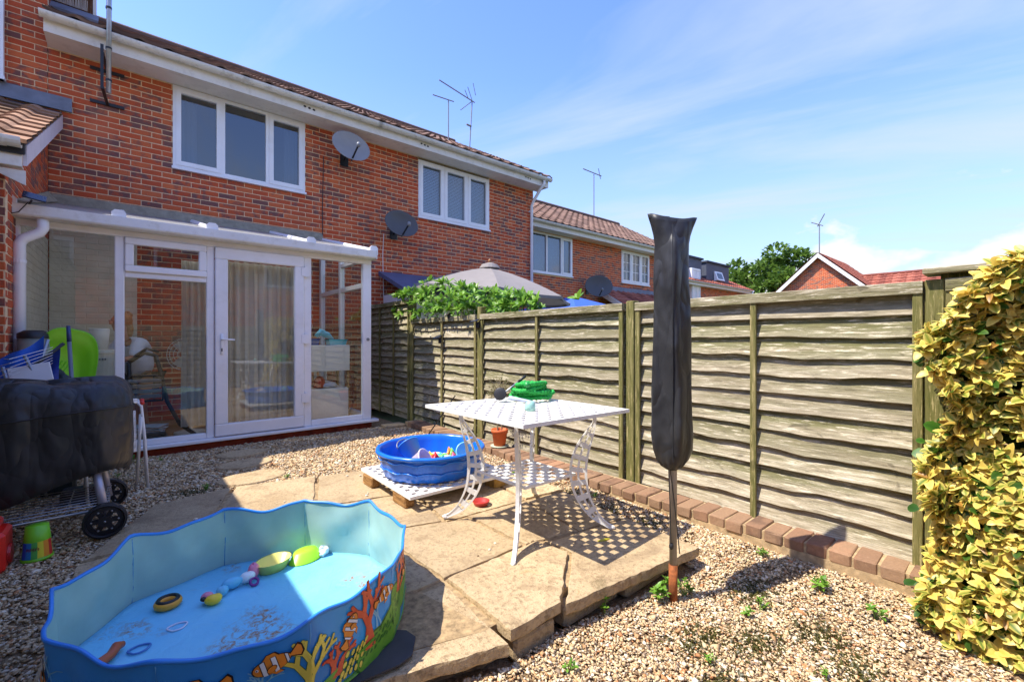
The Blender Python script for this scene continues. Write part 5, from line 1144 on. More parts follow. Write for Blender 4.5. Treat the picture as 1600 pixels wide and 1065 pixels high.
# ============================================================ GARDEN THINGS
M_WMETAL = plain('white_painted_metal', (.80, .79, .76, 1), .42, .05, 9, dirt=((.42, .36, .26, 1), 14, .3))
def lattice(half, n, th, border, hole=.62):
    """square cast plate centred on the origin, top at z=0, chequered with through holes"""
    m = MB(); c = 2*(half-border)/n; a0 = -half+border
    bx = [((-half, -half), (half, a0)), ((-half, -a0), (half, half)), ((-half, a0), (a0, -a0)), ((-a0, a0), (half, -a0))]
    for p, q in bx: m.box((p[0], p[1], -th*1.6), (q[0], q[1], .002))
    h = c*hole
    for i in range(n):
        for j in range(n):
            x0, y0 = a0+i*c, a0+j*c; x1, y1 = x0+c, y0+c
            if (i+j) % 2:
                m.add([(x0,y0,0),(x1,y0,0),(x1,y1,0),(x0,y1,0),(x0,y0,-th),(x1,y0,-th),(x1,y1,-th),(x0,y1,-th)], [(0,1,2,3),(7,6,5,4)]); continue
            cx, cy = (x0+x1)/2, (y0+y1)/2; w_ = c*.46; l_ = c*.40
            o4 = [(x0,y0),(x1,y0),(x1,y1),(x0,y1)]; i4 = [(cx-w_,cy-l_),(cx+w_,cy-l_),(cx+w_,cy+l_),(cx-w_,cy+l_)]
            m.add([(*p, 0) for p in o4]+[(*p, -.001) for p in i4]+[(*p, -th) for p in o4]+[(*p, -th) for p in i4],
                  [(0,1,5,4),(1,2,6,5),(2,3,7,6),(3,0,4,7),(12,13,9,8),(13,14,10,9),(14,15,11,10),(15,12,8,11),(4,5,13,12),(5,6,14,13),(6,7,15,14),(7,4,12,15)])
    return m
TC = (1.93, 2.12, PZ+.002); TROT = R(1.5)
tb = thing('garden_table', TC, 'white cast metal garden table with lattice top and scrolled legs', 'table', None, TROT)
TIL = Matrix.Rotation(R(1.2), 4, 'Y')
m = lattice(.465, 17, .012, .03); m.xf(Matrix.Translation((0, 0, .752)) @ TIL); part('table_top', m, M_WMETAL, tb, local=True)
m = lattice(.225, 7, .008, .014); m.xf(Matrix.Translation((0, 0, .335)) @ TIL); part('shelf', m, M_WMETAL, tb, local=True)
def scroll_leg(ang, ztop):
    m = MB(); n = 34; cl_ = []
    P0 = [(.545, .012), (.50, .035), (.43, .09), (.365, .19), (.335, .30), (.335, .40), (.36, .50), (.40, .59), (.43, .66), (.437, ztop)]
    for k in range(n+1):
        t = k/n*(len(P0)-1); i = min(int(t), len(P0)-2); f = t-i; p = [P0[max(0, i-1)], P0[i], P0[i+1], P0[min(len(P0)-1, i+2)]]
        q = [.5*((2*p[1][a])+(-p[0][a]+p[2][a])*f+(2*p[0][a]-5*p[1][a]+4*p[2][a]-p[3][a])*f*f+(-p[0][a]+3*p[1][a]-3*p[2][a]+p[3][a])*f**3) for a in (0, 1)]; cl_.append(q)
    W_ = lambda t: .012+.044*max(0, math.sin(PI*min(1, max(0, (t-.10)/.80))))**1.2
    th = .008; sec = []
    for k in range(n+1):
        a = Vector(cl_[min(n, k+1)])-Vector(cl_[max(0, k-1)]); a.normalize(); nn = Vector((a.y, -a.x)); w_ = W_(k/n); sec.append((Vector(cl_[k]), nn, w_))
    def strip(f0, f1, k0, k1, tt=th):
        r_ = []
        for k in range(k0, k1+1):
            c, nn, w_ = sec[k]; a = c+nn*w_*f0; b = c+nn*w_*f1; r_.append([(a.x, -tt, a.y), (a.x, tt, a.y), (b.x, tt, b.y), (b.x, -tt, b.y)])
        m.loft(r_, True, True)
    strip(-1.0, -.72, 0, n, th*1.3); strip(.72, 1.0, 0, n, th*1.3); strip(-.715, .715, 0, 7); strip(-.715, .715, 29, n); strip(-.12, .12, 7, 29, th*.9)
    for k in range(8, 29, 3): strip(-.715, .715, k, k+1, th*.95)
    e = cl_[0]; m.blob((e[0]-.006, 0, .015), (.022, .014, .014), 10, 7)
    m.xf(Matrix.Rotation(ang, 4, 'Z')); return m
for k in range(4):
    a = R(45+90*k-6); x = math.cos(a)*.437; part('leg', scroll_leg(a, .752-.018-x*math.tan(R(1.2))-.003), M_WMETAL, tb, local=True)
# second table top laid on blocks
lp = thing('lattice_panel', (1.905, 3.21, .20), 'spare white lattice table top lying on wooden blocks', 'table top')
m = lattice(.45, 17, .012, .035); m.xf(Matrix.Translation((1.905, 3.21, .217)) @ Matrix.Rotation(R(-1), 4, 'Z')); part('plate', m, M_WMETAL, lp)
for i, (a, b, lb) in enumerate((((1.455, 2.86, .112), (1.53, 3.06, .196), 'timber block under the near left corner of the lattice panel'), ((1.45, 3.42, .112), (1.52, 3.60, .196), 'timber block under the left corner of the lattice panel'), ((2.20, 2.79, .105), (2.32, 2.93, .196), 'yellowish stone block under the right corner of the lattice panel'), ((2.22, 3.5, .09), (2.32, 3.62, .196), 'block under the far corner of the lattice panel'))):
    m = MB(); m.bbox(a, b, .008); solo('support_block', m, M_TIMBER if i != 2 else plain('yellow_stone', srgb(176, 140, 76), .9, .25, 20, .4), lb, 'block', 'blocks under the lattice panel')

# ---- blue moulded paddling pool on the panel
BP = (1.87, 3.215, .219)
t = thing('blue_shell_pool', BP, 'small blue moulded plastic pool full of bath toys on the lattice panel', 'paddling pool')
mod = lambda a, z: 1+.028*abs(math.sin(7*a))*(0.4+min(1, max(0, (.19-z)/.05))*.6)
pr = [(.02, .004), (.33, .004), (.365, .015), (.378, .05), (.392, .12), (.402, .165), (.405, .185), (.432, .19), (.437, .20), (.43, .213), (.41, .215), (.40, .20), (.388, .165), (.372, .06), (.35, .022), (.30, .014), (.02, .014)]
m = MB(); m.lathe(pr, BP, 112, mod, (True, True)); part('basin', m, plain('royal_blue_plastic', srgb(24, 108, 214), .28, .06, 3), t, True)
for zz, r0 in ((.15, .404), (.075, .386)):
    m = MB(); n = 168
    m.tube([(BP[0]+math.cos(a)*(r0+.002+.004*math.sin(7*a)**2)*mod(a, zz), BP[1]+math.sin(a)*(r0+.002+.004*math.sin(7*a)**2)*mod(a, zz), BP[2]+zz+.014*abs(math.sin(7*a+.8))) for a in [2*PI*k/n for k in range(n+1)]], .0045, 5, False); part('moulded_wave', m, plain('light_blue_plastic', srgb(40, 128, 230), .25, .05), t, True)
def bucket(c, r0, r1, h, mat, label, rot=(0, 0, 0), name='toy_bucket', cat='bucket', rimr=.006, handle=None):
    t = thing(name, c, label, cat); Q = Matrix.Translation(c) @ Matrix.Rotation(rot[2], 4, 'Z') @ Matrix.Rotation(rot[1], 4, 'Y') @ Matrix.Rotation(rot[0], 4, 'X')
    m = MB(); m.lathe([(.002, 0), (r0, 0), (r1, h), (r1+rimr, h), (r1+rimr, h+.008), (r1-.004, h+.008), (r0-.006, .008), (.002, .008)], (0, 0, 0), 28, None, (True, True)); m.xf(Q); part('body', m, mat, t, True)
    if handle:
        m = MB(); m.tube([(math.cos(a)*(r1+.01), .02, h+math.sin(a)*r1*.9) for a in [PI*k/12 for k in range(13)]], .005, 6); m.xf(Q); part('handle', m, handle, t, True)
    return t
P_ = lambda n, r, g, b, ro=.35: plain(n, srgb(r, g, b), ro, .05)
z0 = BP[2]+.016
bucket((1.68, 3.17, z0+.07), .055, .085, .12, P_('white_pink_plastic', 228, 214, 222), 'white and pink pail tipped on its side in the blue pool', (R(62), 0, R(35)))
bucket((1.80, 3.33, z0+.07), .060, .088, .15, P_('sky_blue_plastic', 66, 140, 215), 'blue pail with a wire handle tipped in the blue pool', (R(-48), 0, R(10)), handle=M_GREYMETAL)
bucket((2.12, 3.10, z0+.12), .06, .075, .03, P_('pale_turquoise_plastic', 140, 210, 220), 'pale turquoise dish propped in the blue pool', (R(70), 0, R(-20)), 'toy_dish', 'dish')
cols_ = [((222, 40, 40), 'red'), ((240, 140, 40), 'orange'), ((230, 210, 190), 'cream'), ((70, 190, 170), 'teal'), ((240, 200, 60), 'yellow'), ((190, 200, 215), 'silver'), ((120, 200, 90), 'light green'), ((220, 90, 120), 'pink')]
for i in range(26):
    a, r_ = RNG.uniform(0, 6.28), RNG.uniform(.02, .24); u, v = BP[0]+.06+r_*math.cos(a)*.9, BP[1]-.05+r_*math.sin(a)*.8; (c, nm) = cols_[i % 8]; s = RNG.uniform(.03, .055); m = MB()
    if i % 3 == 0: m.blob((u, v, z0+s*.9+RNG.uniform(0, .06)), (s, s*.8, s*.8), 10, 7, .15, i)
    elif i % 3 == 1: m.tube([(u-s, v, z0+.04), (u, v+.02, z0+.09+RNG.uniform(0, .05)), (u+s, v-.01, z0+.06)], [.012, .022, .01], 8)
    else: m.lathe([(.002, 0), (s*.8, 0), (s, s*.7), (s*.9, s*.7), (.002, .01)], (u, v, z0+.03+RNG.uniform(0, .05)), 14)
    solo('bath_toy', m, P_('toy_'+nm.replace(' ', '_'), *c), f'{nm} bath toy in the heap inside the blue pool', 'toy', 'heap of bath toys in the blue pool', True)

# ---- big printed paddling pool
PC = (.398, 2.115); PB = PZ+.008; TH0 = R(57)
def pR(th): return .624-.026*abs(math.sin(5*(th-TH0)))**.8+.008*math.sin(3*th+1)+.005*math.sin(11*th+2)+.022*max(0, math.cos(th-R(205)))
def wrk(th, t): return math.sin(PI*min(1, max(0, t)))*(.006*math.sin(13*th+4*t)+.005*math.sin(23*th-6*t+1)+.004*math.sin(7*th+9*t))-.009*math.sin(PI*min(1, max(0, t)))
def pZ(th): return PB+.302-.026*abs(math.sin(5*(th-TH0)))+.008*math.sin(4*th)+.006*math.sin(17*th+1)+.004*math.sin(9*th)
pl = thing('paddling_pool', (PC[0], PC[1], PZ), 'large round paddling pool printed with reef fish and coral', 'paddling pool')
n = 200; TH = [2*PI*k/n for k in range(n)]
def ring(f, zf, dr=0, t=0): return [(PC[0]+math.cos(a)*(pR(a)*f+dr+wrk(a, t)), PC[1]+math.sin(a)*(pR(a)*f+dr+wrk(a, t)), zf(a)) for a in TH]
def wz(t): return lambda a: PB+(pZ(a)-PB)*t
m = MB(); m.loft([ring(1, wz(t), 0, t) for t in (0, .1, .25, .4, .55, .7, .85, .955)]); part('outer_wall', m, m_thin('printed_blue_vinyl', srgb(62, 146, 214), .33, .28), pl, True)
m = MB(); m.loft([ring(1, wz(t), -.004, t) for t in (0, .1, .25, .4, .55, .7, .85, .955)][::-1]); part('inner_wall', m, m_thin('aqua_vinyl', srgb(204, 238, 222), .35, .45, .08, 5), pl, True)
m = MB(); m.loft([ring(1, wz(.955), .001, .955), ring(1, wz(.975), .0045, .975), ring(1, wz(1), .002, 1), ring(1, wz(1), -.006, 1), ring(1, wz(.975), -.0085, .975), ring(1, wz(.955), -.005, .955)]); part('rim_band', m, P_('rim_blue_vinyl', 50, 136, 222), pl, True)
m = MB(); m.loft([ring(1, lambda a: PB+.0, -.002), ring(.985, lambda a: PB+.010), ring(.95, lambda a: PB+.004)]); b0 = len(m.v)-n
def fz(x, y): return PB+.004+.0022*math.sin(9*x+3*y)+.0016*math.sin(17*y-5*x)
for q in (.75, .5, .25): m.add([(PC[0]+math.cos(a)*pR(a)*q*.95, PC[1]+math.sin(a)*pR(a)*q*.95, fz(PC[0]+math.cos(a)*pR(a)*q, PC[1]+math.sin(a)*pR(a)*q)) for a in TH], [])
for k in range(3):
    o_ = b0+k*n; m.f += [(o_+i, o_+(i+1) % n, o_+n+(i+1) % n, o_+n+i) for i in range(n)]
m.add([(PC[0], PC[1], PB+.004)], []); o_ = b0+3*n; m.f += [(o_+i, o_+(i+1) % n, len(m.v)-1) for i in range(n)]
t_ = NT('pool_floor_vinyl'); n1 = t_.noise(3, 5); c = t_.ramp(n1, [(.3, srgb(106, 188, 226)), (.7, srgb(134, 206, 234))])
ms = t_.math('MULTIPLY', t_.rng(t_.noise(30, 9, .8, None, .6), .48, .58), t_.rng(t_.noise(3.4, 3, .5, t_.pos((1, 1, 1), (.55, .25, 0))), .50, .62)); c = t_.mix(ms, c, srgb(150, 108, 62)); t_.base(c); t_.rough(.3); t_.bump(t_.noise(9, 5, .6, None, 1.8), .4, .012)
part('floor', m, t_.m, pl, True)
for k in range(10):
    a = TH0+2*PI*k/10; m = MB(); m.tube([(PC[0]+math.cos(a)*(pR(a)+wrk(a, t)-.005), PC[1]+math.sin(a)*(pR(a)+wrk(a, t)-.005), PB+(pZ(a)-PB)*t) for t in (.02, .25, .5, .75, .93)], .003, 6); part('seam', m, P_('seam_blue', 90, 160, 200), pl, True)
def wallpt(s, z, off):
    """s = angle along the outer wall in metres from the camera-facing side, z above the base"""
    a = R(-128)+s/.6; t = z/max(.05, pZ(a)-PB); r_ = pR(a)+wrk(a, t)+off; return (PC[0]+math.cos(a)*r_, PC[1]+math.sin(a)*r_, PB+z)
LAY = [0]
def decal(polys, colr, name, layer):
    m = MB()
    for p in polys:
        # subdivide long edges so that the print follows the curve
        q = []
        for i, (a, b) in enumerate(p):
            c, d_ = p[(i+1) % len(p)]; k = max(1, int(math.hypot(c-a, d_-b)/.02))
            q += [(a+(c-a)*j/k, b+(d_-b)*j/k) for j in range(k)]
        cx = sum(x for x, _ in q)/len(q); cy = sum(y for _, y in q)/len(q); nq = len(q)
        inner = [(cx+(x-cx)*.5, cy+(y-cy)*.5) for x, y in q]; off = .0020+layer*.0009
        m.add([wallpt(x, y, off) for x, y in q]+[wallpt(x, y, off) for x, y in inner]+[wallpt(cx, cy, off)], [(i, (i+1) % nq, nq+(i+1) % nq, nq+i) for i in range(nq)]+[(nq+i, nq+(i+1) % nq, 2*nq) for i in range(nq)])
    return part(name, m, colr, pl)
OR_, WH_, BK_ = P_('print_orange', 232, 140, 44), P_('print_white', 232, 236, 238), P_('print_black', 24, 20, 22)
RD_, YE_, GR_, DG_, TE_, PK_ = P_('print_coral_red', 214, 84, 52), P_('print_yellow', 226, 206, 84), P_('print_green', 104, 164, 52), P_('print_dark_green', 52, 112, 46), P_('print_pale_teal', 126, 186, 212), P_('print_sand', 206, 150, 84)
def ell(cx, cy, a, b, rot=0, n_=20, a0=0, a1=2*PI): return [(cx+a*math.cos(t)*math.cos(rot)-b*math.sin(t)*math.sin(rot), cy+a*math.cos(t)*math.sin(rot)+b*math.sin(t)*math.cos(rot)) for t in [a0+(a1-a0)*k/n_ for k in range(n_)]]
def fish(cx, cy, s, rot, flip=1):
    def X(p): return [(cx+(x*flip*math.cos(rot)-y*math.sin(rot))*s, cy+(x*flip*math.sin(rot)+y*math.cos(rot))*s) for x, y in p]
    body = ell(0, 0, 1, .52); tail = [(-.85, 0), (-1.15, .18), (-1.5, .42), (-1.66, .2), (-1.68, -.2), (-1.5, -.42), (-1.15, -.18)]; dor = [(-.5, .4), (-.3, .72), (.1, .74), (.35, .5), (.2, .42)]; ven = [(-.2, -.42), (-.45, -.78), (-.05, -.74), (.15, -.46)]; pec = ell(.05, -.18, .26, .18, -.5)
    gro = lambda p, k: [(x*(1+k)+(-k*sum(q[0] for q in p)/len(p)), y*(1+k)+(-k*sum(q[1] for q in p)/len(p))) for x, y in p]
    decal([X(gro(tail, .2)), X(gro(dor, .22)), X(gro(ven, .22)), X(gro(body, .07))], BK_, 'fish_outline', 6)
    decal([X(gro(tail, -.08)), X(dor), X(ven), X(body)], OR_, 'fish_body', 7)
    bandf = lambda x0, x1: [(x, .52*math.sqrt(max(0, 1-x*x))) for x in (x0, (x0+x1)/2+.04, x1)]+[(x, -.52*math.sqrt(max(0, 1-x*x))) for x in (x1, (x0+x1)/2+.06, x0)]
    decal([X(bandf(.30-.03, .56+.03)), X(bandf(-.33, -.02)), X(bandf(-.93, -.72))], BK_, 'band_edge', 8); decal([X(bandf(.31, .54)), X(bandf(-.29, -.06)), X(bandf(-.89, -.76))], WH_, 'fish_band', 9)
    decal([X(gro(pec, .15))], BK_, 'fin_edge', 10); decal([X(pec)], OR_, 'fin', 11); decal([X(ell(.75, .12, .085, .085))], WH_, 'eye', 10); decal([X(ell(.77, .12, .045, .045))], BK_, 'pupil', 11)
def coral(cx, cy, h, colr, seed, edge=BK_, w0=.012, spread=.6, layer=3):
    rn = random.Random(seed); segs = []
    def grow(x, y, a, l, w_, d_):
        x2, y2 = x+math.cos(a)*l, y+math.sin(a)*l; segs.append((x, y, x2, y2, w_, w_*.78))
        if d_:
            for s in (-1, 1) if rn.random() < .85 else (rn.choice((-1, 1)),): grow(x2, y2, a+s*rn.uniform(.25, spread), l*rn.uniform(.65, .9), w_*.78, d_-1)
    for q in range(2): grow(cx+q*.02-.01, cy, PI/2+rn.uniform(-.4, .4), h*.34, w0, 3)
    def pol(k): return [[(x+math.sin(a)*w_*k, y-math.cos(a)*w_*k) if i in (0, ) else p for i, p in enumerate([(0, 0)])] for x, y, a, w_ in []]
    def quad(s, g_):
        x, y, x2, y2, w_, w2 = s; a = math.atan2(y2-y, x2-x); nx_, ny_ = -math.sin(a), math.cos(a); e = .3*w2+g_
        return [(x+nx_*(w_+g_), y+ny_*(w_+g_)), (x2+nx_*(w2+g_), y2+ny_*(w2+g_)), (x2+math.cos(a)*e, y2+math.sin(a)*e), (x2-nx_*(w2+g_), y2-ny_*(w2+g_)), (x-nx_*(w_+g_), y-ny_*(w_+g_))]
    if edge: decal([quad(s, .0018) for s in segs], edge, 'coral_outline', layer)
    decal([quad(s, 0) for s in segs], colr, 'coral', layer+1)
DKR = P_('print_dark_red', 110, 34, 26)
# s runs along the outer wall: about -.45 (left, towards the gravel) to 1.15 (right, towards the table)
for k, s in enumerate(np.linspace(-.55, 1.15, 9)): coral(float(s), .09+.02*math.sin(k*2.2), .13+.03*math.sin(k), TE_, 300+k, None, .004, .7, 0)
decal([[(-.7+.05*i, .012+.03*abs(math.sin(i*.9))+(.05 if i > 24 else 0)) for i in range(41)]+[(1.3-.05*i, .0015) for i in range(41)]], GR_, 'weed_print', 2)
decal([ell(.70+.10*i, .045+.025*i, .10, .055+.012*i, .3) for i in range(5)], DG_, 'weed_edge', 2); decal([ell(.70+.10*i, .044+.025*i, .094, .049+.012*i, .3) for i in range(5)], GR_, 'weed_print', 3)
decal([ell(.64+.021*(i % 24)+.008*(i//24), .03+.015*(i//24)+.018*(i % 24)/4.2+.004*math.sin(i*1.7), .008, .0045, .6+.3*math.sin(i)) for i in range(96)], DG_, 'weed_marks', 4)
decal([ell(.53+.024*(i % 5)+.012*(i//5), .03+.021*(i//5)+.006*math.sin(i), .013, .009, .9) for i in range(20)], DG_, 'pebble_edge', 4); decal([ell(.53+.024*(i % 5)+.012*(i//5), .03+.021*(i//5)+.006*math.sin(i), .010, .0065, .9) for i in range(20)], YE_, 'pebble_print', 5)
decal([[(x+.012*math.sin(i*2.1), y) for i, (x, y) in enumerate(ell(.30, .012, .20, .03, 0, 24))]], PK_, 'sand_print', 3)
coral(.68, .05, .25, RD_, 12, DKR, .014, .65); coral(.43, .05, .20, YE_, 4, DG_, .012, .7); coral(.03, .03, .19, RD_, 21, DKR, .010, .6); coral(-.30, .02, .13, YE_, 15, DG_, .009, .7); coral(.52, .05, .12, RD_, 16, DKR, .011, .8); coral(.93, .12, .18, RD_, 33, DKR, .010, .6)
fish(.324, .200, .050, R(16), -1); fish(.135, .175, .054, R(5), -1); fish(.585, .180, .042, R(62), 1); fish(.765, .205, .040, R(16), 1); fish(-.36, .190, .042, R(75), 1); fish(-.10, .10, .046, R(8), 1); fish(1.0, .20, .036, R(10), 1)
# toys in the big pool
FZ = PB+.006
def dishy(u, v, r0, r1, h, colr, label, inv=False, sx=1.35, rz_=.3):
    m = MB(); pr_ = [(.002, 0), (r0, 0), (r1, h), (r1+.003, h+.002), (r1-.004, h), (r0-.005, .006), (.002, .006)]
    if inv: pr_ = [(r, h+.004-z) for r, z in pr_]
    m.lathe(pr_, (0, 0, 0), 26, None, (True, True)); m.xf(Matrix.Translation((u, v, FZ)) @ Matrix.Rotation(rz_, 4, 'Z') @ Matrix.Diagonal((sx, 1, 1, 1))); solo('toy_tub', m, colr, label, 'tub', None, True)
dishy(.55, 2.53, .050, .065, .048, P_('lemon_plastic', 232, 224, 120), 'pale yellow oval tub on the pool floor')
dishy(.705, 2.53, .045, .062, .045, P_('lime_plastic', 160, 224, 50), 'lime green oval tub upside down beside the yellow tub', True)
def toy(name, label, cat, parts, loc):
    t = thing(name, (loc[0], loc[1], FZ), label, cat)
    for nm, mb, mt in parts: part(nm, mb, mt, t, True)
def bl(c, r, s=0, b=.05): m = MB(); m.blob(c, r, 14, 9, b, s); return m
toy('toy_doll', 'pale blue bath figure lying on the pool floor', 'toy', [('body', bl((.36, 2.46, FZ+.026), (.045, .028, .026), 1), P_('baby_blue', 110, 190, 225)), ('head', bl((.315, 2.42, FZ+.022), (.026, .026, .022), 2), P_('baby_blue', 110, 190, 225))], (.35, 2.45))
toy('toy_duck', 'small yellow and pink bath duck on the pool floor', 'toy', [('body', bl((.275, 2.365, FZ+.022), (.034, .026, .022), 3), P_('duck_yellow', 242, 200, 50)), ('wing', bl((.255, 2.40, FZ+.026), (.026, .018, .02), 4), P_('duck_pink', 220, 130, 160)), ('beak', bl((.238, 2.38, FZ+.03), (.012, .012, .009), 5), BK_)], (.27, 2.37))
toy('toy_pony', 'pink and white bath toy with purple wheel on the pool floor', 'toy', [('body', bl((.425, 2.47, FZ+.026), (.036, .026, .026), 6), WH_), ('mane', bl((.455, 2.50, FZ+.036), (.03, .022, .036), 7, .15), P_('pony_pink', 236, 130, 160)), ('wheel', (lambda q: (q.tube([(.445+.017*math.cos(a), 2.425+.012*math.sin(a), FZ+.016+.012*math.sin(a)) for a in [2*PI*k/14 for k in range(15)]], .006, 6, False)))(MB()), P_('pony_purple', 120, 40, 130))], (.43, 2.46))
m = MB(); m.tube([(.12+.036*math.cos(a), 2.475+.036*math.sin(a), FZ+.018) for a in [2*PI*k/18 for k in range(19)]], .017, 8, False); o = thing('toy_ring', (.12, 2.475, FZ), 'orange and black toy ring against the pool wall', 'toy ring'); part('ring', m, P_('ring_orange', 232, 160, 50), o, True)
m = MB(); m.tube([(.12+.036*math.cos(a), 2.475+.036*math.sin(a), FZ+.031) for a in [2*PI*k/18 for k in range(19)]], .009, 8, False); part('stripe', m, BK_, o, True)
m = MB(); m.tube([(-.135, 2.13, FZ+.014), (-.10, 2.155, FZ+.020), (-.06, 2.20, FZ+.018), (-.045, 2.235, FZ+.024), (-.025, 2.25, FZ+.018)], [.010, .018, .016, .018, .010], 10); solo('toy_lizard', m, P_('toy_rust', 176, 84, 44), 'rust coloured rubber toy at the left end of the pool', 'toy', None, True)
for c, mt, lb in (((.02, 2.20), P_('bracelet_blue', 70, 120, 190), 'dark blue bracelet on the pool floor'), ((.14, 2.27), P_('bracelet_white', 215, 215, 235), 'white bracelet on the pool floor')):
    m = MB(); m.tube([(c[0]+.032*math.cos(a)*(1+.15*math.sin(3*a)), c[1]+.026*math.sin(a), FZ+.004) for a in [2*PI*k/24 for k in range(25)]], .0035, 6, False); solo('bracelet', m, mt, lb, 'bracelet', None, True)
m = MB(); m.blob((.80, 2.515, FZ+.022), (.028, .024, .022), 12, 8, .4, 9); solo('crumpled_paper', m, WH_, 'small crumpled white piece beside the lime tub', 'paper')
m = MB(); m.blob((.54, 2.615, FZ+.018), (.022, .014, .018), 10, 7, .1, 2); solo('toy_ball', m, P_('toy_red', 222, 40, 40), 'small red toy behind the yellow tub', 'toy', None, True)
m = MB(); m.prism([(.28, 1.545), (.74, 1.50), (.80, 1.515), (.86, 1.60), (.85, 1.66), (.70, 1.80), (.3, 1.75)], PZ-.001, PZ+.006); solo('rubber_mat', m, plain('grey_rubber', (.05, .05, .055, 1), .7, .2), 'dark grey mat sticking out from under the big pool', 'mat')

# ---- covered rotary clothes line
RC = (2.088, 1.186); rzg = float(gz(*RC))
ro = thing('rotary_clothes_line', (RC[0], RC[1], rzg-.03), 'rotary clothes line under a black fabric cover', 'clothes line')
m = MB(); m.tube([(RC[0], RC[1], rzg-.03), (RC[0], RC[1], .16)], .0215, 14); part('ground_socket', m, M_RUST, ro, True)
m = MB(); m.tube([(RC[0], RC[1], .155), (RC[0]+.002, RC[1], 1.80)], .0185, 14); part('pole', m, plain('pole_grey', srgb(158, 152, 146), .5, .1, 20, metal=.2), ro, True)
m = MB(); n = 64; ax_ = Vector((.7605, -.6493, 0)); ay_ = Vector((.6493, .7605, 0)); rings = []
prof = [(.640, .026), (.648, .040), (.66, .060), (.69, .082), (.74, .097), (.82, .104), (.92, .105), (1.04, .104), (1.16, .101), (1.28, .098), (1.40, .094), (1.50, .091), (1.60, .089), (1.70, .087), (1.78, .086), (1.82, .090), (1.86, .099), (1.89, .108), (1.912, .114), (1.914, .10), (1.905, .06), (1.900, .01)]
for iz, (z, r_) in enumerate(prof):
    rr = []; top = min(1, max(0, (z-1.77)/.13)); low = max(0, (.74-z)/.1)
    for k in range(n):
        a = 2*PI*k/n; e = 6.0; ro_ = a+.86+.10*math.sin(5*z)           # squarish section turned towards the sun
        sq = (abs(math.cos(ro_))**e+abs(math.sin(ro_))**e)**(-1/e)*.90
        f = sq*(1-top)*(1-min(1, low))+(1-(1-top)*(1-min(1, low)))*.98
        f *= 1+.030*math.sin(3*a-9*z+1)+.022*math.sin(7*a+15*z)*(1-top)+.012*math.sin(11*a-31*z)+.10*math.sin(12*a+2)*min(1, low)
        cs, sn = math.cos(a), math.sin(a)
        sx_ = 1+.30*top*abs(cs)**4; sy_ = .80*(1-.45*top)
        bul = 1+.14*math.exp(-((z-.78)/.10)**2)*max(0, math.cos(a+.6))
        r_ = r_ if False else r_; p = Vector((RC[0]-.006, RC[1]+.004, 0))+ax_*(cs*r_*.86*f*sx_*bul)+ay_*(sn*r_*f*sy_*bul)
        rr.append((p.x, p.y, z-.010*cs*top+.022*top*(abs(cs)**3-.4)))
    rings.append(rr)
m.loft(rings, True, True); part('cover', m, M_COVER, ro, True)
m = MB(); p = Vector((RC[0], RC[1], 0))-ay_*.085+ax_*-.03; m.rod((p.x, p.y, .70), (p.x-.005, p.y, 1.86), .006, .004); part('zip', m, M_BLACKP, ro)
for dx, z1, s in ((-.030, .27, 0), (-.024, .23, 1)):
    p = Vector((RC[0], RC[1], 0))+ax_*dx-ay_*.02; q = p+ax_*(.012 if s == 0 else .05)-ay_*.01; m = MB(); m.tube([(p.x, p.y, .66), ((p.x+q.x)/2, (p.y+q.y)/2, .45), (q.x-ax_.x*.01, q.y, z1)], .0028, 6); part('drawstring', m, M_BLACKP, ro)
p = Vector((RC[0], RC[1], 0))-ax_*.020-ay_*.03; m = MB(); m.blob((p.x, p.y, .265), (.012, .012, .018), 8, 6); part('toggle', m, M_BLACKP, ro, True)

# ---- table-top things
TT = Vector(TC)+Vector((0, 0, .725))
def tz(u, v):
    x = (u-TC[0])*math.cos(-TROT)-(v-TC[1])*math.sin(-TROT); return TC[2]+.752-x*math.tan(R(1.2))+.003
hs = thing('garden_hose', (2.22, 2.36, tz(2.22, 2.36)), 'coiled bright green expanding hose on the white table', 'hose')
M_HOSE = plain('green_hose', srgb(30, 172, 66), .7, .25, 90, .6); pts = []
zb = tz(2.22, 2.36)
for k in range(760):
    t = k/760; a = 2*PI*9.3*t; lay = t*6.2; r1 = .140-.016*math.sin(lay*3.9)-.022*(lay/6.2); r2 = .100+.016*math.sin(lay*4.7)-.012*(lay/6.2)
    pts.append((2.20+.012*math.sin(lay*2)+(r1+.003*math.sin(k*.21))*math.cos(a+.4*math.sin(lay)), 2.36+.01*math.cos(lay*3)+r2*math.sin(a), zb+.018+.0185*lay*.95+.012*math.sin(a*1.0+lay*1.7)*(t > .12)+.002*math.sin(k*.37)))
rad_ = [.0138+.0026*math.sin(k*1.9)+.0015*math.sin(k*.7) for k in range(len(pts))]
m = MB(); m.tube(pts, rad_, 10); part('coil', m, M_HOSE, hs, True)
m = MB(); m.tube([(2.12, 2.30, zb+.09), (2.09, 2.28, zb+.12), (2.06, 2.26, zb+.13)], [.018, .02, .022], 12); m.tube([(2.12, 2.34, zb+.085), (2.07, 2.34, zb+.08)], [.02, .023], 12); part('connector', m, P_('hose_connector', 40, 150, 70), hs, True)
nz = thing('spray_lance', (2.02, 2.40, tz(2.02, 2.4)), 'grey spray lance with round black head leaning on the hose', 'spray lance')
a = Vector((1.965, 2.43, tz(1.965, 2.43)+.035)); b = Vector((2.15, 2.37, zb+.175)); d_ = (b-a)
m = MB(); m.tube([a, a+d_*.75], .0065, 8); part('wand', m, M_STEEL, nz, True); m = MB(); m.tube([a+d_*.72, b], .010, 8); part('grip', m, M_BLACKP, nz, True)
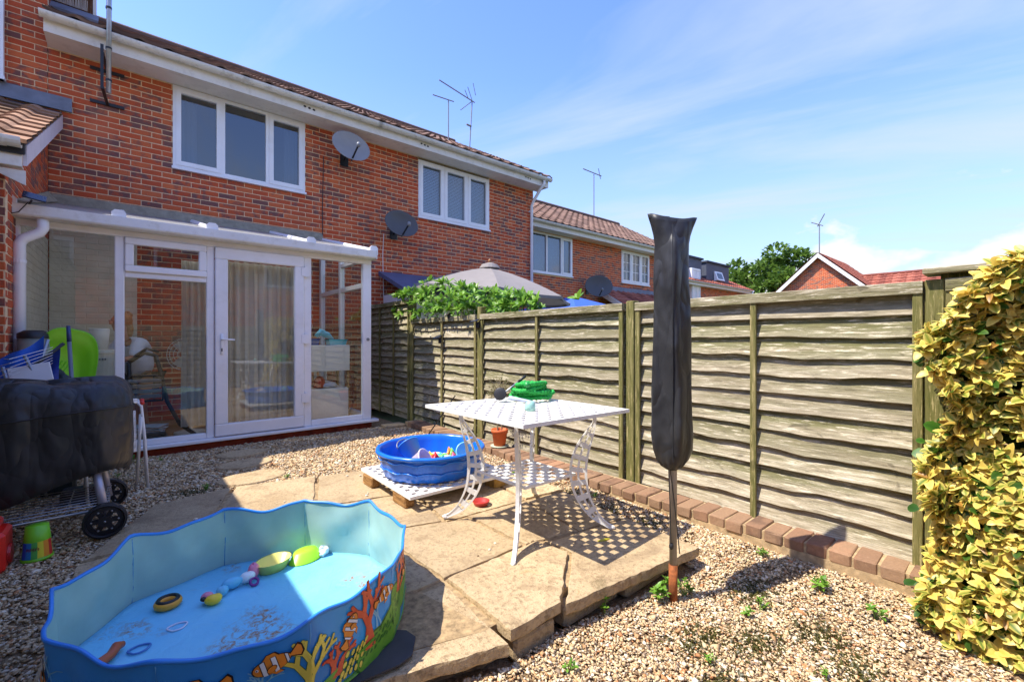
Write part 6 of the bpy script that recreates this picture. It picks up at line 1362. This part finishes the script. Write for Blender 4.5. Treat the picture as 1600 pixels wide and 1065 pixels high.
m = MB(); m.lathe([(.002, 0), (.026, 0), (.042, .02), (.045, .034), (.04, .036), (.002, .034)], (0, 0, 0), 20, None, (True, True)); m.xf(Matrix.Translation(a+Vector((-.0, -.01, 0.012))) @ Vector((-.75, -.6, .25)).to_track_quat('Z', 'Y').to_matrix().to_4x4()); part('rose', m, M_BLACKP, nz, True)
zt = tz(2.02, 2.24)
m = MB(); m.tube([(1.99, 2.36, zt+.03), (2.02, 2.30, zt+.022), (2.06, 2.23, zt+.012), (2.075, 2.19, zt+.008)], [.016, .013, .010, .006], 8); solo('trowel_handle', m, P_('pale_blue_grey', 170, 180, 200), 'pale blue grey handle lying beside the hose', 'handle', None, True)
u, v = 1.84, 1.985; z = tz(u, v); m = MB(); m.lathe([(.002, 0), (.031, 0), (.032, .02), (.031, .034), (.026, .048), (.016, .056), (.002, .058)], (u, v, z), 24, None, (True, True)); solo('mint_cup', m, P_('mint_plastic', 150, 196, 182, .45), 'mint green domed cup upside down on the white table', 'cup', None, True)
m = MB(); m.lathe([(.002, 0), (.050, 0), (.062, .028), (.058, .028), (.046, .006), (.002, .006)], (1.91, 2.58, PZ+.004), 26, None, (True, True)); solo('red_saucer', m, P_('red_glaze', 170, 50, 40, .4), 'small red saucer on the patio under the table', 'saucer', None, True)
m = MB(); m.tube([(2.08, 1.66, PZ+.006), (2.12, 1.64, PZ+.009), (2.16, 1.635, PZ+.006)], [.004, .010, .003], 6); solo('fallen_leaf', m, P_('leaf_yellow', 186, 176, 40), 'yellow fallen leaf lying in the table shadow', 'leaf')
for i in range(46):
    u, v = RNG.uniform(.2, 2.4), RNG.uniform(1.45, 4.0)
    if (u-PC[0])**2+(v-PC[1])**2 < .45 or (1.4 < u < 2.4 and 2.7 < v < 3.7): continue
    s = RNG.uniform(.004, .010); m = MB(); m.blob((u, v, PZ+.001+s*.4), (s*1.3, s, s*.6), 6, 5, .2, i); solo('loose_pebble', m, plain('pale_pebble', srgb(226, 214, 190), .8) if i % 3 else plain('dark_pebble', srgb(110, 86, 60), .8), 'loose pebble lying on the paving', 'pebble', 'pebbles strewn on the patio')
# potted shrub behind the table
pt = thing('potted_shrub', (2.985, 3.70, .155), 'sparse twiggy shrub in a terracotta pot behind the table', 'potted plant')
TP = (2.985, 3.70, .158)
m = MB(); m.lathe([(.002, 0), (.085, 0), (.10, .008), (.097, .014), (.002, .012)], TP, 26, None, (True, True)); part('saucer', m, plain('grey_green_saucer', srgb(170, 176, 150), .6), pt, True)
m = MB(); m.lathe([(.002, .014), (.062, .014), (.082, .15), (.09, .15), (.092, .185), (.084, .186), (.078, .15), (.06, .14), (.002, .14)], TP, 28, None, (True, True)); part('pot', m, plain('terracotta', srgb(204, 98, 48), .7, .1, 12), pt, True)
C, Nn = [], []
m = MB()
for k in range(2): m.tube([(TP[0]-.03+.06*k, TP[1], TP[2]+.13), (TP[0]-.02+.05*k, TP[1]+.01, TP[2]+.45), (TP[0]-.03+.06*k, TP[1], TP[2]+.60)], .007, 7)
for k in range(80):
    a = RNG.uniform(0, 6.28); q = Vector((TP[0], TP[1], TP[2]+RNG.uniform(.42, .62))); e = q+Vector((math.cos(a)*RNG.uniform(.06, .2), math.sin(a)*RNG.uniform(.08, .24), RNG.uniform(-.10, .2))); m.tube([q, (q+e)/2+Vector((0, 0, .03)), e], [.003, .002, .0012], 4)
    for j in range(3): C.append(tuple(q.lerp(e, RNG.uniform(.4, 1)))); Nn.append(np.array((math.cos(a), math.sin(a), .6)))
part('twigs', m, plain('grey_twig', srgb(140, 128, 100), .9), pt, kind='stuff')
P, D, U, S = rosettes(np.array(C), np.array(Nn), 4, 1.1, .8); foliage(pt, P, D, U, S, [leaf_arr(.026, .008, .2, c3(120, 124, 76), c3(100, 106, 60)), leaf_arr(.024, .008, .2, c3(150, 140, 96), c3(120, 116, 72))], [.6, .4], M_LEAF, 0, 'leaves')
bt = MB(); bt.rod((2.70, 4.75, .12), (2.98, 4.55, .62), .014); solo('garden_cane', bt, M_BLACKP, 'dark cane leaning towards the fence behind the blue pool', 'cane')

# ---- covered barbecue on wheels
bq = thing('barbecue', (-.32, 3.97, .09), 'barbecue trolley under a black cover in the shade on the left', 'barbecue')
n = 96; rings = []; bc = Vector((-.405, 3.98, 0))
def bbq_z(a, t):
    cs, sn = math.cos(a), math.sin(a); hem = .43-.10*max(0, -cs)-.03*math.sin(3*a+1)+.06*max(0, cs)*max(0, -sn)
    return hem+(1.045-hem)*t
for t, k in ((0, .90), (.03, .945), (.10, .975), (.2, .99), (.32, .995), (.45, 1.0), (.56, 1.0), (.66, 1.0), (.70, 1.012), (.73, .997), (.80, .985), (.86, .965), (.91, .93), (.95, .87), (.98, .78), (1.0, .6), (1.004, .3), (1.0, .02)):
    rr = []
    for i in range(n):
        a = 2*PI*i/n; cs, sn = math.cos(a), math.sin(a); e = 4.2; s = (abs(cs)**e+abs(sn)**e)**(-1/e)
        f = 1+(.034*abs(math.sin(4.5*a+1.2*t))+.022*abs(math.sin(8*a-1.6*t+1))-.03+.012*math.sin(3*a+7*t))*(1 if t < .9 else .35)
        z = bbq_z(a, t)+(.012*math.sin(3*a+1)+.010*math.sin(6*a))*(t > .85)-(.02 if t > .99 else 0)*(1-k)
        rr.append((bc.x+cs*s*.405*k*f, bc.y+sn*s*.335*k*f, z))
    rings.append(rr)
m = MB(); m.loft(rings, False, True); part('cover', m, M_COVER, bq, True)
m = MB(); m.tube([(x*1.004+bc.x*-.004, y*1.0+(y-bc.y)*.006, z) for x, y, z in rings[8]]+[rings[8][0]], .004, 5, False); part('piping', m, M_BLACKP, bq, True)
def wheel(c):
    m = MB(); WS = .82; pr_ = [(r*WS, z) for r, z in [(.125, -.022), (.125, .022), (.112, .026), (.105, .018), (.105, -.018), (.112, -.026), (.125, -.022)]]
    m.lathe(pr_, (0, 0, 0), 36); m.xf(Matrix.Translation(c) @ Matrix.Rotation(R(90), 4, 'X')); w_ = part('wheel', m, M_BLACKP, bq)
    m = MB(); m.lathe([(.105*WS, -.006), (.105*WS, .006), (.075*WS, .010), (.075*WS, -.010), (.105*WS, -.006)], (0, 0, 0), 30); m.lathe([(.002, -.028), (.03, -.028), (.034, .028), (.002, .028)], (0, 0, 0), 16, None, (True, True))
    for k in range(6): m.rod((.02*math.cos(k*PI/3), .02*math.sin(k*PI/3), 0), (.085*WS*math.cos(k*PI/3), .085*WS*math.sin(k*PI/3), 0), .028, .014)
    m.xf(Matrix.Translation(c) @ Matrix.Rotation(R(90), 4, 'X')); part('hub', m, M_BLACKP, w_)
    for k in range(7):
        a = k*PI/3; q = Vector(c)+Vector((.075*WS*math.cos(a), -.012, .075*WS*math.sin(a))) if k < 6 else Vector(c)+Vector((0, -.030, 0)); m = MB(); m.blob(q, (.006, .003, .006), 8, 5); part('rivet', m, M_STEEL, w_, True)
wheel((-.125, 3.66, .202)); wheel((-.125, 4.28, .202))
m = MB(); m.tube([(-.125, 3.70, .202), (-.125, 4.25, .202)], .010, 8); part('axle', m, M_STEEL, bq)
for v in (3.73, 4.22): m = MB(); m.tube([(-.125, v, .20), (-.17, v+.01*(1 if v < 4 else -1), .50)], .022, 12); part('leg', m, plain('lilac_steel', srgb(186, 184, 196), .35, .05, 9, metal=.4), bq, True)
for v in (3.73, 4.22): m = MB(); m.tube([(-.66, v, .095), (-.66, v, .55)], .016, 10); part('leg', m, M_STEEL, bq, True)
m = MB()
for k in range(9): m.tube([(-.70, 3.72+.0625*k, .275), (-.11, 3.72+.0625*k, .285)], .0035, 5)
for u in (-.68, -.5, -.3, -.13): m.tube([(u, 3.715, .272), (u, 4.225, .272)], .004, 5)
part('wire_shelf', m, M_STEEL, bq)
m = MB(); m.tube([(-.70, 3.70, .36), (-.70, 3.70, .262), (-.69, 3.705, .255), (-.12, 3.705, .262)], .009, 8); part('shelf_rail', m, M_STEEL, bq, True)
# folded white chairs behind the barbecue
def fchair(u, v, rz_, label):
    t = thing('folding_chair', (u, v, .088), label, 'folding chair', 'folded white chairs', rz_)
    for s in (-1, 1):
        m = MB(); m.tube([(s*.19, 0, .0), (s*.19, .05, .40), (s*.185, .09, .66), (s*.16, .10, .70)], .0105, 8); part('leg', m, M_WMETAL, t, True, True)
        m = MB(); m.tube([(s*.165, .12, .0), (s*.165, .07, .42), (s*.165, .05, .58)], .0105, 8); part('leg', m, M_WMETAL, t, True, True)
    m = MB(); m.tube([(-.16, .10, .70), (.16, .10, .70)], .0105, 8); part('back_rail', m, M_WMETAL, t, True, True)
    for k in range(6): m = MB(); m.bbox((-.15, .075+.004*k, .30+.055*k), (.15, .088+.004*k, .335+.055*k), .003); part('slat', m, M_WMETAL, t, local=True)
    m = MB(); m.blob((.19, .09, .69), (.018, .018, .018), 8, 6); part('end_cap', m, P_('cap_red', 210, 50, 40), t, True, True)
fchair(-.075, 4.60, R(24), 'folded white metal chair leaning nearest the barbecue'); fchair(-.085, 4.80, R(20), 'folded white metal chair behind the first folded one')
# cup, toys and clutter on the left
cg = thing('rainbow_cup', (-.40, 3.58, .088), 'upturned lime green beaker with a rainbow band on the gravel', 'beaker')
m = MB(); m.lathe([(.060, 0), (.066, 0), (.066, .012), (.061, .016), (.054, .11), (.046, .185), (.002, .188)], (-.40, 3.58, .09), 30, None, (False, True)); part('body', m, P_('lime_cup', 124, 204, 42), cg, True)
band_c = [(40, 90, 190), (40, 130, 190), (90, 180, 80), (230, 220, 60), (235, 150, 50), (215, 60, 50)]
for k in range(6):
    m = MB(); a0 = R(205+k*24); m.loft([[(-.40+math.cos(a)*r_, 3.58+math.sin(a)*r_, .09+z) for a in [a0+R(24)*j/4 for j in range(5)]] for r_, z in ((.0622, .018), (.0575, .075), (.0553, .105))], closed=False); part('colour_band', m, P_(f'band{k}', *band_c[k]), cg)
m = MB()
for k in range(9): a = R(232+k*6); m.add([(-.40+math.cos(a+d_)*.0592, 3.58+math.sin(a+d_)*.0592, .09+z) for d_, z in ((0, .06+.006*math.sin(k*2)), (.06, .062), (.06, .078+.006*math.sin(k*3)), (0, .076))], [(0,1,2,3)])
part('printed_marks', m, P_('band_print', 120, 30, 60), cg)
rt = thing('red_play_block', (-.56, 3.56, .085), 'red moulded plastic toy at the left edge beside the beaker', 'toy')
m = MB(); m.bbox((-.66, 3.44, .088), (-.50, 3.66, .30), .02); m.bbox((-.63, 3.46, .3), (-.53, 3.64, .35), .015); part('body', m, P_('bright_red_plastic', 226, 40, 30), rt)
m = MB(); m.lathe([(.002, 0), (.055, 0), (.05, .012), (.002, .012)], (0, 0, 0), 20, None, (True, True)); m.xf(Matrix.Translation((-.499, 3.54, .165)) @ Matrix.Rotation(R(90), 4, 'Y')); part('arch', m, P_('dark_red_plastic', 170, 26, 22), rt)
m = MB(); m.bbox((-.40, 4.55, .085), (-.20, 4.72, .19), .02); solo('black_tub', m, M_BLACKP, 'low black tub on the gravel behind the barbecue', 'tub')
sd = thing('green_sledge', (-.46, 5.70, .09), 'lime green plastic sledge standing up against the conservatory', 'sledge')
def outl(k): return [(x*k, y*k) for x, y in [(math.copysign(abs(math.cos(a))**.62, math.cos(a))*.235, math.copysign(abs(math.sin(a))**.5, math.sin(a))*.64) for a in [2*PI*i/56 for i in range(56)]]]
m = MB(); Q = Matrix.Translation((-.52, 5.66, .76)) @ Matrix.Rotation(R(-9), 4, 'X') @ Matrix.Rotation(R(10), 4, 'Y') @ Matrix.Rotation(R(28), 4, 'Z')
rg = []
for k, d_ in ((.02, .085), (.55, .085), (.72, .075), (.82, .03), (.92, .012), (1.0, 0), (1.02, -.008), (1.0, .012), (.93, .022), (.84, .04), (.72, .088), (.02, .095)): rg.append([(x, d_, y) for x, y in outl(k)])
m.loft(rg, True, True); m.xf(Q); part('tray', m, P_('lime_sledge', 122, 206, 30, .3), sd, True)
for k in range(4): m = MB(); m.tube([(-.10+.03*k, .083, -.45+.02*k), (-.10+.03*k, .08, .10), (-.02+.03*k, .083, .36)], .005, 6); m.xf(Q); part('rib', m, P_('lime_sledge', 122, 206, 30, .3), sd, True)
m = MB(); m.tube([(-.20, .0, .45), (-.30, -.08, .30), (-.34, -.12, .0)], .0035, 5); m.xf(Q); part('rope', m, P_('rope', 214, 210, 190, .9), sd)
m = MB(); m.box((-.06, .070, .02), (.08, .084, .04)); m.xf(Q); part('slot', m, M_BLACKP, sd)
br = thing('broom', (-.37, 5.42, .09), 'grey broom handle with blue tip leaning by the sledge', 'broom')
m = MB(); m.tube([(-.36, 5.40, .12), (-.425, 5.55, 1.28)], .015, 10); part('handle', m, plain('broom_grey', srgb(112, 120, 136), .5), br, True); m = MB(); m.tube([(-.425, 5.55, 1.28), (-.432, 5.565, 1.42)], [.017, .014], 10); part('grip', m, P_('grip_blue', 50, 70, 120), br, True); m = MB(); m.bbox((-.46, 5.36, .088), (-.26, 5.43, .14), .01); part('head', m, M_BLACKP, br)
m = MB(); bin_ = thing('pedal_bin', (-.70, 5.72, .09), 'pale metal bin with dark lid in the corner by the downpipe', 'bin')
m.lathe([(.10, 0), (.10, 1.22)], (-.66, 5.72, .09), 24, None, (True, True)); part('body', m, plain('bin_metal', srgb(150, 156, 146), .35, .05, 6, metal=.3), bin_, True); m = MB(); m.lathe([(.104, 1.22), (.104, 1.26), (.06, 1.29), (.002, 1.29)], (-.66, 5.72, .09), 24, None, (False, True)); part('lid', m, M_BLACKP, bin_, True)
kb = thing('camping_chair', (-.62, 4.95, .09), 'blue folded camping chair with white cords behind the barbecue', 'camping chair')
for i, (a, b, c, d_) in enumerate((((-.78, 5.0, 1.12), (-.52, 4.98, 1.32), (-.54, 4.92, .70), (-.80, 4.95, .6)), ((-.72, 4.86, 1.0), (-.42, 4.90, 1.26), (-.44, 4.85, .75), (-.74, 4.82, .6)))):
    m = MB(); A, B_, C1, D1 = map(Vector, (a, b, c, d_)); nn = 14; gr = []
    for j in range(nn+1):
        row = []
        for k in range(nn+1):
            x, y = j/nn, k/nn; p = A.lerp(B_, y).lerp(D1.lerp(C1, y), x); p += Vector((.0, .028*math.sin(9*y+4*x+i)+.014*math.sin(17*x+5*y), .015*math.sin(7*y))); row.append(tuple(p))
        gr.append(row)
    m.loft(gr, closed=False); m.loft([[(p[0], p[1]+.006, p[2]) for p in r_] for r_ in gr][::-1], closed=False); part('fabric', m, P_(f'camp_blue{i}', *((40, 100, 205) if i == 0 else (34, 62, 150)), .7), kb, True)
for a, b, r_, mt in (((-.80, 4.84, .85), (-.40, 4.86, 1.27), .012, M_BLACKP), ((-.60, 4.80, 1.18), (-.46, 4.74, .80), .011, M_STEEL), ((-.78, 4.95, .12), (-.50, 5.0, 1.30), .011, M_STEEL), ((-.50, 4.9, .10), (-.72, 4.88, 1.1), .011, M_STEEL)):
    m = MB(); m.tube([a, b], r_, 8); part('pole', m, mt, kb, True)
for k in range(7): m = MB(); m.tube([(-.82+.02*k, 4.80, .86+.05*k), (-.66, 4.80-.02*k, .98+.03*k), (-.46, 4.84, 1.12+.02*k)], .0025, 4); part('cord', m, P_('cord_white', 214, 214, 220, .8), kb)
m = MB(); m.bbox((0, 0, 0), (.22, .012, .14), .004); m.xf(Matrix.Translation((-.66, 4.74, .96)) @ Matrix.Rotation(R(-12), 4, 'Y') @ Matrix.Rotation(R(-20), 4, 'X')); part('label_card', m, P_('card_white', 214, 212, 214, .7), kb)
m = MB(); m.tube([(-.80, 4.78, 1.08), (-.68, 4.72, .98)], .016, 8); part('red_pole', m, P_('bright_red_plastic', 226, 40, 30), kb)
m = MB(); m.blob((-.44, 4.98, .84), (.11, .09, .20), 16, 10, .14, 5); m2 = thing('dark_bag', (-.44, 4.98, .09), 'crumpled dark green bag between the blue chair and the sledge', 'bag'); part('sack', m, plain('dark_green_bag', (.02, .03, .025, 1), .5, .3, 9, .4), m2, True); m = MB(); m.bbox((-.54, 4.90, .088), (-.34, 5.06, .66), .02); part('base', m, plain('dark_green_bag', (.02, .03, .025, 1)), m2)

# ---- things in the neighbour's garden
um = thing('parasol', (5.07, 6.58, 0), 'open taupe parasol standing beyond the fence', 'parasol')
AP = Vector((5.07, 6.58, 2.64)); nrib = 8; m = MB(); rim = []
M_PARA = m_thin('taupe_canvas', srgb(140, 134, 132), .8, .15)
for k in range(nrib):
    a = 2*PI*(k+.28)/nrib; rim.append(Vector((AP.x+1.55*math.cos(a), AP.y+1.55*math.sin(a), AP.z-.52-.13*math.cos(a+.7))))
rows = []
for t in (.02, .12, .3, .5, .7, .88, 1.0):
    row = []
    for k in range(nrib):
        for j in range(6):
            p = rim[k].lerp(rim[(k+1) % nrib], j/6); sg = .05*t*(1-(2*j/6-1)**2); q = AP.lerp(p, t); row.append((q.x, q.y, q.z+.06*math.sin(PI*t)*.8-sg*.6))
    rows.append(row)
m.loft(rows, True); m.loft([rows[-1], [(x, y, z-.05) for x, y, z in rows[-1]]]); part('canopy', m, M_PARA, um)
m = MB(); m.lathe([(.20, -.02), (.15, .05), (.05, .085), (.002, .09)], AP, 16, None, (False, True)); part('vent', m, M_PARA, um); m = MB(); m.blob((AP.x, AP.y, AP.z+.12), (.03, .03, .04), 10, 7); part('finial', m, P_('finial_brown', 150, 100, 60), um, True)
m = MB(); m.tube([(AP.x, AP.y, -.04), (AP.x, AP.y, AP.z+.09)], .024, 10); part('pole', m, M_GREYMETAL, um)
for k in range(nrib): m = MB(); m.tube([AP+Vector((0, 0, -.06)), AP.lerp(rim[k], .5)+Vector((0, 0, .0)), rim[k]+Vector((0, 0, -.02))], .009, 5); part('rib', m, M_GREYMETAL, um)
gb = thing('blue_gazebo', (7.75, 6.9, 0), 'blue pop-up gazebo roof showing behind the parasol', 'gazebo')
m = MB(); c = (7.75, 6.9, 2.30); q = [(6.75, 5.95), (8.75, 5.95), (8.75, 7.85), (6.75, 7.85)]; m.add([(*p, 1.94) for p in q]+[c]+[(*p, 1.66) for p in q], [(0,1,4),(1,2,4),(2,3,4),(3,0,4),(0,5,6,1),(1,6,7,2),(2,7,8,3),(3,8,5,0)]); part('canopy', m, m_thin('blue_canvas', srgb(62, 104, 200), .7, .2), gb)
for p in q: m = MB(); m.tube([(*p, -.04), (*p, 1.95)], .02, 8); part('leg', m, M_STEEL, gb)
pc = thing('neighbour_lean_to', (4.7, 7.4, 0), 'lean-to with slate blue roof and white walls behind the shrub', 'lean-to')
m = MB(); m.box((3.62, 7.05, 0), (5.9, 7.99, 2.13)); part('wall', m, M_UPVC, pc)
m = MB(); m.add([(u, v, z) for u in (3.52, 6.0) for v, z in ((6.93, 2.10), (6.93, 2.17), (7.99, 2.58), (7.99, 2.50))], [(3,2,1,0),(4,5,6,7),(0,1,5,4),(1,2,6,5),(2,3,7,6),(3,0,4,7)]); part('roof', m, plain('slate_blue_felt', srgb(88, 94, 122), .7, .1), pc)
